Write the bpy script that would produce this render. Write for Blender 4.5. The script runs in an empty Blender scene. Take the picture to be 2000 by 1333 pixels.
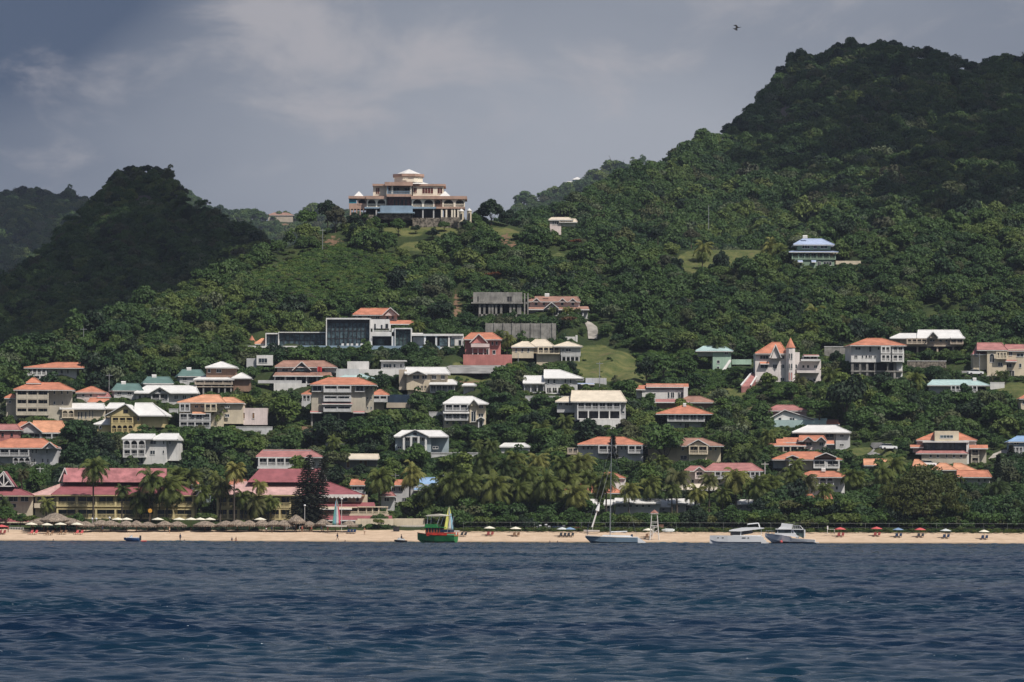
import bpy, bmesh, math, random
import numpy as np
from mathutils import Matrix, Vector
R = math.radians
rng = np.random.default_rng(7)
random.seed(7)
sc = bpy.context.scene
COL = sc.collection

# ------------------------------------------------------------------ camera
F = 10320.0            # focal length in pixels of the 2000 px wide photograph
CAM = Vector((0, 0, 3.5))
PITCH = math.atan(363.5 / F)
ROLL = 0.003
fw = Vector((0, math.cos(PITCH), math.sin(PITCH)))
up0 = Vector((0, -math.sin(PITCH), math.cos(PITCH)))
rt0 = Vector((1, 0, 0))
rt = rt0 * math.cos(ROLL) + up0 * math.sin(ROLL)
up = up0 * math.cos(ROLL) - rt0 * math.sin(ROLL)
cd = bpy.data.cameras.new('camera')
cd.sensor_width = 36; cd.lens = 36 * F / 2000; cd.clip_start = 1; cd.clip_end = 30000
cam = bpy.data.objects.new('camera', cd); COL.objects.link(cam)
m = Matrix.Identity(4)
for i in range(3):
    m[i][0] = rt[i]; m[i][1] = up[i]; m[i][2] = -fw[i]; m[i][3] = CAM[i]
cam.matrix_world = m
sc.camera = cam

# ------------------------------------------------------------------ light
SUN_EL, SUN_AZ = 54.0, 138.0     # azimuth clockwise from +Y
to_sun = Vector((math.cos(R(SUN_EL)) * math.sin(R(SUN_AZ)), math.cos(R(SUN_EL)) * math.cos(R(SUN_AZ)), math.sin(R(SUN_EL))))
sl = bpy.data.lights.new('sun', 'SUN'); sl.energy = 4.2; sl.angle = R(0.5); sl.color = (1.0, .94, .86)
so = bpy.data.objects.new('sun', sl); COL.objects.link(so)
so.rotation_euler = (-to_sun).to_track_quat('-Z', 'Y').to_euler()
so.location = (0, 0, 3000)
sc.view_settings.view_transform = 'Standard'; sc.view_settings.look = 'None'
sc.view_settings.gamma = 1; sc.view_settings.exposure = 0.17
sc.view_settings.use_curve_mapping = False
cy = sc.cycles
cy.max_bounces = 5; cy.diffuse_bounces = 2; cy.glossy_bounces = 2; cy.transmission_bounces = 3
cy.transparent_max_bounces = 6; cy.volume_bounces = 0; cy.use_denoising = True
cy.caustics_reflective = False; cy.caustics_refractive = False

class NT:
    """small node-tree helper"""
    def __init__(s, tree):
        s.t = tree; tree.nodes.clear()
    def n(s, typ, **kw):
        nd = s.t.nodes.new(typ)
        ins = kw.pop('i', None)
        for k, v in kw.items(): setattr(nd, k, v)
        if ins:
            for k, v in ins.items():
                s.put(nd.inputs[k], v)
        return nd
    def put(s, sock, v):
        if isinstance(v, bpy.types.NodeSocket): s.t.links.new(v, sock)
        elif isinstance(v, bpy.types.Node): s.t.links.new(v.outputs[0], sock)
        else:
            if sock.type == 'RGBA' and len(v) == 3: v = (*v, 1)
            sock.default_value = v
    def m(s, op, a, b=0.0, c=0.0, clamp=False):
        return s.n('ShaderNodeMath', operation=op, use_clamp=clamp, i={0: a, 1: b, 2: c}).outputs[0]
    def mix(s, f, a, b):
        nd = s.n('ShaderNodeMix', data_type='RGBA')
        s.put(nd.inputs[0], f); s.put(nd.inputs[6], a); s.put(nd.inputs[7], b)
        return nd.outputs[2]
    def noise(s, vec, scale, detail=3, rough=.55, dist=0.0):
        nd = s.n('ShaderNodeTexNoise', i={'Scale': scale, 'Detail': detail, 'Roughness': rough, 'Distortion': dist})
        if vec is not None: s.put(nd.inputs['Vector'], vec)
        return nd.outputs['Fac']
    def ramp(s, f, lo, hi):
        nd = s.n('ShaderNodeMapRange', interpolation_type='SMOOTHSTEP', i={0: f, 1: lo, 2: hi, 3: 0.0, 4: 1.0})
        return nd.outputs[0]

w = bpy.data.worlds.new('World'); sc.world = w; w.use_nodes = True
N = NT(w.node_tree)
sky = N.n('ShaderNodeTexSky', sky_type='NISHITA', sun_disc=False, sun_elevation=R(SUN_EL), sun_rotation=R(SUN_AZ), dust_density=2.0)
tc = N.n('ShaderNodeTexCoord').outputs['Generated']
sep = N.n('ShaderNodeSeparateXYZ', i={0: tc}); X, Y, Z = sep.outputs
az = N.m('ARCTAN2', X, Y); el = N.m('ARCSINE', Z)
v = N.n('ShaderNodeCombineXYZ', i={0: N.m('MULTIPLY', az, 1.0), 1: N.m('MULTIPLY', el, 2.0), 2: 1.93}).outputs[0]
n1 = N.noise(v, 30, 10, .58, .35)
n2 = N.noise(v, 9.0, 4, .5, .2)
def gauss(a0, e0, sa, se):
    d = N.m('ADD', N.m('POWER', N.m('ABSOLUTE', N.m('DIVIDE', N.m('SUBTRACT', az, a0), sa)), 2.0),
            N.m('POWER', N.m('ABSOLUTE', N.m('DIVIDE', N.m('SUBTRACT', el, e0), se)), 2.0))
    return N.m('EXPONENT', N.m('MULTIPLY', d, -1.0))
def ad(px, py): return ((px - 1000) / F, (1030 - py) / F)
g1 = gauss(*ad(560, 90), .019, .012)
g2 = gauss(*ad(860, 120), .017, .0085)
g3 = gauss(*ad(-60, -20), .036, .026)
g4 = gauss(*ad(1250, 330), .085, .040)
cl = N.m('ADD', N.m('MULTIPLY', N.m('MAXIMUM', g1, g2), .72), N.m('MULTIPLY', N.m('SUBTRACT', n1, .47), 2.9))
cloud_f = N.ramp(cl, .12, .85)
base_f = N.m('ADD', N.m('MULTIPLY', g4, .62), N.m('ADD', N.m('MULTIPLY', g3, -.95), N.m('ADD', N.m('MULTIPLY', N.m('SUBTRACT', n2, .5), .9), .42)), clamp=True)
# a hazy layer of thin grey cloud over the blue, with a few paler puffs
veil = N.mix(base_f, (.072, .100, .160), (.325, .345, .390))
veil = N.mix(N.m('MULTIPLY', cloud_f, .75), veil, (.400, .385, .405))
skyc = N.n('ShaderNodeVectorMath', operation='SCALE', i={0: sky.outputs[0], 'Scale': .085}).outputs[0]
hi = N.m('MULTIPLY', N.ramp(el, .20, .75), .92)
N.n('ShaderNodeOutputWorld', i={'Surface': N.n('ShaderNodeBackground', i={'Color': N.mix(hi, veil, skyc), 'Strength': 1.0})})

# ------------------------------------------------------------------ pixel -> place
def P(px, py, Yd):
    u = (px - 1000) / F; v_ = (666.5 - py) / F
    d = fw + rt * u + up * v_
    return CAM + d * (Yd / d.y)
def Pn(px, py, Yd):
    px, py, Yd = np.broadcast_arrays(np.asarray(px, float), np.asarray(py, float), np.asarray(Yd, float))
    u = (px - 1000) / F; v_ = (666.5 - py) / F
    d = np.array(fw)[None] + u.ravel()[:, None] * np.array(rt)[None] + v_.ravel()[:, None] * np.array(up)[None]
    return (np.array(CAM)[None] + d * (Yd.ravel() / d[:, 1])[:, None]).reshape(px.shape + (3,))
def proj(p):
    d = Vector(p) - CAM; k = d.dot(fw)
    return 1000 + F * d.dot(rt) / k, 666.5 - F * d.dot(up) / k

# ------------------------------------------------------------------ object helpers
def link(o, parent=None):
    COL.objects.link(o)
    if parent is not None: o.parent = parent
    return o
def tag(o, label=None, cat=None, group=None, kind=None):
    if label: o['label'] = label
    if cat: o['category'] = cat
    if group: o['group'] = group
    if kind: o['kind'] = kind
    return o
def empty(name, loc, label, cat, group=None, rz=0):
    o = bpy.data.objects.new(name, None); o.location = loc; o.rotation_euler = (0, 0, rz); o.empty_display_size = 1
    link(o); return tag(o, label, cat, group)
def meshobj(name, verts, faces, mats, parent=None, smooth=False, midx=None):
    me = bpy.data.meshes.new(name)
    me.from_pydata([tuple(p) for p in verts], [], [tuple(f) for f in faces])
    for mm in (mats if isinstance(mats, (list, tuple)) else [mats]): me.materials.append(mm)
    if midx is not None: me.polygons.foreach_set('material_index', midx)
    if smooth: me.polygons.foreach_set('use_smooth', [True] * len(me.polygons))
    me.update()
    return link(bpy.data.objects.new(name, me), parent)
def npmesh(name, V, Q, mat, smooth=False):
    """fast mesh from numpy quads (or tris)"""
    me = bpy.data.meshes.new(name)
    V = np.asarray(V, np.float32); Q = np.asarray(Q, np.int32); k = Q.shape[1]
    me.vertices.add(len(V)); me.vertices.foreach_set('co', V.ravel())
    me.loops.add(Q.size); me.loops.foreach_set('vertex_index', Q.ravel())
    me.polygons.add(len(Q)); me.polygons.foreach_set('loop_start', np.arange(0, Q.size, k, dtype=np.int32))
    me.polygons.foreach_set('loop_total', np.full(len(Q), k, np.int32))
    if smooth: me.polygons.foreach_set('use_smooth', np.ones(len(Q), bool))
    me.update(calc_edges=True)
    me.materials.append(mat)
    return me
def gridfaces(nr, nc):
    i, j = np.meshgrid(np.arange(nr - 1), np.arange(nc - 1), indexing='ij')
    a = (i * nc + j).ravel()
    return np.stack([a, a + 1, a + nc + 1, a + nc], 1)

class MB:
    """collects boxes, prisms and bars for one mesh"""
    def __init__(s): s.v = []; s.f = []
    def add(s, vs, fs):
        k = len(s.v); s.v += [tuple(p) for p in vs]; s.f += [tuple(i + k for i in f) for f in fs]; return s
    def box(s, x0, x1, y0, y1, z0, z1):
        return s.add([(x0, y0, z0), (x1, y0, z0), (x1, y1, z0), (x0, y1, z0), (x0, y0, z1), (x1, y0, z1), (x1, y1, z1), (x0, y1, z1)],
                     [(0, 3, 2, 1), (4, 5, 6, 7), (0, 1, 5, 4), (1, 2, 6, 5), (2, 3, 7, 6), (3, 0, 4, 7)])
    def tube(s, p, q, r0, r1=None, n=6):
        r1 = r0 if r1 is None else r1
        p = Vector(p); q = Vector(q); d = (q - p).normalized()
        a = d.orthogonal().normalized(); b = d.cross(a)
        vs = []
        for c, r in ((p, r0), (q, r1)):
            for k in range(n):
                t = 2 * math.pi * k / n
                vs.append(c + a * (r * math.cos(t)) + b * (r * math.sin(t)))
        fs = [(k, (k + 1) % n, n + (k + 1) % n, n + k) for k in range(n)] + [tuple(range(n - 1, -1, -1)), tuple(range(n, 2 * n))]
        return s.add(vs, fs)
    def prism(s, pts, y0, y1):
        """polygon in xz, extruded along y"""
        n = len(pts)
        return s.add([(x, y0, z) for x, z in pts] + [(x, y1, z) for x, z in pts],
                     [tuple(range(n)), tuple(range(2 * n - 1, n - 1, -1))] + [(k, n + k, n + (k + 1) % n, (k + 1) % n) for k in range(n)])
    def lathe(s, prof, n=12, c=(0, 0, 0), wob=0, ang0=0):
        vs = []; fs = []
        for r, z in prof:
            for k in range(n):
                t = 2 * math.pi * k / n + ang0; rr = r * (1 + random.uniform(-wob, wob))
                vs.append((c[0] + rr * math.cos(t), c[1] + rr * math.sin(t), c[2] + z))
        for i in range(len(prof) - 1):
            for k in range(n):
                fs.append((i * n + k, i * n + (k + 1) % n, (i + 1) * n + (k + 1) % n, (i + 1) * n + k))
        fs += [tuple(range(n - 1, -1, -1)), tuple(range((len(prof) - 1) * n, len(prof) * n))]
        return s.add(vs, fs)
    def build(s, name, mat, parent=None, smooth=False):
        return meshobj(name, s.v, s.f, mat, parent, smooth)

# ------------------------------------------------------------------ materials
MATS = {}
def mat(name, col, rough=.8, var=.12, sc_=.6, bump=0, spec=.3, metal=0, streak=0):
    """painted / rendered surface with blotches and dirt"""
    if name in MATS: return MATS[name]
    mt = bpy.data.materials.new(name); mt.use_nodes = True; N = NT(mt.node_tree); MATS[name] = mt
    tc = N.n('ShaderNodeTexCoord').outputs['Object']
    f = N.noise(tc, sc_, 5, .6)
    dark = tuple(c * (1 - var * 2.2) for c in col); lite = tuple(min(1, c * (1 + var)) for c in col)
    c = N.mix(N.ramp(f, .3, .7), dark, lite)
    if streak:
        mp = N.n('ShaderNodeMapping', i={'Vector': tc, 'Scale': (2.2, 2.2, .15)}).outputs[0]
        f2 = N.ramp(N.noise(mp, 1.0, 5, .65), .48, .78)
        c = N.mix(N.m('MULTIPLY', f2, min(.9, streak * 1.7)), c, tuple(x * .35 for x in col))
    b = N.n('ShaderNodeBsdfPrincipled', i={'Base Color': c, 'Roughness': rough, 'Metallic': metal, 'Specular IOR Level': spec})
    if bump:
        N.put(b.inputs['Normal'], N.n('ShaderNodeBump', i={'Strength': bump, 'Distance': .05, 'Height': N.noise(tc, 6, 4)}))
    N.n('ShaderNodeOutputMaterial', i={'Surface': b.outputs[0]})
    return mt
def rooftile(name, col, var=.2, corr=1.6, rough=.75):
    """roof covering with courses running down the slope and weathered blotches"""
    if name in MATS: return MATS[name]
    mt = bpy.data.materials.new(name); mt.use_nodes = True; N = NT(mt.node_tree); MATS[name] = mt
    tc = N.n('ShaderNodeTexCoord').outputs['Object']
    f = N.noise(tc, .45, 6, .62)
    c = N.mix(N.ramp(f, .32, .72), tuple(x * (1 - 1.6 * var) for x in col), tuple(min(1, x * (1 + var * .7)) for x in col))
    wv = N.n('ShaderNodeTexWave', wave_type='BANDS', bands_direction='X', i={'Vector': tc, 'Scale': corr, 'Distortion': .3, 'Detail': 1})
    c = N.mix(N.m('MULTIPLY', wv.outputs['Fac'], .22), c, tuple(x * .55 for x in col))
    wz = N.n('ShaderNodeTexWave', wave_type='BANDS', bands_direction='Z', i={'Vector': tc, 'Scale': .9, 'Distortion': .4, 'Detail': 2})
    c = N.mix(N.m('MULTIPLY', wz.outputs['Fac'], .16), c, tuple(x * .5 for x in col))
    st = N.ramp(N.noise(tc, 1.1, 6, .75), .52, .76)
    c = N.mix(N.m('MULTIPLY', st, .5), c, tuple(x * .4 + .02 for x in col))
    b = N.n('ShaderNodeBsdfPrincipled', i={'Base Color': c, 'Roughness': rough, 'Specular IOR Level': .25,
        'Normal': N.n('ShaderNodeBump', i={'Strength': .5, 'Distance': .06, 'Height': wv.outputs['Fac']})})
    N.n('ShaderNodeOutputMaterial', i={'Surface': b.outputs[0]})
    return mt
def glass(name='window_glass', col=(.02, .028, .035)):
    if name in MATS: return MATS[name]
    mt = bpy.data.materials.new(name); mt.use_nodes = True; N = NT(mt.node_tree); MATS[name] = mt
    tc = N.n('ShaderNodeTexCoord').outputs['Object']
    f = N.ramp(N.noise(tc, .9, 3, .6), .35, .7)
    c = N.mix(f, tuple(x * .5 for x in col), tuple(x * 1.9 for x in col))
    b = N.n('ShaderNodeBsdfPrincipled', i={'Base Color': c, 'Roughness': .15, 'Specular IOR Level': .3})
    N.n('ShaderNodeOutputMaterial', i={'Surface': b.outputs[0]})
    return mt
def foliage(name, a, b_, c_, trans=.25):
    """leaf material: tint varies per plant, per leaf clump and across the hillside"""
    if name in MATS: return MATS[name]
    mt = bpy.data.materials.new(name); mt.use_nodes = True; N = NT(mt.node_tree); MATS[name] = mt
    oi = N.n('ShaderNodeObjectInfo').outputs['Random']
    geo = N.n('ShaderNodeNewGeometry')
    pos = geo.outputs['Position']; isl = geo.outputs['Random Per Island']
    big = N.ramp(N.noise(pos, .018, 3, .55), .36, .66)
    f = N.m('ADD', N.m('MULTIPLY', oi, .62), N.m('MULTIPLY', big, .38), clamp=True)
    c = N.mix(N.ramp(f, .05, .55), a, b_)
    c = N.mix(N.ramp(f, .55, .98), c, c_)
    dry = N.ramp(N.m('FRACT', N.m('MULTIPLY', oi, 37.7)), .9, .99)
    c = N.mix(N.m('MULTIPLY', dry, .55), c, (.10, .085, .05))
    c = N.mix(N.m('MULTIPLY', isl, .45), c, N.mix(.5, c, (.015, .03, .012)))
    d = N.n('ShaderNodeBsdfPrincipled', i={'Base Color': c, 'Roughness': .62, 'Specular IOR Level': .25})
    t = N.n('ShaderNodeBsdfTranslucent', i={'Color': c})
    N.n('ShaderNodeOutputMaterial', i={'Surface': N.n('ShaderNodeMixShader', i={0: trans, 1: d.outputs[0], 2: t.outputs[0]}).outputs[0]})
    return mt

LEAF = foliage('broadleaf_foliage', (.026, .062, .018), (.058, .112, .024), (.135, .180, .034))
LEAFD = foliage('forest_foliage', (.024, .056, .018), (.056, .104, .026), (.125, .165, .040))
LEAFY = foliage('seagrape_foliage', (.055, .090, .018), (.090, .125, .024), (.145, .165, .034))
LEAFG = foliage('creeper_foliage', (.050, .100, .022), (.075, .140, .028), (.130, .180, .045))
LEAFP = foliage('pale_foliage', (.085, .115, .062), (.115, .145, .075), (.150, .170, .100))
LEAFW = foliage('warm_foliage', (.060, .074, .030), (.078, .085, .036), (.085, .112, .034))
LEAFK = foliage('dark_foliage', (.010, .024, .012), (.016, .034, .014), (.026, .046, .018), .12)
FLAME = foliage('flowering_foliage', (.10, .05, .02), (.16, .055, .02), (.22, .08, .03))
PALMM = foliage('palm_foliage', (.044, .070, .018), (.110, .140, .030), (.260, .250, .070), .35)
PINEM = foliage('pine_foliage', (.014, .024, .014), (.024, .028, .018), (.034, .030, .022), .08)
BARK = mat('bark', (.11, .085, .065), .95, .3, 2.0, .4)
PBARK = mat('palm_bark', (.10, .082, .066), .95, .3, 3.0, .4)

# ------------------------------------------------------------------ terrain
def lerp_pts(pts):
    xs = [p[0] for p in pts]; ys = [p[1] for p in pts]
    return lambda x: np.interp(x, xs, ys)
def smooth_noise(seed, n=10, lo=60, hi=400):
    r = np.random.default_rng(seed); ks = [(r.uniform(1 / hi, 1 / lo), r.uniform(1 / hi, 1 / lo), r.uniform(0, 6.28), r.uniform(0, 6.28)) for _ in range(n)]
    def f(px, py):
        s = 0
        for a, b, c, d in ks: s = s + np.sin(px * a * 6.28 + c) * np.sin(py * b * 6.28 + d)
        return s / math.sqrt(n) * 1.4
    return f
lvl = lambda px: (px - 1000) * .003
SKY_A = lerp_pts([(-400, 800), (0, 692), (100, 664), (200, 632), (300, 592), (400, 546), (480, 512), (560, 486), (620, 460), (680, 438), (720, 426), (800, 430),
                  (900, 434), (960, 432), (1010, 446), (1060, 460), (1100, 474), (1200, 497), (1330, 490), (1500, 490), (1600, 474), (1680, 462), (1760, 450), (1900, 442), (2000, 440), (2400, 440)])
nzA = smooth_noise(3)
def YA(px, py):
    """depth of the near hillside seen at pixel (px, py)"""
    px = np.asarray(px, float); q = np.asarray(py, float) - lvl(px)
    ps = SKY_A(px) - lvl(px); Yr = 1235 + (1037 - ps) * .64
    t = (1037 - q) / (1037 - ps)
    hill = 1235 + (Yr - 1235) * t + nzA(px, q) * 5 * np.clip(t * 4, 0, 1) * np.clip((1.02 - t) * 5, 0, 1)
    beach = 1204 + (1060 - q) * 1.35
    return np.where(q >= 1037, beach, hill)
def onA(px, py): return P(px, py, float(YA(px, py)))

def terrain_mat(name, g1, g2, soil, rock, sand=False):
    mt = bpy.data.materials.new(name); mt.use_nodes = True; N = NT(mt.node_tree)
    geo = N.n('ShaderNodeNewGeometry'); pos = geo.outputs['Position']
    n = N.noise(pos, .09, 6, .65); n2_ = N.noise(pos, .9, 4, .7)
    c = N.mix(N.ramp(n, .35, .65), g1, g2)
    c = N.mix(N.m('MULTIPLY', N.ramp(n2_, .5, .75), .6), c, soil)
    lawn = N.n('ShaderNodeAttribute', attribute_name='lawn').outputs['Color']
    sp = N.n('ShaderNodeSeparateColor', i={0: lawn})
    lw = N.mix(N.ramp(N.noise(pos, .22, 7, .78), .36, .66), (.052, .074, .024), (.135, .135, .052))
    lw = N.mix(N.m('MULTIPLY', N.ramp(N.noise(pos, .12, 4, .7), .56, .72), .6), lw, (.15, .115, .065))
    e = N.m('ADD', N.m('MULTIPLY', N.m('SUBTRACT', n2_, .5), .5), sp.outputs[0])
    c = N.mix(N.ramp(e, .4, .6), c, lw)
    e2 = N.m('ADD', N.m('MULTIPLY', N.m('SUBTRACT', n2_, .5), .7), sp.outputs[1])
    c = N.mix(N.ramp(e2, .4, .6), c, N.mix(n, tuple(x * .55 for x in rock), rock))
    e3 = N.m('ADD', N.m('MULTIPLY', N.m('SUBTRACT', N.noise(pos, .5, 5, .7), .52), 3.0), N.m('MULTIPLY', sp.outputs[2], .8))
    c = N.mix(N.ramp(e3, .4, .6), c, N.mix(n, (.12, .075, .05), (.22, .14, .09)))
    if sand:
        z = N.n('ShaderNodeSeparateXYZ', i={0: pos}).outputs[2]
        sn = N.mix(N.ramp(N.noise(pos, .35, 6, .7), .3, .7), (.44, .325, .225), (.58, .445, .325))
        mp = N.n('ShaderNodeMapping', i={'Vector': pos, 'Scale': (.05, .9, 1)}).outputs[0]
        sn = N.mix(N.m('MULTIPLY', N.ramp(N.noise(mp, 1.0, 5, .7), .5, .7), .35), sn, (.30, .22, .15))
        sn = N.mix(N.ramp(z, .45, .12), sn, (.27, .20, .135))
        zz = N.m('ADD', z, N.m('MULTIPLY', N.m('SUBTRACT', N.noise(pos, .3, 4, .7), .5), .7))
        c = N.mix(N.ramp(zz, 2.75, 2.6), c, sn)
    bm = N.n('ShaderNodeBump', i={'Strength': .6, 'Distance': .5, 'Height': n2_})
    N.n('ShaderNodeOutputMaterial', i={'Surface': N.n('ShaderNodeBsdfPrincipled', i={'Base Color': c, 'Roughness': .95, 'Specular IOR Level': .1, 'Normal': bm}).outputs[0]})
    return mt
# patches without trees: (cx, cy, rx, ry) in photo pixels -> kinds: 0 lawn, 1 rock, 2 bare earth
PATCH_A = [(0, 845, 437, 62, 10), (0, 790, 450, 40, 14), (0, 870, 445, 40, 16), (0, 815, 482, 42, 7), (0, 1185, 715, 62, 30), (0, 1160, 690, 40, 15), (0, 1235, 745, 30, 16), (0, 905, 740, 60, 12),
           (0, 1420, 503, 90, 18), (0, 1360, 512, 38, 20), (0, 1310, 800, 18, 8), (0, 1420, 770, 40, 10), (0, 935, 712, 50, 6), (0, 1985, 770, 40, 22), (0, 1700, 885, 50, 10), (0, 1100, 500, 40, 4), (0, 990, 455, 22, 9),
           (2, 650, 472, 20, 8), (2, 893, 600, 7, 30), (2, 985, 466, 14, 9), (0, 965, 450, 14, 6), (2, 905, 748, 26, 5), (2, 1000, 480, 12, 8), (2, 600, 842, 14, 12), (2, 1475, 800, 18, 6), (2, 1000, 905, 60, 4), (2, 1880, 765, 30, 5), (2, 1825, 625, 8, 12)]
def patchval(patches, px, py, grow=0.0):
    out = np.zeros(np.shape(px) + (3,))
    for k, cx, cy_, rx, ry in patches:
        d = ((px - cx) / (rx + grow)) ** 2 + ((py - cy_) / (ry + grow)) ** 2
        out[..., k] = np.maximum(out[..., k], np.clip(1.6 - d, 0, 1) if grow == 0 else (d < 1.0))
    return out
def build_terrain(name, label, pxs, pyfun, Yfun, rows, mt, behind, front=None, patches=()):
    """rows: t values; pyfun(px,t); Yfun(px,py). behind: list of (dY, dz) steps past the ridge"""
    G = []; C = []
    if front is not None: G.append(front(pxs)); C.append(np.zeros((len(pxs), 3)))
    for t in rows:
        py = pyfun(pxs, t); G.append(Pn(pxs, py, Yfun(pxs, py))); C.append(patchval(patches, pxs, py) if patches else np.zeros((len(pxs), 3)))
    last = G[-1]
    for dY, dz in behind:
        q = last.copy(); q[:, 0] *= (q[:, 1] + dY) / q[:, 1]; q[:, 1] += dY; q[:, 2] += dz; G.append(q); C.append(np.zeros((len(pxs), 3)))
    G = np.array(G); nr, nc = G.shape[:2]
    me = npmesh(name, G.reshape(-1, 3), gridfaces(nr, nc), mt, True)
    ca = me.color_attributes.new('lawn', 'FLOAT_COLOR', 'POINT')
    cc = np.concatenate([np.array(C).reshape(-1, 3), np.ones((nr * nc, 1))], 1).astype(np.float32)
    ca.data.foreach_set('color', cc.ravel())
    o = link(bpy.data.objects.new(name, me)); return tag(o, label, None, None, 'structure')

TG = terrain_mat('hillside_ground', (.022, .036, .013), (.040, .056, .018), (.075, .068, .040), (.10, .088, .08), True)
TM = terrain_mat('mountain_ground', (.018, .032, .014), (.032, .048, .018), (.045, .042, .028), (.12, .10, .09))
pxs = np.arange(-350, 2351, 10.0)
BEACH_Q = [1069, 1064, 1060.6, 1060, 1058, 1055, 1051, 1047, 1043, 1040, 1038]
def pyA(px, t):
    if t < 0: return BEACH_Q[int(round(-t)) - 1] + lvl(px)
    return 1037 + lvl(px) + (SKY_A(px) - 1037 - lvl(px)) * t
build_terrain('hillside', 'green hillside behind the sandy beach', pxs, pyA, YA, [-k for k in range(1, 12)] + list(np.linspace(0, 1, 66)), TG,
              [(12, 1), (40, -8), (120, -30), (300, -60), (500, -70)], patches=PATCH_A)

def hill(name, label, pts, Y0, foot, kY, mt, seed, patches=(), dep=None):
    """a farther hill: crest line pts in pixels, foot line and depths Y0 (foot) growing by kY per pixel of height"""
    S = lerp_pts(pts); x0, x1 = pts[0][0], pts[-1][0]
    nz = smooth_noise(seed, 12, 90, 300)
    Ff = lerp_pts(foot)
    def Yf(px, py):
        q = Ff(px) - py; s_ = np.maximum(Ff(px) - S(px), 1)
        t = q / s_
        return Y0 + q * kY + nz(px, py) * 11 * np.clip(t * 3, 0, 1)
    o = build_terrain(name, label, np.arange(x0, x1 + 1, 10.0), lambda px, t: Ff(px) + (S(px) - Ff(px)) * t, Yf, list(np.linspace(0, 1, 50)), mt,
                      [(15, 1), (60, -12), (200, -60), (500, -150)], patches=patches)
    return dict(S=S, F=Ff, Y=Yf, x0=x0, x1=x1, patches=patches, o=o)
HB = hill('dark_hill', 'steep dark wooded hill with a rocky head at the left', [(-300, 640), (-100, 590), (0, 560), (60, 525), (100, 478), (130, 448), (150, 430), (200, 388), (225, 358), (250, 341), (270, 336), (300, 340), (325, 352), (338, 380), (370, 400), (400, 418), (440, 440), (480, 452), (510, 474), (540, 520), (640, 640)],
          1680, [(-300, 760), (0, 700), (300, 620), (500, 560), (640, 660)], 1.1, TM, 11, [(1, 280, 394, 20, 12), (1, 95, 478, 6, 6)])
HC = hill('far_left_hill', 'hazy green hill at the far left behind the dark hill', [(-400, 360), (0, 392), (40, 385), (90, 390), (150, 398), (175, 412), (240, 470), (330, 540)],
          3500, [(-400, 600), (0, 560), (180, 560), (330, 600)], 2.2, TM, 12)
HE = hill('far_ridge', 'low hazy ridge far behind the hilltop mansion', [(150, 440), (330, 388), (360, 384), (400, 412), (440, 424), (520, 432), (600, 424), (660, 420), (760, 440), (900, 450), (990, 440), (1010, 412), (1040, 396), (1070, 388), (1100, 378), (1150, 352), (1200, 336), (1260, 330), (1400, 360)],
          4200, [(150, 540), (700, 540), (1000, 520), (1400, 480)], 2.1, TM, 13, [(2, 560, 440, 60, 3)])
HD = hill('mountain', 'large wooded mountain at the right with its top in cloud shade', [(960, 470), (1010, 440), (1050, 438), (1100, 414), (1150, 388), (1240, 356), (1300, 326), (1340, 308), (1400, 282), (1440, 256), (1470, 226), (1488, 206), (1506, 184), (1524, 160), (1542, 140), (1562, 129), (1600, 120), (1640, 104), (1700, 106), (1770, 110), (1820, 120), (1870, 136), (1910, 138), (1940, 130), (2000, 126), (2100, 110), (2400, 170)],
          1770, [(960, 520), (1100, 510), (1300, 520), (1500, 520), (1700, 480), (2000, 460), (2400, 460)], 1.45, TM, 14, [(1, 1536, 222, 18, 14), (0, 1300, 330, 22, 3)])
# land beyond and around, to the horizon
me = npmesh('far_land', [(-9000, 2600, -2), (9000, 2600, -2), (9000, 16000, -2), (-9000, 16000, -2)], [(0, 1, 2, 3)], TM)
tag(link(bpy.data.objects.new('far_land', me)), 'low land beyond the hills', kind='structure')

# ------------------------------------------------------------------ sea
def water_mat():
    mt = bpy.data.materials.new('sea_water'); mt.use_nodes = True; N = NT(mt.node_tree)
    pos = N.n('ShaderNodeNewGeometry').outputs['Position']
    mp = N.n('ShaderNodeMapping', i={'Vector': pos, 'Scale': (.75, 1.15, 1)}).outputs[0]
    a = N.noise(mp, 2.2, 6, .62, .5); b = N.noise(mp, .32, 4, .55, .3)
    h = N.m('ADD', N.m('MULTIPLY', a, .34), N.m('MULTIPLY', b, .62))
    bmp = N.n('ShaderNodeBump', i={'Strength': .6, 'Distance': .16, 'Height': h})
    mp2 = N.n('ShaderNodeMapping', i={'Vector': pos, 'Scale': (.03, .012, 1)}).outputs[0]
    gr = N.ramp(N.noise(mp2, 1.0, 4, .6), .35, .65)
    y = N.n('ShaderNodeSeparateXYZ', i={0: pos}).outputs[1]
    c = N.mix(gr, (.0015, .010, .028), (.002, .018, .033))
    c = N.mix(N.ramp(y, 1165, 1204), c, (.03, .075, .10))
    z = N.n('ShaderNodeSeparateXYZ', i={0: pos}).outputs[2]
    foam_glint = N.m('MULTIPLY', N.ramp(z, .075, .14), N.ramp(N.noise(pos, 6.5, 3, .6), .71, .75))  # white crest specks: whitecaps, plus glints put into the colour
    c = N.mix(foam_glint, c, (.75, .78, .80))
    pr = N.n('ShaderNodeBsdfPrincipled', i={'Base Color': c, 'Roughness': N.m('ADD', .09, N.m('MULTIPLY', foam_glint, .8)), 'IOR': 1.333, 'Normal': bmp})
    N.n('ShaderNodeOutputMaterial', i={'Surface': pr.outputs[0]})
    return mt
WM = water_mat()
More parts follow.
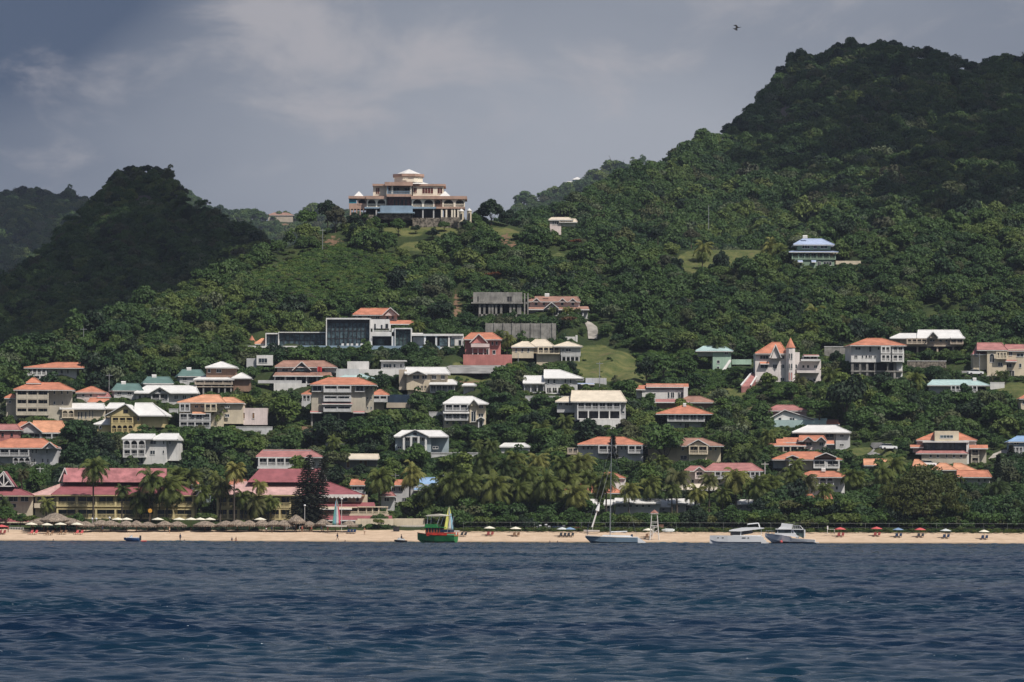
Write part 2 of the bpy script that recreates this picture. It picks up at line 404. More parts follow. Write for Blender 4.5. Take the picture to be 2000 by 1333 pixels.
def sea():
    ys = [88.0]
    while ys[-1] < 1209:
        y = ys[-1]; ys.append(y + (.19 if y < 240 else .36 if y < 700 else .55))
    ys = np.array(ys, np.float32); cols = np.linspace(-1.32, 1.32, 1080).astype(np.float32)
    Yg = np.repeat(ys[:, None], len(cols), 1)
    Xg = cols[None, :] * np.float32(1000 / F) * Yg * np.float32(1.02)
    Zg = np.zeros_like(Yg); DX = np.zeros_like(Yg); DY = np.zeros_like(Yg)
    sp = np.gradient(ys)[:, None]
    r = np.random.default_rng(5)
    patch = (.78 + .22 * np.sin(Xg * .09 + 2 * np.sin(Yg * .012)) * np.sin(Yg * .05 + Xg * .03)).astype(np.float32) * (.82 + .18 * np.sin(Xg * .05 + 1.3 + .8 * np.sin(Yg * .023)) * np.sin(Yg * .031 + Xg * .016)).astype(np.float32)
    nw = 64
    for k in range(nw):
        lam = .46 * (3.4 / .46) ** ((k + r.random()) / nw)
        th = R(-84) + r.normal() * .38           # travelling mostly towards the camera
        kk = 2 * math.pi / lam; kx, ky = kk * math.cos(th), kk * math.sin(th)
        amp = .0130 * lam ** .80
        fade = np.clip(lam / (2.0 * sp) - .5, 0, 1)
        ph = (kx * Xg + ky * Yg + r.uniform(0, 6.28)).astype(np.float32)
        A = (amp * fade * patch).astype(np.float32); sn_ = np.sin(ph)
        Zg += A * np.cos(ph); q = .85
        DX += -q * A * math.cos(th) * sn_; DY += -q * A * math.sin(th) * sn_
    V = np.stack([Xg + DX, Yg + DY, Zg - .02], -1).reshape(-1, 3)
    me = npmesh('sea', V, gridfaces(len(ys), len(cols)), WM, True)
    tag(link(bpy.data.objects.new('sea', me)), 'choppy dark blue sea in front of the beach', kind='structure')
sea()
o = meshobj('open_water', [(-9000, -3000, -.5), (9000, -3000, -.5), (9000, 1400, -.5), (-9000, 1400, -.5)], [(0, 1, 2, 3)], WM)
tag(o, 'open sea all round', kind='structure')
# ------------------------------------------------------------------ buildings
HOUSE_RECTS = []; KEEPOUT = []
W = mat('white_render', (.66, .65, .63), .85, .07, .35, streak=.22)
LG = mat('pale_grey_render', (.50, .50, .50), .85, .08, .35, streak=.25)
CRM = mat('cream_render', (.60, .52, .39), .85, .08, .35, streak=.22)
TAN = mat('tan_render', (.46, .39, .31), .85, .09, .35, streak=.25)
BEI = mat('beige_render', (.47, .43, .35), .85, .09, .35, streak=.25)
YEL = mat('yellow_render', (.60, .49, .25), .85, .08, .35, streak=.18)
HYEL = mat('hotel_yellow_render', (.62, .52, .28), .85, .06, .35, streak=.15)
PNK = mat('pink_render', (.66, .56, .53), .85, .08, .35, streak=.2)
ROS = mat('rose_render', (.48, .19, .17), .85, .1, .35, streak=.25)
BRN = mat('brown_render', (.27, .17, .12), .85, .12, .35, streak=.3)
CON = mat('raw_concrete', (.27, .26, .24), .95, .2, .5, .4, streak=.7)
CAS = mat('off_white_pink_render', (.70, .645, .62), .85, .07, .35, streak=.2)
BLG = mat('blue_grey_render', (.33, .39, .42), .85, .08, .35, streak=.2)
GRN = mat('mint_render', (.36, .50, .40), .85, .08, .35, streak=.2)
DRK = mat('dark_parts_and_shade', (.035, .035, .04), .7, .3, .8)  # near-black for dark parts, and for shade painted into recesses and undercrofts
DBL = mat('dark_blue_glass', (.03, .05, .08), .3, .2, .5)
STO = mat('field_stone', (.20, .175, .145), .95, .4, 1.6, .8)
WOOD = mat('brown_timber', (.20, .11, .06), .8, .25, 1.5, .2)
LBL = mat('pale_blue_render', (.24, .33, .42), .8, .08, .4, streak=.2)
METAL = mat('grey_metal', (.35, .36, .37), .5, .1, 1, metal=.4)
RO = rooftile('orange_tiles', (.55, .225, .140)); RP = rooftile('peach_tiles', (.66, .33, .20)); RR = rooftile('pink_red_sheeting', (.43, .195, .18), .2)
RB = rooftile('brown_tiles', (.36, .205, .155)); RW = rooftile('white_sheeting', (.72, .71, .69), .07, 1.1, .55); RC = rooftile('cream_sheeting', (.68, .60, .48), .1, 1.1)
RH = rooftile('hotel_red_sheeting', (.31, .105, .115), .16, 1.2, .6); RF = rooftile('faded_pink_sheeting', (.60, .38, .35), .2, 1.2); RM = rooftile('weathered_red_sheeting', (.42, .17, .175), .3, 1.2)
RG = rooftile('green_sheeting', (.12, .20, .185), .15, 1.2); RL = rooftile('blue_sheeting', (.26, .40, .60), .12, 1.2); RT = rooftile('aqua_sheeting', (.42, .56, .55), .12, 1.2)
RSB = rooftile('slate_blue_sheeting', (.40, .48, .66), .1, 1.2)
GL = glass(); GLB = glass('blue_glass', (.05, .075, .085))
GLG = glass('green_glass', (.05, .075, .072))

class H:
    def __init__(s, name, short, label, cx, base, x0, x1, yt, rot=0, cat='house', Yd=None, keep=True, group=None):
        s.Y = float(YA(cx, base)) if Yd is None else Yd; s.s = s.Y / F; s.cx = cx; s.base = base; s.rot = R(rot)
        s.e = empty(name, P(cx, base, s.Y), label, cat, group, s.rot)
        s.walls = {}; s.cr = math.cos(s.rot)
        if 'wall' in name: s.e['kind'] = 'thing'
        if keep: HOUSE_RECTS.append((x0, x1, yt, base, s.Y, short))
    def X(s, px): return (px - s.cx) * s.s / s.cr
    def Z(s, py):
        z = (s.base - py) * s.s
        return z - 2.5 if py >= s.base else z
    def box(s, x0, x1, yt, yb, m, d=8, y=0, part='wall'):
        B = s.walls.setdefault((part, m.name), (MB(), m))[0]; B.box(s.X(x0), s.X(x1), y, y + d, s.Z(yb), s.Z(yt)); return s
    def rf(s, B, m, fm, name='roof'):
        return B.build(name, m, s.e)
    def hip(s, x0, x1, yr, ye, m, r0=None, r1=None, d=9, y=-.6, fm=W):
        """hipped roof; px of eaves x0-x1, ridge r0-r1; yr ridge row, ye eave row"""
        r0 = x0 + (x1 - x0) * .25 if r0 is None else r0; r1 = x1 - (x1 - x0) * .25 if r1 is None else r1
        a, b, c, e = s.X(x0), s.X(x1), s.X(r0), s.X(r1); ze, zr = s.Z(ye), s.Z(yr); ym = y + d / 2
        B = MB(); B.add([(a, y, ze), (b, y, ze), (b, y + d, ze), (a, y + d, ze), (c, ym, zr), (e, ym, zr)],
                        [(0, 1, 5, 4), (1, 2, 5), (2, 3, 4, 5), (3, 0, 4), (0, 3, 2, 1)])
        o = B.build('roof', m, s.e)
        fb = MB(); fb.box(a + .04, b - .04, y + .04, y + d - .04, ze - .24, ze - .012); fo = fb.build('fascia', fm, o)
        cp = MB(); rr = .13
        for p, q in (((a, y, ze), (c, ym, zr)), ((b, y, ze), (e, ym, zr)), ((c, ym, zr), (e, ym, zr))):
            if (Vector(p) - Vector(q)).length > .3: cp.tube(Vector(p) + Vector((0, 0, .03)), Vector(q) + Vector((0, 0, .03)), rr, rr, 5)
        cp.build('ridge_cap', m, o); return s
    def shed(s, x0, x1, yr, ye, m, d=3, y=-3, inset=0, fm=W):
        """lean-to roof falling towards the front"""
        a, b = s.X(x0), s.X(x1); c, e = s.X(x0 + inset), s.X(x1 - inset); ze, zr = s.Z(ye), s.Z(yr)
        B = MB(); B.add([(a, y, ze), (b, y, ze), (e, y + d, zr), (c, y + d, zr), (a, y, ze - .2), (b, y, ze - .2), (e, y + d, ze - .2), (c, y + d, ze - .2)],
                        [(0, 1, 2, 3), (1, 5, 6, 2), (4, 7, 6, 5), (0, 3, 7, 4), (3, 2, 6, 7), (0, 4, 5, 1)])
        o = B.build('roof', m, s.e); fb = MB(); fb.box(a, b, y - .06, y - .004, ze - .24, ze + .02); fb.build('fascia', fm, o); return s
    def gf(s, x0, x1, yr, ye, m, wm, d=6, y=-1.5, xp=None, vent=True):
        """gable facing the front"""
        xp = (x0 + x1) / 2 if xp is None else xp
        a, b, c = s.X(x0), s.X(x1), s.X(xp); ze, zr = s.Z(ye), s.Z(yr); t = .22
        B = MB()
        B.prism([(a, ze - t * .3), (c, zr - t), (b, ze - t * .3), (b + t, ze), (c, zr + .05), (a - t, ze)], y - .5, y + d)
        o = B.build('roof', m, s.e)
        g = MB(); g.prism([(a + .25, ze - .1), (b - .25, ze - .1), (c, zr - t * 1.6)], y, y + .3); go = g.build('gable', wm, s.e)
        tr = MB()
        for p, q in (((a - t, ze), (c, zr)), ((b + t, ze), (c, zr))):
            tr.tube((p[0], y - .53, p[1]), (q[0], y - .53, q[1]), .14, .14, 4)
        tr.build('bargeboard', W, o)
        if vent:
            v = MB(); w = (b - a) * .07; v.box(c - w, c + w, y - .05, y - .003, ze + (zr - ze) * .22, ze + (zr - ze) * .55); v.build('vent', DRK, go)
        return s
    def win(s, yt, yb, xs, y=0, m=GL, fm=W, arch=False):
        for x0, x1 in xs:
            a, b, z0, z1 = s.X(x0), s.X(x1), s.Z(yb) if yb < s.base else (s.base - yb) * s.s, s.Z(yt); t = min(.075, (b - a) * .12)
            B = MB()
            B.box(a, b, y - .10, y - .003, z0 - .08, z0 + t * .8); B.box(a, b, y - .07, y - .003, z1 - t, z1)
            B.box(a, a + t, y - .07, y - .003, z0 + t * .8, z1 - t); B.box(b - t, b, y - .07, y - .003, z0 + t * .8, z1 - t)
            if (b - a) > .9:
                n = max(1, int((b - a) / 1.1))
                for k in range(1, n + 1): x = a + (b - a) * k / (n + 1); B.box(x - .04, x + .04, y - .06, y - .003, z0 + t * .8, z1 - t)
            if arch:
                cxx, r_ = (a + b) / 2, (b - a) / 2
                B.prism([(cxx + r_ * math.cos(q), z1 + r_ * math.sin(q) * .9) for q in np.linspace(0, math.pi, 9)], y - .05, y - .003)
            o = B.build('window', fm, s.e); Pn_ = MB(); Pn_.box(a + t, b - t, y - .03, y - .002, z0 + t * .8, z1 - t)
            if arch: Pn_.prism([(cxx + (r_ - t) * math.cos(q), z1 - t + r_ * .9 * math.sin(q)) for q in np.linspace(0, math.pi, 9)], y - .07, y - .052)
            Pn_.build('pane', m, o)
        return s
    def gal(s, x0, x1, yt, yb, n, m=W, dep=1.8, rail=True, doors=True, y=0, slab=True, dm=GL, solid=False, back=None, cw=.16):
        """balcony or veranda in front of the wall plane y: slab, posts, railing, dark doors behind"""
        a, b, z0, z1 = s.X(x0), s.X(x1), s.Z(yb) if yb < s.base else (s.base - yb) * s.s, s.Z(yt); f = y - dep
        B = MB()
        if slab: B.box(a, b, f, y - .002, z0 - .28, z0)
        for k in range(n + 1):
            x = a + cw + (b - a - 2 * cw) * k / max(1, n); B.box(x - cw, x + cw, f + .02, f + .02 + 2 * cw, z0, z1)
        if n > 0: B.box(a, b, f + .05, f + .25, z1 - .22, z1 - .004)
        o = B.build('balcony', m, s.e)
        if rail:
            Q = MB(); h = min(1.0, (z1 - z0) * .42); g = f + .10
            if solid: Q.box(a, b, g - .02, g + .10, z0, z0 + h)
            else:
                Q.box(a, b, g, g + .08, z0 + h - .09, z0 + h); Q.box(a, b, g, g + .08, z0 + .08, z0 + .18)
                k = int((b - a) / .30)
                for i in range(k + 1): x = a + (b - a) * i / max(k, 1); Q.box(x - .05, x + .05, g + .015, g + .065, z0 + .18, z0 + h - .09)
            Q.build('railing', m, o)
        if doors:
            nb = max(1, n)
            for k in range(nb):
                c = a + (b - a) * (k + .5) / nb; w_ = (b - a) / nb * random.uniform(.36, .46); zt = z0 + min((z1 - z0) * .90, 2.8)  # bays nearly filled: dark panes also stand for the recess shade
                D = MB(); D.box(c - w_, c + w_, y - .06, y - .003, z0, zt); do = D.build('door', m, s.e)
                G_ = MB(); t = .08
                for j in (0, 1): G_.box(c - w_ + t + j * w_, c - t * .5 + j * w_ - (t * .5 if j else 0), y - .075, y - .062, z0 + .05, zt - t)
                G_.build('pane', dm, do)
        return s
    def arc(s, x0, x1, yt, yb, n, m=W, dep=1.8, y=0, rail=True, spring=.55, back=DRK):
        """arcade: wall with arched openings standing in front of a shaded gallery"""
        a, b, z0, z1 = s.X(x0), s.X(x1), (s.base - yb) * s.s, s.Z(yt); f = y - dep; wv = (b - a) / n; p = wv * .09; B = MB()
        for k in range(n):
            l, r_ = a + k * wv + p, a + (k + 1) * wv - p; c, rad = (l + r_) / 2, (r_ - l) / 2; zs = min(z0 + (z1 - z0) * spring, z1 - rad - .15)
            rz = min(rad, z1 - zs - .12)
            B.box(l - p, l, f, f + .3, z0, z1); B.box(r_, r_ + p, f, f + .3, z0, z1)
            pts = [(c + rad * math.cos(q), zs + rz * math.sin(q)) for q in np.linspace(math.pi, 0, 11)]
            for i in range(10):
                (u0, v0), (u1, v1) = pts[i], pts[i + 1]
                B.prism([(u0, v0), (u1, v1), (u1, z1), (u0, z1)], f + .002, f + .298)
        B.box(a, b, f, y - .002, z0 - .3, z0 - .002)
        o = B.build('arcade', m, s.e)
        if rail:
            Q = MB(); Q.box(a, b, f + .12, f + .2, z0 + .78, z0 + .9)
            k = int((b - a) / .32)
            for i in range(k): x = a + (b - a) * (i + .5) / k; Q.box(x - .05, x + .05, f + .13, f + .19, z0, z0 + .78)
            Q.build('railing', m, o)
        D = MB(); D.box(a + .3, b - .3, y - .05, y - .003, z0 + .05, z0 + (z1 - z0) * .86); D.build('shade_backing', back, s.e)  # dark sheet puts the gallery's shade into colour behind the arches
        return s
    def col(s, yt, yb, xs, m=CON, y=-1.2, r=.16, y2=None):
        """row of stilts"""
        for x in xs:
            B = MB(); B.box(s.X(x) - r, s.X(x) + r, y, y + 2 * r, s.Z(yb), s.Z(yt) - .004); B.build('stilt', m, s.e)
        return s
    def cone(s, x0, x1, yr, ye, m, y=0, n=8, part='roof', r2=0.02):
        a, b = s.X(x0), s.X(x1); r_ = (b - a) / 2
        B = MB(); B.lathe([(r_, s.Z(ye)), (max(.02, r_ * r2), s.Z(yr))], n, ((a + b) / 2, y + r_, 0), 0, math.pi / n); B.build(part, m, s.e); return s
    def drum(s, x0, x1, yt, yb, m, y=0, n=8, part='tower'):
        a, b = s.X(x0), s.X(x1); r_ = (b - a) / 2
        B = MB(); B.lathe([(r_, s.Z(yb)), (r_, s.Z(yt))], n, ((a + b) / 2, y + r_, 0), 0, math.pi / n); B.build(part, m, s.e); return s
    def tank(s, x, yb, w=9, y=3):
        B = MB(); a, b = s.X(x), s.X(x + w); B.box(a, b, y, y + .9, s.Z(yb), s.Z(yb - 4) )
        B.tube((a, y + .45, s.Z(yb - 4) + .1), (b, y + .45, s.Z(yb - 4) + .1), .28, .28, 8); B.build('water_heater', W, s.e); return s
    def end(s):
        for (part, _), (B, m) in s.walls.items(): B.build(part, m, s.e)
        return s

def rng_(a, b, n, w): return [(a + (b - a) * k / max(1, n - 1), a + (b - a) * k / max(1, n - 1) + w) for k in range(n)]

# ---- town, left side
h = H('villa', 'long white villa with orange roof', 'long white two-storey villa with orange roof, highest house at the far left', 100, 745, 49, 150, 708, cat='villa')
h.box(53, 150, 719, 745, W, 8).hip(47, 169, 708, 719, RO, 108, 160, 10, -2.2).gal(54, 92, 720, 733, 4).gal(54, 92, 734, 745, 3)
h.win(723, 730, [(103, 112), (118, 123), (131, 134)]).win(736, 742, [(103, 108), (118, 123)]).box(36, 54, 744, 747, LG, 3, -3).end()

h = H('apartment_house', 'beige balcony block', 'beige four-storey block with stacked balconies and orange roof at the far left', 85, 820, 12, 145, 740, rot=4, cat='apartment block')
h.box(30, 140, 760, 820, BEI, 11).box(12, 30, 778, 820, BEI, 8, 1).hip(26, 146, 747, 762, RO, 60, 115, 14, -2.2).hip(50, 80, 738, 748, RO, 62, 68, 5, 2.5)
h.box(52, 78, 746, 752, BEI, 4, 3).hip(8, 31, 770, 778, RO, 20, 26, 9, .4)
for a, b in ((763, 778), (780, 795), (797, 810)): h.gal(32, 95, a, b, 3, BEI, solid=True)
h.win(783, 788, [(17, 22)]).win(764, 770, [(104, 108), (118, 122), (130, 133)]).win(784, 790, [(104, 108), (120, 123)]).end()

h = H('house', 'salmon house with palm', 'salmon house with low orange roofs behind a palm', 178, 790, 148, 217, 755)
h.box(150, 206, 765, 790, PNK, 8).hip(147, 208, 755, 767, RO, 175, 180, 9).shed(172, 217, 777, 787, RO, 4, -4, 4).hip(190, 217, 768, 776, RR, 200, 210, 5, -1).box(192, 215, 775, 790, PNK, 3, -.6).win(770, 776, [(160, 165), (175, 180)]).end()

for i, (x0, x1, yr, ye, b, lb) in enumerate(((219, 279, 749, 763, 782, 'lowest'), (279, 339, 736, 749, 764, 'middle'), (347, 401, 722, 735, 752, 'highest'))):
    h = H('cottage', lb + ' green-roofed cottage', 'small cottage with dark green roof, ' + lb + ' of three in a row up the left slope', (x0 + x1) / 2, b, x0, x1, yr, rot=10, group='green-roofed cottages')
    h.box(x0 + 4, x1 - 4, ye, b, LG, 6).hip(x0, x1, yr, ye, RG, x0 + 12, x1 - 6, 8).win(ye + 3, ye + 9, [(x0 + 10, x0 + 18), (x0 + 30, x0 + 38)]).tank(x0 + 20, yr + 2).end()

h = H('house', 'long white-roofed house', 'long low house with bright white roof and a small gabled porch', 325, 792, 263, 388, 752)
h.box(266, 386, 767, 792, LG, 9).hip(262, 389, 753, 768, RW, 285, 380, 11, -1.2).gf(294, 332, 757, 769, RW, LG, 6, -2.2).gal(296, 330, 769, 785, 2, LG, 2.0).win(772, 780, [(270, 276), (281, 287), (340, 348), (356, 364), (372, 378)]).end()

h = H('house', 'cream house with arched windows', 'cream house with white roof and tall arched windows, at the left', 180, 826, 116, 246, 787)
h.box(119, 205, 798, 826, CRM, 8).hip(116, 206, 788, 799, RW, 128, 200, 10, -1).hip(205, 246, 787, 798, RW, 212, 240, 7, 1).box(207, 244, 797, 815, CRM, 6, 2)
h.arc(122, 145, 801, 815, 2, CRM, 1.2).win(806, 817, [(152, 155), (158, 161), (166, 169)], arch=True).win(802, 815, [(174, 176), (180, 182)]).end()

h = H('house', 'yellow gabled house', 'pale yellow gabled house with white roof and two balconies', 255, 848, 182, 325, 787, rot=-6)
h.box(215, 275, 812, 848, YEL, 9).hip(262, 326, 787, 812, RW, 258, 292, 11, -1).box(274, 318, 811, 835, YEL, 8, .5).gf(207, 272, 790, 813, RW, YEL, 9, -1.4, xp=247).box(184, 215, 828, 848, YEL, 6, 1)
h.hip(181, 217, 815, 829, RW, 212, 216, 7, .4).gal(219, 262, 815, 826, 3, YEL, 1.5).arc(219, 262, 829, 844, 4, YEL, 1.5).win(832, 838, [(193, 198)]).win(815, 822, [(268, 272)], y=-.01).end()

h = H('house', 'gabled house with tan roof', 'grey gabled house with a peach-tan roof at the left', 75, 862, 22, 131, 822)
h.box(30, 126, 844, 862, LG, 8).hip(62, 131, 822, 845, RP, 62, 118, 11, -1).gf(24, 82, 825, 845, RP, LG, 8, -1.3, xp=58, vent=False).gal(32, 126, 846, 860, 4, LG, 1.2, dm=DRK).end()

h = H('house', 'red-roofed house at left edge', 'house with dull red roof at the left edge of the picture', 15, 866, -20, 42, 826)
h.box(-18, 36, 839, 866, ROS, 7).hip(-22, 41, 829, 840, RR, -10, 30, 9).win(846, 854, [(2, 8), (20, 26)], fm=ROS).end()
h = H('cottage', 'orange-roofed cottage behind', 'little cottage showing only its orange roof at the far left', 42, 846, 26, 56, 824)
h.box(28, 55, 836, 846, LG, 5).hip(25, 57, 824, 837, RO, 40, 50, 7).end()

h = H('guest_house', 'white guest house with orange roof', 'white two-storey guest house with orange roof above the hotel at the left edge', 50, 912, -30, 114, 857)
h.box(-30, 112, 872, 912, LG, 10).hip(-34, 114, 857, 875, RO, 20, 82, 12, -1.8).gf(86, 110, 864, 876, RO, LG, 5, -1.9, vent=False)
h.gal(-20, 58, 877, 890, 4, LG, 1.6).arc(26, 60, 893, 908, 3, LG, 1.4).win(878, 886, [(62, 65), (69, 72), (90, 93)]).win(896, 904, [(66, 69), (82, 85), (92, 95)]).end()

h = H('apartment_house', 'white arched block', 'white three-storey block with three arches on the top floor', 290, 912, 240, 348, 847, rot=-7, cat='apartment block')
h.box(241, 325, 858, 912, W, 9).box(325, 345, 858, 900, W, 8, 1.5).hip(239, 300, 848, 858, RW, 247, 298, 10, -1.8).hip(294, 348, 847, 859, RW, 310, 344, 9, -.8)
h.arc(242, 286, 860, 876, 3, W, 1.7).gal(242, 286, 878, 892, 3, W, 1.7).win(860, 868, [(293, 305)]).win(880, 888, [(293, 303)]).win(895, 906, [(262, 280)], fm=LG).win(862, 868, [(318, 321), (330, 334)]).win(880, 886, [(318, 321)]).end()

h = H('villa', 'cream villa with peach roof', 'large cream villa with peach tiled roof and a flat side wing', 430, 838, 348, 527, 770, cat='villa')
h.box(350, 437, 786, 838, CRM, 10).box(437, 475, 786, 828, CRM, 9, .5).hip(346, 442, 771, 787, RP, 395, 425, 13, -1.8).hip(425, 477, 776, 787, RP, 435, 455, 10, -.4).box(475, 522, 797, 830, PNK, 7, 1)
h.gal(351, 372, 789, 803, 2, LG).gal(400, 424, 789, 803, 2, CRM).gal(351, 412, 808, 821, 4, LG).gal(351, 412, 824, 836, 4, LG).shed(376, 402, 804, 809, RP, 2, -2.2)
h.win(792, 797, [(380, 387), (391, 398), (439, 448)]).win(809, 815, [(439, 448)]).win(806, 818, [(474, 478), (492, 497)], y=1, m=WOOD).end()

h = H('house', 'brown pavilion house', 'brown two-tier house on stilts with white pyramid roofs', 430, 772, 379, 491, 706)
h.box(402, 460, 716, 742, BRN, 7, 1).hip(400, 464, 706, 718, RW, 430, 432, 9, 0).box(381, 455, 742, 756, BRN, 8, 1).hip(378, 458, 733, 742, RW, 400, 430, 12, -2.2).hip(452, 492, 728, 739, RW, 470, 472, 9, -1).box(456, 488, 738, 765, BRN, 7, 0)
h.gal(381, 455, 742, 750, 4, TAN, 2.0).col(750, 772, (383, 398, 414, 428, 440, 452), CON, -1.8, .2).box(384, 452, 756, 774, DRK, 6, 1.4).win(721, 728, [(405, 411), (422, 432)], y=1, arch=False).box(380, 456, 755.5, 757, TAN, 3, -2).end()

h = H('villa', 'pink-tan villa with terrace', 'wide tan-roofed villa with a glazed centre gable, red flag and terrace', 595, 752, 500, 700, 704, cat='villa')
h.box(541, 655, 716, 728, LG, 8, 1.5).hip(536, 658, 704, 717, RB, 552, 632, 11, 0).gf(572, 606, 707, 724, RB, GLB, 5, .3, vent=False).shed(534, 650, 727, 735, RB, 4, -3.2, 4).box(536, 650, 735, 752, LG, 6, 1)
h.win(720, 726, [(550, 562), (586, 602), (622, 634)], y=1.5).gal(536, 642, 735, 750, 5, LG, 3.6, y=1, rail=False).box(505, 590, 744, 750, LG, 3, -3.8).box(536, 600, 750, 768, W, 4, -4).box(508, 536, 752, 775, DRK, 3, -3.2).box(500, 600, 762, 776, LG, 3, -7).box(656, 700, 720, 745, LG, 4, 2)
h.win(757, 763, [(562, 568), (575, 582)], y=-4, arch=True).end()
f = empty('flag', P(624, 728, h.Y - 2), 'red flag flying in front of the tan-roofed villa', 'flag')
B = MB(); B.tube((-.6, 0, -3), (-.6, 0, 1.9), .05); B.build('pole', METAL, f)
B = MB(); B.add([(-.6 + .25 * i, .12 * math.sin(i * 1.3), z + .10 * math.sin(i)) for i in range(6) for z in (.2, 1.5)], [(2 * i, 2 * i + 2, 2 * i + 3, 2 * i + 1) for i in range(5)]); B.build('cloth', mat('red_cloth', (.45, .04, .04)), f)

h = H('apartment_house', 'grey-tan apartment block', 'tall grey-tan apartment block with orange hipped roof and three rows of balconies', 668, 836, 606, 730, 735, cat='apartment block')
h.box(608, 714, 751, 806, BEI, 12).box(714, 728, 752, 806, BEI, 9, 1.5).hip(605, 736, 737, 752, RO, 640, 700, 15, -1.6)
for a, b in ((753, 765), (773, 783), (793, 803)): h.gal(632, 686, a, b, 2, LG, 1.6, solid=True)
h.gal(609, 630, 753, 764, 1, LG, .8, rail=False).gal(693, 712, 753, 764, 1, LG, .8, rail=False).shed(629, 688, 787, 789.5, RR, 1.8, -1.9).shed(606, 630, 803, 806, RR, .8, -.9).shed(690, 712, 803, 806, RR, .8, -.9)
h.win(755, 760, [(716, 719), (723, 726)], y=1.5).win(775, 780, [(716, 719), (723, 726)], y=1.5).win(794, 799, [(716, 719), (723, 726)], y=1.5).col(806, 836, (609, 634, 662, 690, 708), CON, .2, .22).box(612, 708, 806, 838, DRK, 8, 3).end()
h = H('pavilion', 'small orange pavilion left', 'small open pavilion with orange roof attached left of the tall apartment block', 598, 790, 588, 608, 762, cat='pavilion')
h.hip(588, 609, 762, 771, RO, 604, 608, 7).gal(590, 607, 771, 785, 2, LG, 2.5, rail=True, doors=False, y=2).box(590, 607, 771, 792, LG, 3, 2.2).box(589, 607, 784, 790, LG, 2.6, -.6).end()
h = H('house', 'orange-roofed annexe', 'low annexe with orange roof and dark awning right of the tall apartment block', 765, 806, 726, 800, 762)
h.box(727, 750, 772, 806, TAN, 6).hip(724, 761, 761, 772, RO, 740, 744, 9, -1.4).gal(727, 757, 773, 784, 2, LG, 1.5, solid=True).box(757, 799, 771, 787, DBL, 5, .5).box(755, 800, 787, 797, TAN, 6, -1).box(758, 792, 797, 804, DRK, 3, .2).box(728, 800, 804, 808, LG, 5, -.5).end()
h = H('house', 'green-roofed house behind the block', 'house showing only its pale green roof behind the tall apartment block', 697, 748, 660, 731, 730)
h.box(664, 728, 739, 752, CRM, 6).hip(659, 732, 730, 740, RT, 680, 705, 9).end()

# ---- terraces and retaining walls between the houses
KEEPOUT.append((503, 600, 744, 774, float(YA(595, 752)) - 7))
def gwall(short, label, x0, x1, yt, yb, m=LG, cap=True, dep=.5, rail=False, cat='wall', Y=None):
    h = H('garden_wall', short, label, (x0 + x1) / 2, yb, x0, x1, yt, cat=cat, Yd=Y)
    h.box(x0, x1, yt, yb, m, dep, 0)
    if cap: B = MB(); B.box(h.X(x0) - .06, h.X(x1) + .06, -.08, dep + .05, h.Z(yt) + .004, h.Z(yt) + .16); B.build('coping', W, h.e)
    if rail:
        B = MB(); a, b, z = h.X(x0), h.X(x1), h.Z(yt) + .16; B.box(a, b, .1, .2, z + .8, z + .9); k = int((b - a) / .35)
        for i in range(k + 1): x = a + (b - a) * i / k; B.box(x - .05, x + .05, .11, .19, z + .004, z + .8)
        B.build('balustrade', W, h.e)
    h.end()
gwall('terrace wall under the cream villa', 'pale terrace wall running right below the cream villa with the peach roof', 446, 532, 835, 846)
gwall('white terrace wall above the apartment block', 'white balustraded terrace wall between the tan-roofed villa and the flat-roofed house', 640, 700, 738, 748, W, rail=True)
gwall('low wall behind the three-storey house', 'low pale wall left of the cream three-storey house', 838, 866, 806, 816)
gwall('wall below the white villa', 'grey retaining wall below the white villa with twin roofs', 1026, 1112, 775, 783, LG)
gwall('dark hedge line', 'dark hedge built as a stone wall between the white block and the cream villa at the right', 1772, 1848, 706, 722, STO)  # a hedge line, added here in the form of a stone wall
gwall('wall left of the white block', 'weathered grey wall joining the pink turreted villa and the tall white block', 1610, 1658, 678, 700, CON)
gwall('wall right of the aqua bungalow', 'white boundary wall right of the long aqua-roofed bungalow', 1934, 1962, 748, 760, W)
gwall('wall above the cream flat roof', 'pale block wall in the trees above the grey house with the cream flat roof', 636, 672, 868, 876)
gwall('terrace wall by the yellow house', 'pale terrace wall below the long low white-roofed house', 330, 348, 800, 812)

# ---- modern mansion
h = H('modern_mansion', 'modern glass mansion', 'long white modern mansion with large dark glass walls and a pool terrace', 700, 684, 518, 906, 622, cat='mansion')
def frame_box(h, x0, x1, yt, yb, y, d, nx, ny, top=2.2, side=1.6, gm=GLB, lintel=3):
    h.box(x0, x1, yt, yt + top, W, d, y).box(x0, x0 + side, yt + top, yb, W, d, y).box(x1 - side, x1, yt + top, yb, W, d, y)
    h.box(x0 + side, x1 - side, yt + top, yt + top + lintel, DRK, 1, y + 1.2)
    g = MB(); a, b = h.X(x0 + side), h.X(x1 - side); z0, z1 = h.Z(yb) if yb < h.base else 0, h.Z(yt + top + lintel)
    g.box(a, b, y + 1.3, y + 1.4, z0, z1); go = g.build('glass_wall', gm, h.e)
    k = MB()
    for i in range(nx + 1): x = a + (b - a) * i / nx; k.box(x - .10, x + .10, y + 1.1, y + 1.29, z0, z1)
    for i in range(1, ny): z = z0 + (z1 - z0) * i / ny; k.box(a, b, y + 1.22, y + 1.28, z - .1, z + .1)
    k.build('mullion', DRK, go)
frame_box(h, 518, 545, 651, 676, 1, 8, 3, 1); frame_box(h, 543, 637, 649, 676, 0, 9, 9, 2, 1.6, 1.2); frame_box(h, 637, 724, 622, 677, -2.5, 12, 10, 3, 3, 1.8, lintel=7)
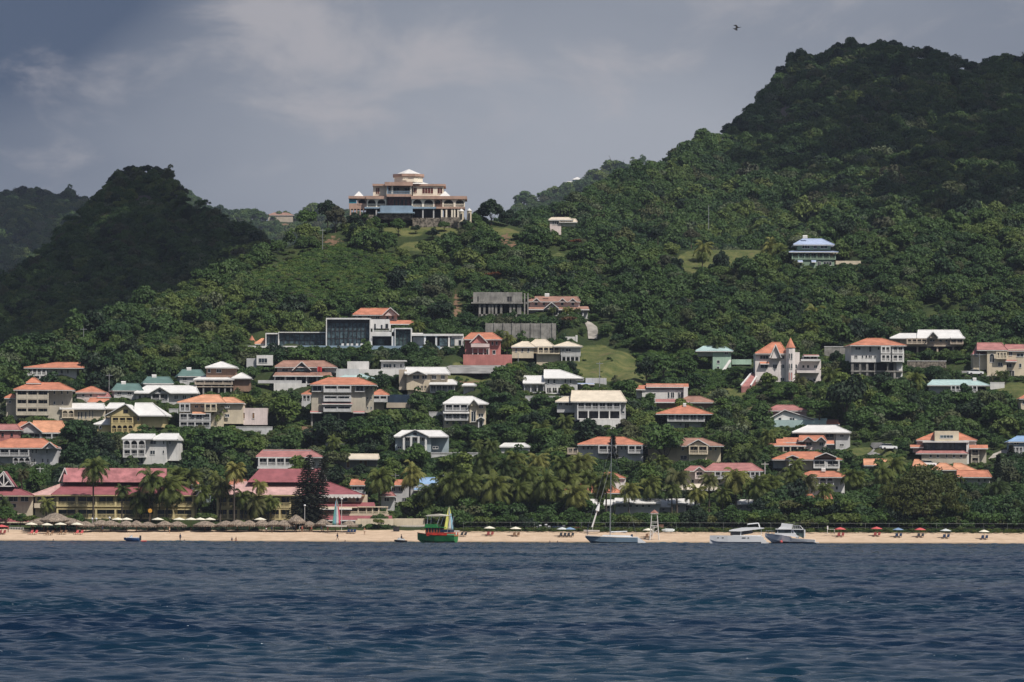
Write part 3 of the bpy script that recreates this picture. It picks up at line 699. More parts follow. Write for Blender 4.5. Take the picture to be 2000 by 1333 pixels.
h.box(724, 760, 624, 642, W, 9, -.8).box(760, 762, 632, 645, W, 8, -.5).box(724, 771, 649, 657, W, 9, -1).box(724, 727, 657, 677, W, 8, -1).box(765, 771, 642, 677, W, 8, -1).win(633, 647, [(731, 734)], y=-.8, fm=DRK).win(635, 642, [(744, 747)], y=-.8, fm=DRK).win(633, 641, [(753, 758)], y=-.8, fm=DRK)
h.gal(728, 762, 640, 650, 0, W, 1.5, doors=False, y=-.9, slab=False).box(727, 765, 657, 677, DRK, 3, 3).box(733, 750, 662, 677, GLG, 1, 2)
frame_box(h, 771, 804, 641, 677, -1.5, 9, 4, 1, lintel=4, gm=GLG)
h.box(804, 905, 652, 656, W, 9, 0).box(882, 906, 656, 680, W, 8, .5).box(804, 882, 656, 678, DRK, 3, 4.5).box(804, 826, 650, 652.1, W, 4, 1).col(656, 678, (830, 852, 877), W, .3, .25).box(806, 828, 658, 677, LG, 2, 2.5)
h.win(664, 673, [(896, 901)], y=.5, fm=DRK).win(660, 676, [(858, 874), (880, 888)], y=.2, fm=DRK, m=GLB).box(804, 906, 678, 682, W, 8, -2).box(860, 906, 682, 698, W, 6, .5).win(684, 697, [(861, 877), (879, 902)], y=.5, fm=W, m=GLB)
h.box(590, 860, 677, 684, LBL, 8, -6, part='pool_terrace').box(480, 590, 677, 681, W, 9, -3).box(484, 588, 681, 694, DRK, 7, -1).box(480, 484, 676, 695, W, 8, -3).box(456, 590, 691.5, 694, LG, 7, -4).box(862, 905, 698, 714, LG, 4, -1)
for x in (668, 678, 686, 696, 705):
    B = MB(); B.box(h.X(x), h.X(x + 4.5), -5.5, -4, h.Z(677), h.Z(677) + .4); B.box(h.X(x), h.X(x + 4.5), -4.2, -4, h.Z(677) + .4, h.Z(672.5)); B.build('lounge_seat', W, h.e)
h.end()
h = H('service_block', 'white block under the mansion', 'plain white block standing below the left end of the modern mansion', 508, 722, 480, 536, 695, cat='building')
h.box(481, 502, 700, 724, LG, 6, 1).box(501, 533, 694, 714, W, 6, 0).win(700, 709, [(505, 522)], fm=LG).end()
h = H('house', 'turret house', 'little house with a pointed orange turret left of the modern mansion', 500, 676, 482, 519, 655)
h.drum(482, 501, 671, 678, CRM).cone(481, 502, 655, 672, RO).box(498, 519, 671, 678, CRM, 6, 1).hip(496, 522, 661, 672, RP, 510, 520, 8).end()
h = H('house', 'pink house above the mansion', 'pink house with orange roof standing right behind the modern mansion', 740, 642, 690, 810, 600)
h.box(694, 775, 613, 640, PNK, 9, 2).hip(688, 750, 601, 615, RO, 704, 762, 12, .6).gf(748, 778, 601, 616, RO, PNK, 10, .6, xp=762, vent=False).shed(748, 812, 625, 634, RO, 6, -3.5, 6).box(752, 790, 634, 646, PNK, 5, 0)
h.win(617, 623, [(699, 706), (717, 723), (733, 741), (754, 759), (764, 769)], y=2).end()

h = H('house', 'salmon-red house', 'salmon-red house with orange roof, centre gable and white balcony', 940, 700, 905, 980, 648)
h.box(908, 978, 662, 700, ROS, 9, 1).hip(905, 981, 649, 663, RO, 920, 962, 12, -.4).gf(919, 951, 653, 670, RO, ROS, 6, -.8, vent=False).box(921, 949, 669, 690, ROS, 2, -.7).box(920, 956, 672, 679, PNK, 2, -2).gal(922, 956, 680, 695, 3, PNK, 2, rail=False, y=.9)
h.win(665, 672, [(927, 939)], y=-.7, arch=True).win(667, 674, [(943, 948), (960, 964), (968, 972)], y=.95).win(684, 692, [(962, 968)], y=.95).box(905, 1000, 694, 702, ROS, 2, -5).end()
h = H('villa', 'cream villa with three roofs', 'cream villa with three pale hipped roofs and a columned basement', 1070, 716, 995, 1137, 662, cat='villa')
h.box(1000, 1042, 677, 700, CRM, 6).hip(998, 1046, 667, 678, RC, 1020, 1032, 9).box(1040, 1096, 677, 690, CRM, 9, 1).hip(1028, 1084, 662, 677, RC, 1046, 1066, 12, .2).box(1095, 1134, 676, 694, LG, 8, -.6).hip(1080, 1138, 667, 677, RC, 1108, 1112, 10, -1.4)
h.gal(1050, 1093, 678, 690, 4, CRM, 1.6, y=1).box(1048, 1094, 690, 714, CRM, 8, .6).gal(1096, 1132, 696, 712, 4, LG, 2.4, rail=True, y=1.8).box(1096, 1134, 694, 696, LG, 8, -.6).box(1098, 1132, 696, 718, TAN, 5, 2).win(681, 688, [(1098, 1101), (1105, 1115)], y=-.6).win(681, 688, [(1006, 1010), (1018, 1022), (1030, 1034)]).box(1088, 1134, 714, 722, LG, 4, -1.5).end()

# ---- unfinished building, old hotel, retaining wall, road
h = H('unfinished_building', 'unfinished concrete shell', 'unfinished grey concrete shell on tall bare columns in the middle of the hill', 975, 620, 920, 1033, 571, cat='building')
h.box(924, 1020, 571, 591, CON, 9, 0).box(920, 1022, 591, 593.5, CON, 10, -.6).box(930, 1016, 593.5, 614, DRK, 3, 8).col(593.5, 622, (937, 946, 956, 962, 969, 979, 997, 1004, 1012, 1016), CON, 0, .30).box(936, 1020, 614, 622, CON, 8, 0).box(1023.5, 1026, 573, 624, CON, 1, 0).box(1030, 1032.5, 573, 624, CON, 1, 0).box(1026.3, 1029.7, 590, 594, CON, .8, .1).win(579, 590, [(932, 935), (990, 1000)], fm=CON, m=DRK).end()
h = H('hotel', 'old hillside hotel', 'pinkish two-storey guest hotel with brown roof and dormers beside the concrete shell', 1090, 618, 1031, 1150, 577, cat='hotel')
h.box(1034, 1132, 588, 606, PNK, 9, 1.5).hip(1031, 1134, 578, 589, RB, 1034, 1128, 12, .3).box(1034, 1148, 604, 620, LG, 8, 0).shed(1031, 1151, 598, 605, RB, 4, -1.8, 2)
for x in (1041, 1092, 1112): h.gf(x, x + 13, 583, 590, RB, PNK, 3, .8, vent=False)
h.gf(1064, 1090, 592, 604, RB, PNK, 4, -2.2, vent=False).win(590, 597, [(1044, 1050), (1060, 1065), (1080, 1084), (1095, 1101), (1116, 1122)], y=1.5).gal(1060, 1140, 605, 616, 8, LG, 1.4, rail=False).tank(1064, 579).end()
h = H('retaining_wall', 'long grey retaining wall', 'long stained concrete retaining wall below the concrete shell', 1015, 668, 948, 1086, 632, cat='wall')
h.box(948, 1086, 632, 668, CON, .8, 0).end(); 
for x in (948, 965, 982, 1000, 1018, 1036, 1056, 1078):
    B = MB(); B.box(h.X(x), h.X(x + 2), -.25, -.004, -2, h.Z(631)); B.build('buttress', CON, h.e)
h = H('garden_wall', 'white wall by the drive', 'short white garden wall beside the steep drive', 1112, 668, 1096, 1128, 658, cat='wall'); h.box(1096, 1128, 658, 668, W, .5, 0).box(1124, 1128, 655, 668, W, .8, -.1).end()

# ---- centre rows
h = H('house', 'cream house with white L roof', 'cream two-storey house with dormer gable and white wrap-around roof', 840, 778, 778, 930, 716)
h.box(794, 840, 728, 762, CRM, 9).box(840, 874, 728, 748, CRM, 8, .4).box(779, 794, 722, 762, TAN, 8, 1).hip(790, 879, 717, 730, RW, 792, 870, 12, -.8).gf(798, 833, 725, 733, RW, CRM, 5, -.7, vent=False).shed(838, 893, 745, 751, RW, 5, -3.2, 3).hip(858, 893, 741, 747, RW, 866, 884, 7, .5).hip(902, 931, 749, 753, RW, 908, 925, 6)
h.win(733, 741, [(806, 819), (824, 834), (843, 852), (861, 869)]).gal(812, 836, 752, 764, 3, CRM, 1.6).gal(840, 886, 752, 766, 4, LG, 3, y=1, dm=GLB).box(840, 888, 752, 772, LG, 7, 1.2).box(796, 840, 762, 780, CRM, 7, .8).box(905, 926, 753, 770, LG, 4, 1).win(766, 776, [(814, 820), (826, 832)], y=.8).end()
h = H('flat_roofed_house', 'white flat-roofed house', 'plain white flat-roofed house above the tall apartment block', 735, 736, 677, 800, 705)
h.box(678, 720, 706, 728, W, 8, 1).box(742, 794, 704, 706.5, W, 7, -1).box(744, 790, 706.5, 722, LG, 6, 0).box(700, 800, 722, 738, W, 3, -2).win(711, 719, [(748, 765), (768, 773), (781, 785)]).end()
h = H('villa', 'white villa with twin roofs', 'white villa with two bright white roofs, arched porch and round attic window', 1080, 768, 1020, 1136, 722, cat='villa')
h.box(1064, 1128, 737, 768, LG, 9).hip(1062, 1140, 722, 739, RW, 1063, 1094, 11, -.8).box(1022, 1064, 748, 768, LG, 6, 1.5).hip(1021, 1064, 734, 749, RW, 1024, 1062, 9, -.6).arc(1024, 1062, 750, 766, 3, LG, 1.6, y=1.6, rail=False).hip(1124, 1140, 737, 742, RW, 1126, 1136, 5)
h.win(740, 750, [(1069, 1073), (1080, 1085), (1102, 1106), (1113, 1116)], arch=True).gal(1066, 1112, 756, 768, 4, W, 1.4, dm=DRK, rail=False)
B = MB(); B.lathe([(.45, 0), (.45, .06)], 14); o_ = B.build('round_window', W, h.e); o_.rotation_euler = (R(90), 0, 0); o_.location = (h.X(1093), -.002, h.Z(741)); h.end()
h = H('shed', 'low shed with pale blue roof', 'low building with a thin pale blue roof right of the twin-roofed white villa', 1140, 762, 1118, 1186, 737, cat='shed')
h.box(1122, 1158, 750, 764, LG, 5).shed(1118, 1161, 748, 751, RSB, 4, -1.5).box(1144, 1185, 738, 756, LG, 5, 3).end()
h = H('house', 'large pale house with cream roof', 'large pale grey house with a big cream gable-end roof and dark ground-floor openings', 1165, 834, 1085, 1223, 762)
h.box(1122, 1222, 784, 822, LG, 10).hip(1114, 1224, 763, 785, RC, 1117, 1212, 13, -2.2).box(1088, 1124, 784, 806, LG, 7, 1).hip(1084, 1122, 775, 785, RC, 1102, 1116, 9, 0).gal(1127, 1212, 786, 800, 6, LG, 1.8).gal(1127, 1212, 802, 818, 4, W, 1.8, rail=False, doors=False).box(1129, 1210, 802, 818, DRK, .5, -.6).win(785, 793, [(1091, 1098), (1103, 1118)], y=1).box(1132, 1216, 821, 836, W, 2, -3).win(785, 789, [(1214, 1220)]).win(803, 808, [(1214, 1220)]).end()
h = H('apartment_house', 'cream three-storey house', 'cream three-storey house with white hipped roof and a porch tower', 908, 838, 864, 954, 774, rot=3)
h.box(867, 949, 788, 838, CRM, 10).hip(864, 954, 774, 789, RW, 888, 925, 13, -1.6).gf(916, 933, 781, 792, RW, CRM, 4, -1.7, vent=False).box(917, 931, 790, 826, CRM, 1, -1.1).gal(868, 914, 790, 802, 3, LG, 1.5).shed(865, 916, 803, 807, RW, 2, -2).gal(868, 914, 807, 820, 3, LG, 1.5).win(824, 829, [(871, 876), (883, 888), (896, 902), (908, 912)])
h.win(791, 798, [(935, 944)]).win(808, 815, [(934, 944)]).win(804, 824, [(920, 929)], y=-1.1).gf(932, 945, 815, 820, RW, CRM, 2, -1.8, vent=False).gal(933, 944, 820, 838, 1, LG, 1.8, rail=False).box(905, 966, 838, 843, LG, 3, -3).end()
h = H('house', 'blue-grey columned house', 'blue-grey house with a white pediment and four tall columns', 820, 886, 769, 877, 840)
h.box(772, 842, 852, 886, BLG, 8).box(842, 876, 852, 884, BLG, 6, 1.5).hip(769, 876, 841, 853, RW, 785, 860, 10, -1).gf(785, 836, 840, 853, RW, BLG, 6, -2, vent=True).gal(787, 834, 853, 884, 3, W, 2.2, rail=False, doors=False, cw=.26).win(855, 862, [(792, 800), (810, 814), (823, 831)]).win(870, 880, [(792, 800), (822, 830)]).win(872, 877, [(776, 784), (845, 856)]).end()
h = H('garden_wall', 'balustraded wall', 'long pale balustraded wall running right from the blue-grey columned house', 895, 899, 842, 945, 884, cat='wall')
h.box(842, 945, 889, 899, LG, .4, 0); B = MB(); 
for i in range(50): x = h.X(842 + i * 2.1); B.box(x - .07, x + .07, .1, .25, h.Z(889) + .004, h.Z(885.4))
B.box(h.X(842), h.X(945), .05, .3, h.Z(885.4) + .004, h.Z(884)); B.build('balustrade', LG, h.e); h.end()
h = H('cottage', 'low white-walled cottage', 'low whitewashed cottage half hidden by trees in the centre', 1005, 884, 975, 1036, 866); h.box(978, 1034, 872, 886, LG, 5).hip(975, 1036, 866, 873, RW, 985, 1025, 7).end()
h = H('house', 'white cubic house', 'white cubic house with flat orange-tiled parapets', 1295, 787, 1243, 1346, 749)
h.box(1254, 1342, 762, 788, W, 8).box(1262, 1335, 752, 763, LG, 7, .6).shed(1262, 1345, 749, 756, RO, 3, -.6).box(1244, 1262, 758, 778, W, 6, 1).shed(1242, 1262, 752, 761, RO, 4, -.3).box(1335, 1343, 756, 788, W, 1, -1.5).win(768, 772, [(1277, 1281)]).win(766, 778, [(1304, 1308), (1310, 1317), (1324, 1328), (1330, 1334)]).end()
h = H('house', 'brown-roofed bungalow', 'low bungalow with dark red-brown roofs between two orange-roofed houses', 1330, 798, 1280, 1400, 774)
h.box(1283, 1326, 786, 798, BRN, 5).shed(1280, 1346, 779, 786, RR, 5, -1.2, 1).box(1345, 1396, 786, 800, BRN, 6, .5).hip(1320, 1400, 774, 786, RB, 1345, 1370, 9, -.5).end()
h = H('house', 'orange pyramid-roofed house', 'white house under a low orange pyramid roof with dark loggia', 1335, 840, 1281, 1391, 792)
h.box(1303, 1378, 808, 840, LG, 9).hip(1280, 1392, 792, 809, RO, 1334, 1346, 13, -2.4).gal(1303, 1376, 809, 822, 5, LG, 1.8).win(826, 832, [(1326, 1332)]).win(827, 840, [(1337, 1346)], m=DRK).tank(1335, 794, 6).end()
h = H('house', 'long orange-roofed house', 'long white house with wide orange roof behind a dark conifer', 1195, 900, 1108, 1258, 854)
h.box(1130, 1256, 868, 900, LG, 9).hip(1127, 1259, 854, 869, RO, 1168, 1220, 13, -1.6).gal(1168, 1204, 870, 884, 2, LG).gal(1226, 1255, 870, 884, 2, LG).win(872, 879, [(1137, 1142), (1146, 1151), (1154, 1158), (1212, 1216), (1220, 1224)]).gal(1108, 1129, 875, 886, 2, TAN, 2, y=1).box(1108, 1130, 875, 892, TAN, 3, 1).win(890, 897, [(1216, 1220)]).end()
h = H('villa', 'cream villa with brown roof', 'broad cream villa with a dull brown roof and a pale front gable', 1335, 906, 1262, 1413, 856, cat='villa')
h.box(1268, 1408, 870, 906, CRM, 9, 1).hip(1261, 1414, 856, 871, RB, 1295, 1375, 14, -1.4).gf(1343, 1383, 859, 871, RB, CRM, 7, -1.6, vent=False).gal(1345, 1382, 871, 886, 2, CRM, 2.2).win(873, 880, [(1332, 1336), (1385, 1391), (1396, 1400)], y=1).win(890, 898, [(1329, 1342), (1352, 1356)], y=1).box(1345, 1380, 887, 906, CRM, 2, -1).tank(1315, 857, 8).tank(1330, 857, 7).end()
h = H('apartment_house', 'long pink-roofed terrace', 'long two-storey terrace with pinkish-red roofs and porches, right of centre', 1412, 950, 1336, 1491, 904, cat='house')
h.box(1342, 1486, 919, 950, PNK, 9, 1).hip(1372, 1491, 905, 920, RR, 1395, 1470, 13, -1.2).hip(1336, 1384, 911, 920, RR, 1350, 1370, 10, -1).gf(1355, 1375, 913, 922, RR, PNK, 5, -1.8, vent=False).gal(1357, 1374, 921, 934, 1, PNK, 2).gal(1395, 1420, 921, 934, 2, LG, 1.6).gal(1455, 1484, 921, 934, 3, LG, 1.6).win(937, 944, [(1350, 1356), (1380, 1388), (1400, 1408), (1460, 1468)], y=1).end()

# ---- right side
h = H('villa', 'pink turreted villa', 'tall pale pink villa with orange roofs and a pointed turret', 1545, 750, 1474, 1606, 660, cat='villa')
h.box(1475, 1536, 690, 750, CAS, 10).box(1536, 1562, 688, 750, CAS, 9, .5).box(1562, 1604, 705, 750, CAS, 9, 1).hip(1474, 1538, 668, 691, RO, 1510, 1526, 13, -1)
h.gf(1504, 1524, 674, 700, CAS, CAS, 3, -1.3, vent=False).drum(1534, 1553, 678, 746, CAS, -2.2, 8).cone(1533, 1554, 660, 680, RO, -2.4).win(695, 702, [(1484, 1501), (1508, 1518), (1525, 1532)]).win(692, 702, [(1539.5, 1542), (1544, 1547)], y=-2.15, arch=True).win(712, 720, [(1485, 1500), (1509, 1518), (1525, 1532), (1553, 1557)])
h.win(712, 721, [(1539.5, 1542), (1544, 1547)], y=-2.15, arch=True).win(728, 744, [(1539.5, 1542), (1544, 1547)], y=-2.15, m=ROS).shed(1484, 1502, 707, 711, RO, 1, -1).box(1564, 1602, 702, 706, W, 3, -1.5).gal(1568, 1598, 695, 704, 2, LG, 2, y=3).shed(1570, 1600, 692, 695, RR, 4, -.5).box(1568, 1598, 694, 706, DRK, 2, 4).win(713, 719, [(1567, 1572), (1576, 1581), (1590, 1597)], y=1).box(1556, 1600, 724, 729, CAS, 3, -1.6).win(739, 745, [(1554, 1566), (1573, 1580), (1588, 1594)], y=.45).win(738, 745, [(1524, 1532)]).end()
h = H('ramp', 'red-paved ramp', 'sloping red-paved drive with white kerb walls beside the pink turreted villa', 1466, 758, 1446, 1482, 728, cat='driveway')
B = MB(); B.add([(h.X(1447), -3, .3), (h.X(1464), -3, .3), (h.X(1482), 4, h.Z(729)), (h.X(1470), 4, h.Z(729)), (h.X(1447), -3, -3), (h.X(1464), -3, -3), (h.X(1482), 4, -3), (h.X(1470), 4, -3)], [(0, 1, 2, 3), (4, 7, 6, 5), (0, 4, 5, 1), (1, 5, 6, 2), (2, 6, 7, 3), (3, 7, 4, 0)]); B.build('paving', RR, h.e)
B = MB(); B.tube((h.X(1446), -3.1, .5), (h.X(1469), 4, h.Z(728)), .25, .25, 4); B.tube((h.X(1465), -3.1, .5), (h.X(1483), 4, h.Z(728)), .25, .25, 4); B.build('kerb_wall', W, h.e); h.end()
h = H('house', 'mint green house', 'mint green two-storey house half hidden by a dark palm', 1405, 726, 1362, 1470, 676)
h.box(1392, 1428, 684, 726, GRN, 8).hip(1358, 1432, 676, 686, RT, 1375, 1415, 10, -.8).box(1364, 1392, 686, 696, LG, 6, 1).box(1430, 1468, 702, 712, GRN, 3, 1).win(687, 693, [(1415, 1422)]).win(704, 710, [(1400, 1406)]).win(716, 721, [(1400, 1405)])
B = MB(); B.add([(h.X(1408), -1.5, 0), (h.X(1412), -1.5, 0), (h.X(1428), -.3, h.Z(703)), (h.X(1424), -.3, h.Z(703)), (h.X(1408), -1.5, -.6), (h.X(1412), -1.5, -.6), (h.X(1428), -.3, h.Z(706)), (h.X(1424), -.3, h.Z(706))], [(0, 1, 2, 3), (4, 7, 6, 5), (0, 4, 5, 1), (1, 5, 6, 2), (2, 6, 7, 3), (3, 7, 4, 0)]); B.build('staircase', W, h.e); h.end()
h = H('apartment_house', 'white block on concrete base', 'tall white block with orange roof on an unfinished grey concrete base', 1712, 742, 1658, 1770, 660, rot=4, cat='apartment block')
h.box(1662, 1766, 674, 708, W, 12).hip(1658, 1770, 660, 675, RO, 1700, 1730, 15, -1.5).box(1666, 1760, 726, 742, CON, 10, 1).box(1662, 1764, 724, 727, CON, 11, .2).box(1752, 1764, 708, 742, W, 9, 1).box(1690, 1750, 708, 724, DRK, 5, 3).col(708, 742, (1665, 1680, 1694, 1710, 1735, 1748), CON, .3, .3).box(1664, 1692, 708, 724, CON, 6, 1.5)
h.win(678, 684, [(1670, 1681), (1714, 1718), (1742, 1750), (1756, 1759)]).win(678, 688, [(1697, 1702)], arch=True).win(694, 700, [(1668, 1675), (1683, 1686), (1690, 1694), (1696, 1703), (1707, 1711), (1740, 1748)]).gal(1719, 1738, 677, 689, 2, W, 1.5).gal(1719, 1738, 693, 705, 2, W, 1.5).gal(1742, 1764, 677, 689, 2, W, 1).gal(1742, 1764, 693, 705, 2, W, 1)
h.win(711, 718, [(1672, 1681)], y=1.5, fm=CON).win(730, 740, [(1672, 1682), (1702, 1712), (1726, 1736)], y=1, fm=CON, m=DRK).end()
h = H('house', 'brown house with white roof', 'wide brown house with bright white roof on dark stilts, upper right', 1810, 690, 1737, 1884, 644)
h.box(1758, 1880, 660, 676, TAN, 9).hip(1790, 1882, 644, 661, RW, 1796, 1876, 12, -1).hip(1737, 1812, 651, 661, RW, 1760, 1800, 10, -.8).hip(1855, 1884, 655, 661, RW, 1860, 1880, 8, -1.8).gf(1812, 1830, 649, 660, RW, TAN, 5, -1.8, vent=False).gal(1770, 1810, 662, 671, 4, TAN, 1.4).box(1740, 1760, 661, 672, TAN, 6, 1).gal(1855, 1881, 662, 671, 2, TAN, 1.4).win(663, 668, [(1816, 1826), (1834, 1840), (1846, 1851)])
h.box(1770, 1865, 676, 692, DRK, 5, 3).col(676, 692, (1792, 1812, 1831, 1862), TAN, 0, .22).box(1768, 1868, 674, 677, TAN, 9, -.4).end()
h = H('villa', 'cream villa with pink roofs', 'cream villa with pinkish roofs and arched windows at the right edge', 1960, 738, 1897, 2030, 669, cat='villa')
h.box(1902, 1935, 690, 724, CRM, 7, 2).hip(1900, 1934, 684, 692, RR, 1906, 1934, 8, .8).box(1928, 1966, 684, 738, CRM, 9).box(1966, 2030, 682, 738, CRM, 9, 1).hip(1908, 1968, 669, 684, RR, 1912, 1960, 12, -.5).hip(1962, 2034, 672, 685, RR, 1968, 2030, 12, .4).box(1914, 1934, 680, 686, CRM, 5, 1)
h.win(695, 708, [(1933, 1942)], arch=True).gal(1945, 1966, 688, 700, 3, CRM, 1.2).win(688, 695, [(1971, 1978)], y=1, arch=True).win(708, 716, [(1949, 1958)], m=GL).win(710, 718, [(1965, 1977), (1991, 1996)], y=.98).win(690, 697, [(1986, 2000), (1905, 1911)], y=1).win(724, 736, [(1966, 1982)], y=.98, m=DRK).shed(1962, 1986, 703, 706, RR, 1.4, -.4).box(1940, 2030, 738, 752, LG, 3, -4).end()
h = H('bungalow', 'long aqua-roofed bungalow', 'long low bungalow with a pale aqua roof and columned veranda at the right', 1872, 768, 1811, 1932, 742)
h.box(1814, 1910, 752, 768, LG, 8).hip(1810, 1933, 742, 753, RT, 1824, 1908, 11, -1.6).gal(1856, 1908, 753, 766, 6, LG, 1.6).tank(1902, 744, 7).end()
h = H('villa', 'pink villa with slanted roof', 'pale pink villa with slanting coral roof above an aqua wall', 1540, 836, 1497, 1578, 791)
h.box(1498, 1576, 800, 822, PNK, 8, 2).hip(1496, 1577, 791, 802, RR, 1520, 1552, 11, .6).gf(1500, 1590, 801, 820, RR, W, 5, -.5, xp=1532, vent=False).win(816, 823, [(1520, 1526), (1542, 1552)], y=-.51).end()
h = H('building', 'aqua flat-roofed building', 'long pale aqua flat-topped building between the pink villa and the white-roofed house', 1560, 840, 1502, 1640, 817, cat='building')
h.box(1504, 1614, 821, 836, RT, 6).box(1590, 1616, 817, 822, RT, 4, 1).box(1615, 1638, 829, 838, LG, 5, 1).shed(1614, 1640, 819, 829, RO, 4, 0).box(1505, 1560, 836, 842, LG, 4, .5).end()
h = H('house', 'grey house with white roof', 'grey two-storey house with broad white roof and bare side wall, right of centre', 1620, 882, 1547, 1663, 831)
h.box(1632, 1660, 844, 882, LG, 9, -.5).box(1560, 1632, 844, 880, LG, 6, 2.5).hip(1546, 1662, 831, 845, RW, 1580, 1635, 13, -1.5).gal(1610, 1631, 846, 860, 1, LG, 2.5, y=2.4).win(849, 854, [(1640, 1648)], y=-.5).win(867, 872, [(1640, 1648)], y=-.5).end()
h = H('house', 'stepped orange-roofed house', 'tan house with stepped orange roofs and two small gables', 1560, 886, 1497, 1616, 850)
h.box(1526, 1575, 870, 886, TAN, 6, 1).box(1572, 1614, 860, 886, PNK, 7).shed(1496, 1574, 866, 871, RO, 4, -2, 4).shed(1517, 1536, 857, 868, RO, 3, 1).shed(1530, 1570, 854, 864, RO, 4, 2, 2).hip(1559, 1614, 851, 861, RO, 1563, 1610, 9, -.8).gf(1568, 1588, 854, 863, RO, PNK, 3, -1.2, vent=False).gf(1594, 1612, 854, 863, RO, PNK, 3, -1.2, vent=False).gal(1528, 1572, 872, 882, 3, TAN, 2, rail=False).win(864, 871, [(1574, 1586), (1600, 1608)]).shed(1612, 1630, 860, 867, RO, 2, 1).end()
h = H('house', 'wide orange-roofed house with dormer', 'cream house with wide orange roof, dark dormer gable and white balconies', 1578, 926, 1508, 1644, 883)
h.box(1536, 1640, 897, 926, CRM, 8, .5).box(1512, 1537, 897, 915, BLG, 6, 1.5).hip(1507, 1645, 883, 898, RO, 1545, 1598, 13, -1.8).gf(1592, 1632, 885, 894, RO, BRN, 5, -2.1, vent=False).gf(1536, 1558, 890, 895, RO, BRN, 3, -1.9, vent=False).gal(1540, 1561, 899, 913, 1, W).gal(1588, 1612, 899, 913, 1, W).gal(1613, 1639, 899, 913, 1, W).box(1563, 1586, 899, 918, TAN, 1, -.3).end()
h = H('house', 'white arcaded house', 'white house with orange roof and three arched openings behind palms', 1604, 966, 1555, 1656, 920)
h.box(1561, 1650, 931, 966, W, 9, .5).hip(1553, 1657, 921, 932, RO, 1585, 1632, 12, -1.6).arc(1586, 1628, 933, 947, 3, W, 1.4, y=.5).win(934, 939, [(1575, 1578)], y=.5).win(950, 957, [(1571, 1579), (1584, 1587), (1632, 1637)], y=.5).tank(1606, 921, 8).end()
for i, (x0, x1, yt, yb, b_, sh, lb) in enumerate(((1574, 1590, 966, 972, 980, 'small orange roof', 'scrap of orange roof showing through bushes left of a palm'), (1598, 1626, 964, 976, 984, 'steep orange shed roof', 'small steep orange roof among bushes below the arcaded house'))):
    h = H('shed', sh, lb, (x0 + x1) / 2, b_, x0, x1, yt, cat='shed'); h.box(x0 + 1, x1 - 1, yb, b_, TAN, 4).hip(x0, x1, yt, yb, RO, x0 + 4, x1 - 4, 5).end()
h = H('modern_villa', 'modern cream and glass villa', 'modern villa with cream block, blue-grey glass front and orange side roofs, right', 1850, 910, 1779, 1928, 842, rot=-3, cat='villa')
h.box(1826, 1873, 842, 864, CRM, 9, 1).hip(1790, 1836, 845, 860, RO, 1826, 1832, 11, 2).hip(1864, 1909, 845, 860, RO, 1870, 1876, 11, 2).box(1792, 1828, 858, 880, PNK, 7, 3).box(1872, 1907, 858, 880, PNK, 7, 3).win(850, 856, [(1836, 1862)], y=1, m=GLB)
h.box(1802, 1892, 862, 865, W, 7, -1.5).box(1804, 1888, 865, 880, DBL, 5, 0).win(865, 878, rng_(1805, 1870, 4, 17), y=-.01, m=GLB, fm=DRK).box(1887, 1892, 865, 908, W, 4, -1.2).box(1800, 1888, 885, 908, BEI, 7, -2).hip(1788, 1890, 875, 886, RR, 1812, 1870, 9, -2.6).win(888, 895, [(1815, 1820), (1829, 1834), (1847, 1850), (1860, 1865), (1874, 1879)], y=-2)
h.box(1895, 1926, 874, 912, BEI, 8, 0).shed(1893, 1929, 869, 876, RO, 3, -1.8).gal(1896, 1912, 877, 890, 1, BEI, 1.2).gal(1896, 1912, 893, 906, 1, BEI, 1.2).shed(1778, 1804, 869, 874, RO, 3, -.5).box(1784, 1803, 874, 884, PNK, 4, 1).end()
h = H('house', 'house with long orange roof', 'low house with a flat peach roof beside the parking place, right', 1716, 922, 1688, 1747, 896); h.box(1690, 1744, 908, 922, LG, 7, 1).hip(1687, 1747, 897, 909, RP, 1689, 1745, 9, -.4).end()
h = H('house', 'house with tan roof above the great tree', 'house showing its tan hipped roofs above the crown of the great tree', 1862, 934, 1823, 1906, 904); h.box(1828, 1900, 917, 934, LG, 6, 1).hip(1820, 1870, 905, 918, RP, 1838, 1850, 9).hip(1862, 1908, 905, 919, RP, 1866, 1880, 8, .4).end()
h = H('cottage', 'little orange-roofed cottage', 'little cottage with orange pyramid roof left of the tan-roofed house', 1797, 922, 1784, 1812, 900); h.box(1786, 1810, 910, 922, LG, 5, 1).hip(1782, 1813, 898, 911, RP, 1788, 1796, 7).end()
h = H('house', 'red-roofed house by the great tree', 'white house with coral roof right of the great tree', 1905, 950, 1870, 1938, 918); h.box(1880, 1934, 931, 950, LG, 7, 1).hip(1869, 1937, 919, 932, RO, 1872, 1932, 9, -.4).win(936, 942, [(1910, 1915), (1922, 1926)], y=1).box(1945, 1965, 936, 948, PNK, 4).end()
h = H('house', 'blue-roofed house at right edge', 'pale blue-grey house with blue roof at the right edge', 1990, 892, 1968, 2040, 852); h.box(1972, 2040, 862, 892, LBL, 8).hip(1968, 2044, 852, 863, RL, 1990, 2030, 11, -1).win(864, 869, [(1980, 1990)]).gal(1974, 1998, 873, 888, 3, LG, 1.4).end()
h = H('house', 'orange-roofed house at right edge', 'tall house with orange roof cut by the right edge', 2003, 806, 1991, 2040, 768); h.box(1994, 2040, 778, 806, CRM, 8).hip(1990, 2044, 768, 779, RO, 2010, 2030, 10).win(783, 790, [(1997, 2003)]).end()

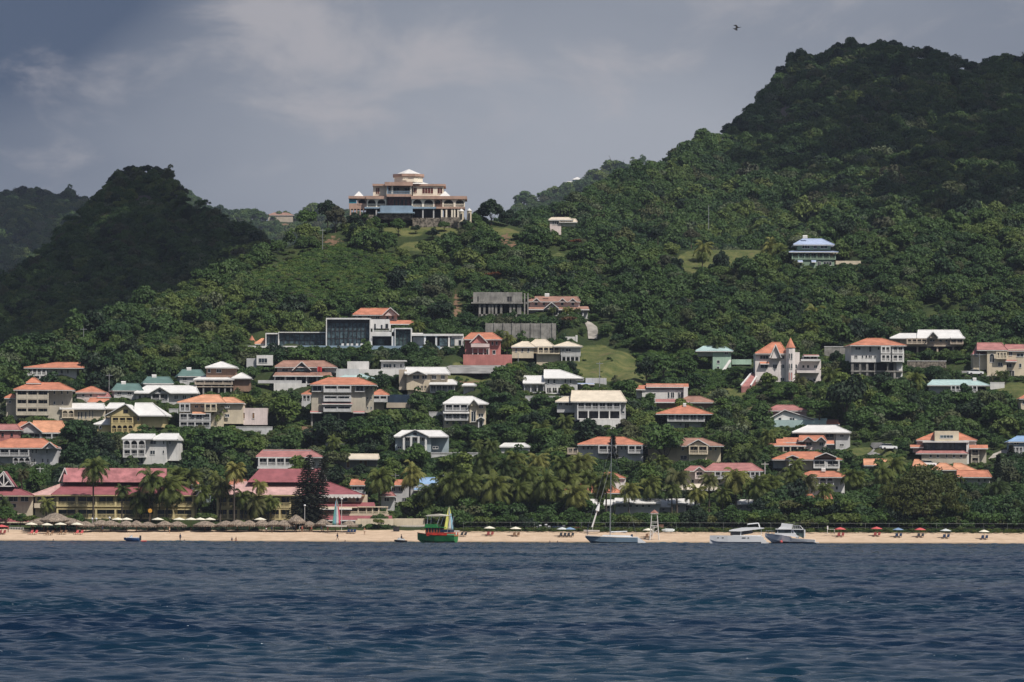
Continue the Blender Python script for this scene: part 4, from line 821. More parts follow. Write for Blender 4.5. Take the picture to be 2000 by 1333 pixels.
# ---- upper hill
SAG = mat('sage_render', (.24, .33, .24), .85, .08, .35, streak=.2)
h = H('villa', 'green villa with blue roofs', 'green two-storey villa with two tiers of blue roofs alone in the upper woods', 1590, 522, 1541, 1682, 463, cat='villa')
h.box(1558, 1623, 477, 489, SAG, 8, 1.5).hip(1549, 1630, 465, 478, RSB, 1570, 1608, 12, -.2).hip(1540, 1637, 487, 493, RSB, 1565, 1612, 15, -2).gal(1546, 1632, 493, 506, 7, SAG, 2.4, y=1, doors=False).box(1553, 1627, 493, 507, BRN, 7, 1.2).box(1550, 1629, 506, 523, SAG, 9, -1).win(479, 485, [(1567, 1582), (1589, 1596), (1603, 1617)], y=1.5).win(495, 505, [(1562, 1580), (1589, 1594), (1601, 1620)], y=1.2)
h.win(512, 519, [(1596, 1603), (1608, 1624)], y=-1).shed(1550, 1567, 509, 513, RSB, 2, -3.2).shed(1584, 1593, 509, 513, RSB, 2, -3.2).box(1632, 1681, 510, 517, CRM, 6, -1).box(1634, 1680, 517, 522, DBL, 5, -.6).tank(1569, 465, 9).end()
h = H('house', 'pink house in the saddle', 'small pale pink house in the wooded saddle right of the hilltop mansion', 1098, 443, 1070, 1128, 424)
h.box(1074, 1096, 429, 443, PNK, 6).hip(1071, 1120, 424, 430, RC, 1078, 1112, 9).box(1095, 1124, 433, 442, W, 5, 1).hip(1092, 1128, 427, 434, RC, 1104, 1124, 7).win(433, 439, [(1079, 1082), (1083, 1086), (1087, 1090)]).end()
for x0, x1, yt, ye, b_, lb, sh in ((1100, 1125, 354, 360, 368, 'tiny blue house with white roof on the far ridge', 'tiny blue house'), (1118, 1136, 346, 351, 357, 'tiny white-roofed house highest on the far ridge', 'tiny white house')):
    h = H('house', sh, lb, (x0 + x1) / 2, b_, x0, x1, yt, Yd=float(HE['Y']((x0 + x1) / 2, b_)) - 8, keep=False); h.box(x0 + 1, x1 - 1, ye, b_, LBL, 9).hip(x0, x1, yt, ye, RW, x0 + 9, x1 - 6, 12).end()
h = H('house', 'far grey house', 'tiny grey house on the far ridge left of the hilltop mansion', 550, 428, 520, 575, 414, Yd=float(HE['Y'](550, 430)) - 8, keep=False); h.box(524, 572, 420, 430, TAN, 9).hip(520, 575, 415, 421, RB, 535, 560, 12).end()

# ---- the mansion on the hilltop
h = H('hilltop_mansion', 'hilltop mansion', 'huge cream and terracotta mansion with white pyramid roofs on the hilltop', 800, 438, 680, 922, 328, cat='mansion', Yd=float(YA(800, 436)) - 4)
TER = mat('terracotta_band', (.44, .29, .225), .85, .1, .4, streak=.25); MCR = mat('mansion_cream', (.80, .73, .60), .85, .05, .4, streak=.1); WIN = mat('maroon_shutter', (.12, .03, .025), .7, .3, 2)
h.cone(770, 825, 328, 339, RW, 1.5, 8).drum(764, 830, 339, 344, TER, 0, 8).drum(767, 827, 344, 355, MCR, .5, 8, 'wall').win(347, 349, [(787, 796), (816, 822), (768, 770)], y=.45, fm=MCR, m=DRK)
h.cone(752, 845, 353.5, 359, RW, -.5, 8, r2=.6)
h.box(728, 755, 363, 382, MCR, 12, 2).box(806, 866, 363, 382, MCR, 12, 1.5).box(755, 806, 363, 382, CRM, 8, 4).box(727, 870, 359, 363, TER, 14, 1).box(751, 806, 356.5, 363.5, TER, 7, -1.6).col(363.5, 382, (756, 766, 802), MCR, -.8, .25)
h.win(366, 379, [(733, 741)], y=2, m=WIN, fm=MCR).win(366, 377, [(757, 762), (807, 814)], y=1.45, m=WIN, fm=MCR).win(366, 378, [(824, 846), (854, 864)], y=1.5, m=WIN, fm=MCR).win(365, 380, [(767, 779), (789, 800)], y=4, m=DRK, fm=CRM).gal(756, 802, 363, 380, 0, LBL, 3, y=2, doors=False)
# main level
h.box(680, 716, 383, 388, TER, 9, 1).box(714, 755, 383, 389, TER, 13, 0).box(755, 803, 380, 385, TER, 13, -1.6).box(803, 912, 383, 389, TER, 13, -.4)
h.cone(686, 714, 372.5, 383.2, RW, 1.5, 4).cone(853, 885, 372.5, 383.2, RW, -.2, 4)
h.arc(716, 754, 388.5, 404, 2, MCR, 2.8, y=3.9, rail=True).arc(804, 848, 388.5, 404, 2, MCR, 3.2, y=3.6).arc(848, 862, 388.5, 404, 1, TER, 3.2, y=3.6).arc(864, 888, 388.5, 404, 1, MCR, 3.4, y=3.6).arc(888, 908, 388.5, 404, 1, MCR, 3.4, y=3.6)
h.arc(697, 716, 387.8, 398, 1, TER, 2.4, y=3.9, rail=False).box(681, 695, 389, 397, mat('turquoise_panel', (.03, .22, .30), .5), .5, 1.6).box(681, 717, 397.5, 408, TER, 8, 1.6).box(757, 802, 385, 404, mat('maroon_timber', (.10, .04, .04), .7, .3, 2), 5, 1).win(389, 402, rng_(768, 790, 4, 5), y=.98, m=DRK, fm=WOOD)
h.box(716, 757, 388.5, 406, TAN, 6, 4).box(802, 886, 388.5, 406, TAN, 6, 4)
h.box(712, 744, 405, 408, LBL, 10, -.6).box(806, 852, 404.5, 408, LBL, 10, -.6).box(743, 806, 403.5, 416, LBL, 12, -4, part='pool_wall').box(738, 810, 416, 418.5, LBL, 12, -4.4, part='pool_wall').box(742, 806, 418.5, 430, STO, 10, -3.4, part='stone_base')
h.box(852, 908, 404.5, 408, TER, 10, -.8).box(716, 742, 408, 422, DRK, 6, 3, part='undercroft_shade').box(806, 862, 408, 428, DRK, 6, 3, part='basement_shade').col(408, 426, (735, 826, 847), LG, -.3, .2).box(806, 862, 426, 440, STO, 7, -.4, part='stone_base').box(862, 908, 425, 444, STO, 6, -1.6, part='stone_base').box(716, 742, 420, 432, STO, 6, .4, part='stone_base')  # dark boxes stand for the shade below the main floor
h.col(408, 428, (863, 872, 883, 888, 895, 904), MCR, -.6, .25).col(408, 424, (684, 690, 696, 703, 710, 715), TER, 1.6, .18).box(682, 716, 420, 434, STO, 5, 1.4, part='stone_base').box(866, 900, 408, 425, TAN, 2, 5).end()
for i, (x0, x1, yt, yb) in enumerate(((896, 906, 409, 430), (912, 921, 408, 432))):
    h = H('garden_turret', ('left', 'right')[i] + ' garden turret', ('left', 'right')[i] + ' one of two small cream garden turrets with white domes at the hilltop mansion', (x0 + x1) / 2, yb + 3, x0, x1, yt, cat='turret', Yd=float(YA(800, 436)) - 8, group='garden turrets', keep=False)
    B = MB(); r_ = h.X(x1) ; B.lathe([(r_, -2), (r_, h.Z(yt + 5)), (r_ * 1.15, h.Z(yt + 5)), (r_ * 1.15, h.Z(yt + 4))], 8); B.build('tower', CRM, h.e)
    B = MB(); B.lathe([(r_ * 1.1, h.Z(yt + 4) + .004), (r_ * .8, h.Z(yt + 2)), (.05, h.Z(yt - 1))], 8); B.build('dome', RW, h.e)
    B = MB(); B.box(-r_ * .35, r_ * .35, -r_ - .05, -r_ * .6, .6, h.Z(yt + 9)); B.build('opening', DRK, h.e)

# ---- behind the shore
h = H('house', 'white house with pink roof', 'white house with pink metal roof and long balcony behind the right hotel wing', 562, 925, 500, 627, 879)
h.box(503, 612, 893, 925, W, 9, .5).box(612, 627, 893, 915, LG, 8, 1.5).hip(500, 632, 879, 893, RR, 512, 606, 13, -1.4).box(512, 606, 878.6, 880.4, METAL, 1, 4.5).gal(505, 608, 894, 910, 6, W, 1.6).box(503, 612, 912, 916, W, 3, -1.6).end()
h = H('house', 'grey house with cream flat roof', 'low grey house with thin cream roof and brown doors', 690, 922, 644, 740, 887)
h.box(648, 736, 897, 922, mat('slate_render', (.20, .20, .22), .85, .1, .4, streak=.2), 7, 1).hip(643, 741, 887, 897, RC, 670, 738, 11, -1.2).win(899, 914, [(652, 660), (676, 683), (701, 708), (710, 717)], y=1, m=WOOD, fm=LG).end()
h = H('cottage', 'little orange-roofed house by the palm', 'little house with orange roof left of a big coconut palm', 699, 975, 683, 716, 937); h.box(686, 714, 948, 975, LG, 5).hip(683, 716, 937, 948, RO, 686, 712, 7).win(951, 958, [(688, 697), (701, 712)], m=GL).end()
h = H('house', 'grey house with blue roof', 'grey house with stepped light blue roof behind the palms', 822, 990, 762, 872, 933)
h.box(764, 866, 950, 990, LG, 8, 1).hip(818, 856, 933, 946, RL, 819, 854, 8, 3).hip(808, 874, 944, 957, RL, 822, 852, 11, -.4).hip(770, 792, 938, 948, RO, 772, 790, 7, 0).win(952, 960, [(764, 772), (778, 786)], y=1).win(972, 980, [(766, 774), (785, 793), (800, 806)], y=1).end()
h = H('house', 'grey cottage behind palms', 'dark-windowed grey house wall right of the big coconut palm', 756, 1002, 742, 770, 962); h.box(744, 770, 968, 1002, LG, 5, 1).hip(741, 773, 962, 969, RR, 750, 765, 7).win(972, 980, [(750, 760)], y=1).end()
h = H('house', 'white cube house', 'white square house with orange roof corner among palms', 1204, 962, 1186, 1223, 922); h.box(1190, 1222, 933, 962, W, 7).hip(1176, 1222, 923, 934, RO, 1182, 1198, 9, -.5).win(936, 941, [(1202, 1211)]).end()
h = H('bungalow', 'long orange roof among palms', 'long low bungalow with orange roof seen through the palms', 1145, 972, 1085, 1216, 946); h.box(1090, 1212, 962, 974, TAN, 6, 1).hip(1084, 1217, 946, 963, RO, 1110, 1190, 10, -.8).end()
h = H('pavilion', 'open pavilion with cream canopy', 'open pavilion with pale canvas-like roof behind palms, right of centre', 1352, 966, 1294, 1410, 946, cat='pavilion'); h.hip(1293, 1411, 946, 957, RC, 1320, 1385, 9).col(957, 968, (1300, 1326, 1352, 1378, 1404), LG, 0, .14).box(1300, 1404, 957, 970, GRN, 1, 6).end()
for i, (x0, x1, yt, ye, b_, sh) in enumerate(((1132, 1170, 976, 986, 1008, 'leftmost'), (1180, 1202, 977, 986, 1006, 'second'), (1200, 1290, 974, 983, 1008, 'longest'), (1288, 1310, 976, 990, 1006, 'steepest'), (1305, 1342, 975, 984, 1004, 'fifth'), (1343, 1366, 977, 986, 1002, 'sixth'), (1428, 1476, 977, 985, 1002, 'rightmost'), (1640 - 66, 1604, 980, 986, 1000, 'hidden'))):
    lb = {'leftmost': 'white-roofed beach cabin, leftmost of the row behind the shrubs', 'second': 'narrow white-roofed beach cabin between two larger ones in the row', 'longest': 'longest white-roofed beach cabin, with small upper windows', 'steepest': 'beach cabin with steep white roof right of the lifeguard tower', 'fifth': 'white-roofed beach cabin just left of twin palm trunks', 'sixth': 'small white-roofed beach cabin right of twin palm trunks', 'rightmost': 'white-roofed beach cabin under the palms above the catamaran', 'hidden': 'white cabin roof half hidden by bushes above the motor yacht'}[sh]
    h = H('beach_cabin', sh + ' beach cabin', lb, (x0 + x1) / 2, b_, x0, x1, yt, cat='cabin', group='white-roofed beach cabins')
    h.box(x0 + 2, x1 - 2, ye, b_, LG, 5, 1).hip(x0 - 1, x1 + 1, yt, ye, RW, x0 + 2, x1 - 4, 8, -.4)
    xs = [(x0 + 5 + k * 12, x0 + 11 + k * 12) for k in range(int((x1 - x0 - 8) / 12))]
    if xs: h.win(ye + 3, ye + 8, xs, y=1)
    h.end()
for x0, x1, yt, ye, b_, lb, sh in ((372, 392, 936, 946, 965, 'small orange-roofed house behind the palms of the left hotel wing', 'small orange-roofed house behind the left wing'), (448, 482, 937, 947, 962, 'small house with orange roof left of the right hotel wing roof', 'orange house left of the right wing'), (392, 412, 958, 964, 985, 'dark grey house between the two hotel wings', 'dark house between the wings')):
    h = H('cottage', sh, lb, (x0 + x1) / 2, b_, x0, x1, yt); h.box(x0 + 1, x1 - 1, ye, b_, LG if yt < 950 else BLG, 5).hip(x0 - 1, x1 + 1, yt, ye, RO if yt < 950 else METAL, x0 + 2, x1 - 2, 7).win(ye + 3, ye + 9, [(x0 + 5, x0 + 12)]).end()

# ---- the beach hotel
def bays(h, x0, x1, n, rows, y=0, dep=1.8, m=HYEL):
    for yt, yb in rows: h.gal(x0, x1, yt, yb, n, m, dep, y=y, dm=GL, cw=.2)
h = H('beach_hotel', 'left hotel wing', 'yellow two-storey beach hotel wing with long faded red roofs, left', 245, 1034, 66, 396, 914, cat='hotel', Yd=1247)
h.box(108, 380, 967, 1034, HYEL, 12, 2).box(66, 108, 968, 1034, CRM, 9, 3)
h.hip(100, 397, 941, 967, RH, 127, 330, 19, -.6, HYEL)
h.gf(111, 128, 914, 941, RM, LG, .4, 7.6, xp=121, vent=False)
B = MB(); a, b = h.X(119), h.X(320); B.add([(a, 4.6, h.Z(942)), (b, 4.6, h.Z(942)), (b, 9.2, h.Z(914)), (a, 9.2, h.Z(914)), (a, 13.8, h.Z(942)), (b, 13.8, h.Z(942))], [(0, 1, 2, 3), (3, 2, 5, 4), (0, 3, 4), (1, 5, 2), (0, 4, 5, 1)]); B.build('roof', RM, h.e)
h.hip(58, 128, 944, 968, RF, 118, 126, 14, 1, HYEL)
bays(h, 110, 378, 7, ((969, 988), (994, 1012)), 2)
h.box(66, 108, 984, 993, CRM, 2, 1).win(970, 979, [(70, 104)], y=3).gf(385, 397, 958, 970, RF, HYEL, 2, -1, vent=False).end()
h = H('hotel_lobby', 'left hotel lobby', 'red-roofed hotel lobby with a white-trussed dark gable at the left edge', 20, 1034, -60, 66, 916, cat='hotel', Yd=1246)
h.box(-60, 62, 967, 1034, CRM, 9, 2).hip(-60, 66, 950, 968, RH, -40, 22, 13, -.2, CRM).gf(-20, 24, 921, 951, RH, DRK, 8, 2.5, xp=5, vent=False).win(970, 980, [(-20, 33), (38, 54)], y=2).win(984, 992, [(0, 30)], y=2)
B = MB(); g = 2.3
for p, q in (((-20, 950), (24, 950)), ((5, 926), (5, 950)), ((5, 950), (-6, 938)), ((5, 950), (14, 940)), ((5, 924), (22, 949)), ((5, 924), (-18, 949))): B.tube((h.X(p[0]), g - .2, h.Z(p[1])), (h.X(q[0]), g - .2, h.Z(q[1])), .16, .16, 4)
B.build('truss', W, h.e)
h.shed(-20, 90, 1012, 1020, RH, 5, -6, 2, CRM).col(1020, 1034, (0, 10, 24, 40, 56), W, -5.5, .12).end()
h = H('beach_hotel', 'right hotel wing', 'yellow beach hotel wing with dark red upper roof and pale pink lower roof, centre left', 545, 1034, 415, 708, 914, cat='hotel', Yd=1247)
h.box(422, 620, 967, 1034, HYEL, 12, 2).hip(412, 640, 941, 967, RF, 470, 600, 19, -.6, HYEL).hip(590, 712, 940, 967, RH, 594, 636, 18.9, -.8, HYEL)
B = MB(); a, b, c, d_ = h.X(480), h.X(628), h.X(503), h.X(624); B.add([(a, 4.6, h.Z(942)), (b, 4.6, h.Z(942)), (d_, 9.2, h.Z(915)), (c, 9.2, h.Z(915)), (a, 13.8, h.Z(942)), (b, 13.8, h.Z(942))], [(0, 1, 2, 3), (3, 2, 5, 4), (0, 3, 4), (1, 5, 2), (0, 4, 5, 1)]); B.build('roof', RH, h.e)
h.gf(615, 636, 915, 941, RH, LG, .6, 6, vent=False)
bays(h, 423, 568, 7, ((969, 990), (994, 1014)), 2)
h.box(596, 716, 966, 1006, CRM, 9, 3).win(972, 979, [(632, 640), (660, 678), (694, 700)], y=3)
B = MB()
for k in range(14):
    x = 600 + k * 7.6; c = h.X(x + 3.8); r_ = (h.X(x + 7.6) - h.X(x)) / 2
    B.prism([(c - r_, h.Z(966)), (c + r_, h.Z(966)), (c + r_, h.Z(969))] + [(c + r_ * math.cos(t), h.Z(969) - .5 * math.sin(t)) for t in np.linspace(.2, math.pi - .2, 6)] + [(c - r_, h.Z(969))], -2.2, -2.05)
B.build('awning', W, h.e)
h.shed(606, 734, 981, 990, RH, 5, -2.5, 4, CRM).box(612, 760, 1004, 1007, CRM, 9, -3.5).shed(610, 768, 1007, 1016, RH, 4, -7.6, 2, W).shed(615, 688, 990.5, 994, RC, 3, -4.5).col(990, 1004, (700, 716, 728, 740, 756), CRM, -2.6, .14).box(700, 758, 989, 991, CRM, 3, -2.9).box(616, 728, 990, 1004, YEL, 2, .6).win(995, 1002, [(640, 655), (675, 690)], y=.6).gal(612, 758, 992, 1004, 0, CRM, 1, doors=False, y=-2)
h.box(600, 700, 1016, 1034, DRK, 3, -3).box(700, 770, 1013, 1040, CRM, 6, -8).box(696, 702, 1016, 1040, CRM, 3, -8.4).win(1020, 1024, [(744, 752)], y=-8, fm=CRM).end()
h = H('garden_wall', 'cream wall with lattice', 'cream garden wall with white lattice balustrade between hotel and green boat', 800, 1038, 770, 828, 1012, cat='wall', Yd=1240)
h.box(770, 830, 1013, 1038, CRM, .4, 0)
B = MB()
for k in range(14):
    x = h.X(783 + k * 3.2); z0, z1 = h.Z(1035), h.Z(1028); w_ = h.X(786) - h.X(783)
    B.tube((x, -.5, z0), (x + w_, -.5, z1), .07, .07, 4); B.tube((x + w_, -.5, z0), (x, -.5, z1), .07, .07, 4)
B.box(h.X(782), h.X(829), -.6, -.4, h.Z(1028), h.Z(1027)); B.box(h.X(782), h.X(829), -.6, -.4, h.Z(1036.5), h.Z(1035)); B.build('lattice', W, h.e); h.end()

# ---- roads
ROAD = mat('pale_road', (.36, .33, .29), .95, .12, .3, .2); ASPH = mat('grey_road', (.24, .235, .225), .95, .15, .3, .2)
def road(name, label, pts, m):
    """pts: (x0, x1, y) rows in pixels lying on the hillside"""
    V = []
    for x0, x1, y in pts:
        for x in (x0, x1): p = onA(x, y); V.append((p.x * .9996, p.y - .6, p.z + .16))
    o = meshobj(name, V, [(2 * i, 2 * i + 1, 2 * i + 3, 2 * i + 2) for i in range(len(pts) - 1)], m); tag(o, label, kind='structure')
    for x0, x1, y in pts: KEEPOUT.append((x0, x1, y - 3, y + 1, float(YA((x0 + x1) / 2, y)) - .5))
road('drive', 'pale curving drive beside the old hillside hotel', [(1140, 1146, 628), (1142, 1156, 632), (1146, 1166, 640), (1148, 1168, 648), (1148, 1167, 656), (1149, 1166, 663)], ROAD)
road('upper_road', 'grey road running above the cream houses', [(880, 1000, 715), (868, 985, 719), (876, 975, 726), (878, 972, 731)], ASPH)
road('parking_place', 'grey parking place at the right', [(1702, 1722, 866), (1700, 1735, 872), (1706, 1752, 878), (1700, 1756, 884), (1690, 1720, 890)], ASPH)
road('right_lane', 'grey lane below the right-hand villas', [(1850, 1905, 726), (1880, 1960, 732), (1900, 1960, 738)], ASPH)
road('lower_lane', 'pale lane at the right edge', [(1960, 1985, 880), (1940, 1965, 888), (1930, 1950, 898)], ROAD)
# ------------------------------------------------------------------ boats, beach things, people
class T:
    """a thing laid out in photo pixels at one depth"""
    def __init__(s, name, label, cat, cx, base, Yd, group=None, rz=0, z0=None):
        s.s = Yd / F; s.cx = cx; s.base = base; s.e = empty(name, P(cx, base, Yd), label, cat, group, R(rz))
        if z0 is not None: s.e.location.z = z0
    def X(s, px): return (px - s.cx) * s.s
    def Z(s, py): return (s.base - py) * s.s
seaq = lambda px, Yd: 1030 + lvl(px) + 3.5 * F / Yd
def hull(stations, name, m, parent, n=None):
    """stations along x: (x, half beam, deck z, chine z, keel z, chine factor)"""
    V = []; Q = []
    for x, b, zd, zc, zk, cf in stations: V += [(x, -b, zd), (x, -b * cf, zc), (x, 0, zk), (x, b * cf, zc), (x, b, zd)]
    for i in range(len(stations) - 1):
        for k in range(5): a, b_ = i * 5 + k, i * 5 + (k + 1) % 5; Q.append((a, b_, b_ + 5, a + 5))
    Q += [(0, 4, 3, 2, 1), tuple(len(V) - 5 + k for k in range(5))]
    return meshobj(name, V, Q, m, parent)
BG = mat('boat_green', (.03, .22, .06), .4, .1, .8, spec=.5); BRD = mat('boat_red', (.50, .04, .02), .5, .15, 1, spec=.5); BOR = mat('boat_orange', (.55, .16, .06), .5, .1, 1)
GEL = mat('white_gelcoat', (.70, .71, .72), .3, .03, .4, spec=.5); NAV = mat('navy_paint', (.015, .03, .07), .35, .1, .6, spec=.5); HUB = mat('steel_blue_hull', (.16, .23, .30), .35, .06, .5, spec=.5)
CHR = mat('faded_red_fabric', (.26, .055, .05), .8, .2, 2)
CANV = mat('pale_canvas', (.68, .64, .52), .9, .06, 1.2); RCL = mat('red_canvas', (.52, .10, .10), .9, .1, 1.2); BCL = mat('blue_canvas', (.18, .27, .40), .9, .1, 1.2); GCL = mat('grey_canvas', (.50, .53, .52), .9, .1, 1.2)
THA = mat('thatch', (.26, .21, .165), 1, .35, 3.5, .9, streak=.5); SKIN = mat('skin', (.28, .15, .09), .6, .1, 2); SKD = mat('dark_skin', (.09, .045, .028), .6, .1, 2); HAIR = mat('dark_hair', (.015, .011, .009), .8, .2, 4)
GAL = mat('aluminium', (.55, .56, .57), .35, .05, 1, metal=.7)

# green and red tour boat
Yb = 1168; t = T('tour_boat', 'green and red wooden tour boat with a canopied upper deck, lying by the beach', 'boat', 853, seaq(853, Yb), Yb, rz=-18); L = 4.5
hull([(-L, .05, 2.15, 1.5, .7, .6), (-L + 1, .75, 1.95, .9, .0, .6), (-L + 2.4, 1.35, 1.75, .4, -.3, .75), (0, 1.6, 1.55, .3, -.4, .8), (L - 1.5, 1.6, 1.5, .3, -.3, .8), (L, 1.5, 1.5, .4, -.1, .85)], 'hull', BG, t.e)
hull([(-L - .06, .06, 2.3, 2.17, 2.1, .9), (-L + 1, .82, 2.1, 1.97, 1.9, .9), (-L + 2.4, 1.43, 1.9, 1.77, 1.7, .9), (0, 1.68, 1.7, 1.57, 1.5, .9), (L + .08, 1.6, 1.65, 1.52, 1.45, .9)], 'rubbing_strake', BOR, t.e)
B = MB(); B.box(-1.9, 3.9, -1.45, 1.45, 1.5, 2.25); B.build('bulwark', BRD, t.e)
cab = MB(); cab.box(-2.2, 1.2, -1.25, 1.25, 1.6, 3.3); co = cab.build('cabin', DRK, t.e)
B = MB()
for k in range(6): B.box(-2.25 + k * .66, -2.1 + k * .66, -1.32, 1.32, 2.2, 3.35)
B.build('window_post', BOR, co)
B = MB(); B.box(-2.5, 1.7, -1.5, 1.5, 3.3, 3.45); B.box(-2.3, .5, -1.42, 1.42, 3.45, 4.1); B.build('roof', BG, t.e)
B = MB(); B.box(1.2, 3.6, -1.35, 1.35, 2.3, 2.9); B.build('seat_bench', NAV, t.e)
B = MB()
for x, dx in ((-1.9, .25), (.3, .9), (2.9, .6)):
    for y in (-1.3, 1.3): B.tube((x, y, 3.4 if x < 1 else 2.3), (x + dx, y, 5.9), .09)
B.build('canopy_frame', GAL, t.e)
B = MB(); B.prism([(-2.0, 5.85), (2.9, 5.85), (3.0, 6.0), (.4, 6.35), (-1.4, 6.2), (-2.1, 5.95)], -1.6, 1.6); B.build('canopy', CANV, t.e)
for k in range(3):
    B = MB(); B.box(L + .01, L + .05, -1.1 + k * .9, -.5 + k * .9, 1.75, 2.3); B.build('stern_panel', BRD if k != 1 else GEL, t.e)
B = MB(); B.box(L - 1.6, L, -1.5, 1.5, 1.5, 2.0); B.build('stern_deck', mat('pale_green_paint', (.16, .42, .22), .5, .1, 1), t.e)

# monohull sailing yacht
Yb = 1172; t = T('sailing_yacht', 'long low sailing yacht with a steel blue hull and tall bare mast, right of centre', 'sailboat', 1203, seaq(1203, Yb), Yb); s_ = t.s
X0, X1 = t.X(1143), t.X(1262)
hull([(X0, .04, 1.62, 1.5, 1.3, .8), (X0 + 1.2, .5, 1.55, .6, .1, .8), (X0 + 3.5, 1.2, 1.45, .3, -.3, .85), (0, 1.75, 1.32, .25, -.5, .9), (X1 - 2.2, 1.6, 1.25, .25, -.3, .9), (X1 - 1.9, 1.55, 1.25, .2, -.2, .9)], 'hull', HUB, t.e)
B = MB(); B.prism([(X1 - 1.9, 1.27), (X1 - 1.6, 1.2), (X1, .15), (X1 - .5, .1), (X1 - 1.9, .1)], -1.5, 1.5); B.build('transom', GEL, t.e)
B = MB(); B.prism([(X0 + .3, 1.6), (X1 - 1.9, 1.27), (X1 - 1.9, 1.42), (X0 + 6, 1.52), (X0 + .3, 1.72)], -1.2, 1.2); B.prism([(t.X(1172), 1.5), (t.X(1235), 1.42), (t.X(1230), 1.75), (t.X(1180), 1.85)], -.9, .9); B.build('deck', GEL, t.e)
B = MB(); B.tube((t.X(1192), 0, 1.4), (t.X(1194), 0, t.Z(858)), .075, .045, 8); mo = B.build('mast', GAL, t.e)
B = MB(); B.tube((t.X(1193), 0, 2.5), (t.X(1225), 0, 2.6), .13); B.build('boom', GEL, mo)
B = MB()
for q in ((X0 + .1, 0, 1.6), (X1 - 2, 0, 1.3), (t.X(1190), -1.5, 1.4), (t.X(1190), 1.5, 1.4)): B.tube(q, (t.X(1194), 0, t.Z(865)), .022, .022, 3)
for z in (8, 13): B.tube((t.X(1193), -1, z), (t.X(1193), 1, z), .03)
B.build('rigging', GAL, mo)
B = MB(); B.tube((t.X(1147), 0, 1.6), (t.X(1149), 0, 4.2), .05); B.box(t.X(1232), t.X(1236), -.3, .3, 1.4, 2.0); B.build('binnacle', NAV, t.e)

# catamaran
Yb = 1165; t = T('catamaran', 'large grey-white catamaran with a low curved cabin roof, anchored off the beach', 'catamaran', 1448, seaq(1448, Yb), Yb, rz=-4); 
X0, X1 = t.X(1387), t.X(1497)
for sy in (-3.0, 3.0):
    ho = hull([(X0, .12, 1.82, .9, -.2, .9), (X0 + 1.5, .5, 1.82, .5, -.3, .9), (X0 + 4, .8, 1.80, .4, -.4, .9), (X1 - 3, .85, 1.72, .4, -.3, .9), (X1 - 1.1, .8, 1.66, .4, -.2, .9)], 'hull', GEL, t.e); ho.location.y = sy
    B = MB(); B.prism([(X1 - 1.1, 1.66), (X1 - .6, 1.3), (X1 - .6, 1.0), (X1 - .1, .7), (X1 - .1, .35), (X1 + .5, .3), (X1 + .5, -.2), (X1 - 1.1, -.2)], -.75, .75); st = B.build('stern_steps', GEL, ho)
    for a, b in ((1402, 1408), (1411, 1420), (1450, 1457), (1461, 1464)):
        hb = float(np.interp(t.X(a), [X0, X0 + 1.5, X0 + 4, X1 - 3], [.12, .5, .8, .85])); B = MB(); B.box(t.X(a), t.X(b), -hb - .02, -hb + .06, 1.2, 1.38); B.build('port_light', GL, ho)
B = MB(); B.box(X0 + 5, X1 - 1.2, -2.3, 2.3, .9, 1.85); B.build('bridge_deck', GEL, t.e)
B = MB(); B.prism([(t.X(1427), 1.85), (t.X(1446), 1.85), (t.X(1470), 2.3), (t.X(1470), 2.9), (t.X(1440), 2.9), (t.X(1427), 2.6)], -2.1, 2.1); co = B.build('saloon', DRK, t.e)
B = MB(); B.prism([(t.X(1424), 2.75), (t.X(1447), 2.7), (t.X(1492), 3.35), (t.X(1493), 3.5), (t.X(1475), 3.65), (t.X(1450), 3.55), (t.X(1430), 3.15), (t.X(1425), 2.95)], -2.5, 2.5); B.build('coachroof', GEL, t.e)
B = MB(); B.tube((t.X(1460), 0, 4.3), (t.X(1481), 0, 4.55), .12); B.tube((t.X(1481), 0, 4.55), (t.X(1484), 0, 3.5), .14); B.tube((t.X(1447), -2, 1.8), (t.X(1448), -2, 2.8), .14); B.tube((t.X(1487), -2, 1.7), (t.X(1487), -2, 3.4), .06); B.build('arch', GEL, t.e)

# motor yacht
Yb = 1158; t = T('motor_yacht', 'white motor yacht with flybridge and dark waterline, right of the catamaran', 'motorboat', 1546, seaq(1546, Yb), Yb, rz=-6)
X0, X1 = t.X(1494), t.X(1592)
hull([(X0, .06, 2.35, 2.0, 1.5, .7), (X0 + 1.6, .9, 2.2, 1.0, .2, .7), (X0 + 3.8, 1.6, 1.95, .6, -.2, .8), (X0 + 5.5, 1.9, 1.6, .5, -.3, .85), (X0 + 5.9, 1.95, 1.25, .5, -.3, .85), (X1 - 1.6, 1.9, 1.05, .45, -.2, .9), (X1, 1.75, .95, .4, -.1, .9)], 'hull', GEL, t.e)
hull([(X0 + 1.3, .55, .32, .1, -.1, .7), (X0 + 3.8, 1.43, .36, .1, -.3, .8), (X1 - 1.5, 1.83, .34, .1, -.3, .9), (X1 + .3, 1.72, .30, .1, -.2, .9)], 'boot_stripe', NAV, t.e)
B = MB(); B.prism([(t.X(1513), 2.1), (t.X(1558), 1.5), (t.X(1562), 1.5), (t.X(1552), 2.35), (t.X(1515), 2.4)], -1.5, 1.5); B.build('trunk_cabin', GEL, t.e)
B = MB(); B.prism([(t.X(1514), 2.35), (t.X(1552), 2.3), (t.X(1570), 1.2), (t.X(1571), 3.1), (t.X(1516), 3.15)], -1.35, 1.35); co = B.build('saloon_glass', GLG, t.e)
B = MB()
for x in (1519, 1546, 1571): B.box(t.X(x), t.X(x) + .16, -1.42, 1.42, 1.6 if x > 1560 else 2.3, 3.15)
B.prism([(t.X(1547), 3.1), (t.X(1550), 3.1), (t.X(1560), 1.3), (t.X(1556), 1.3)], -1.4, 1.4); B.build('pillar', GEL, co)
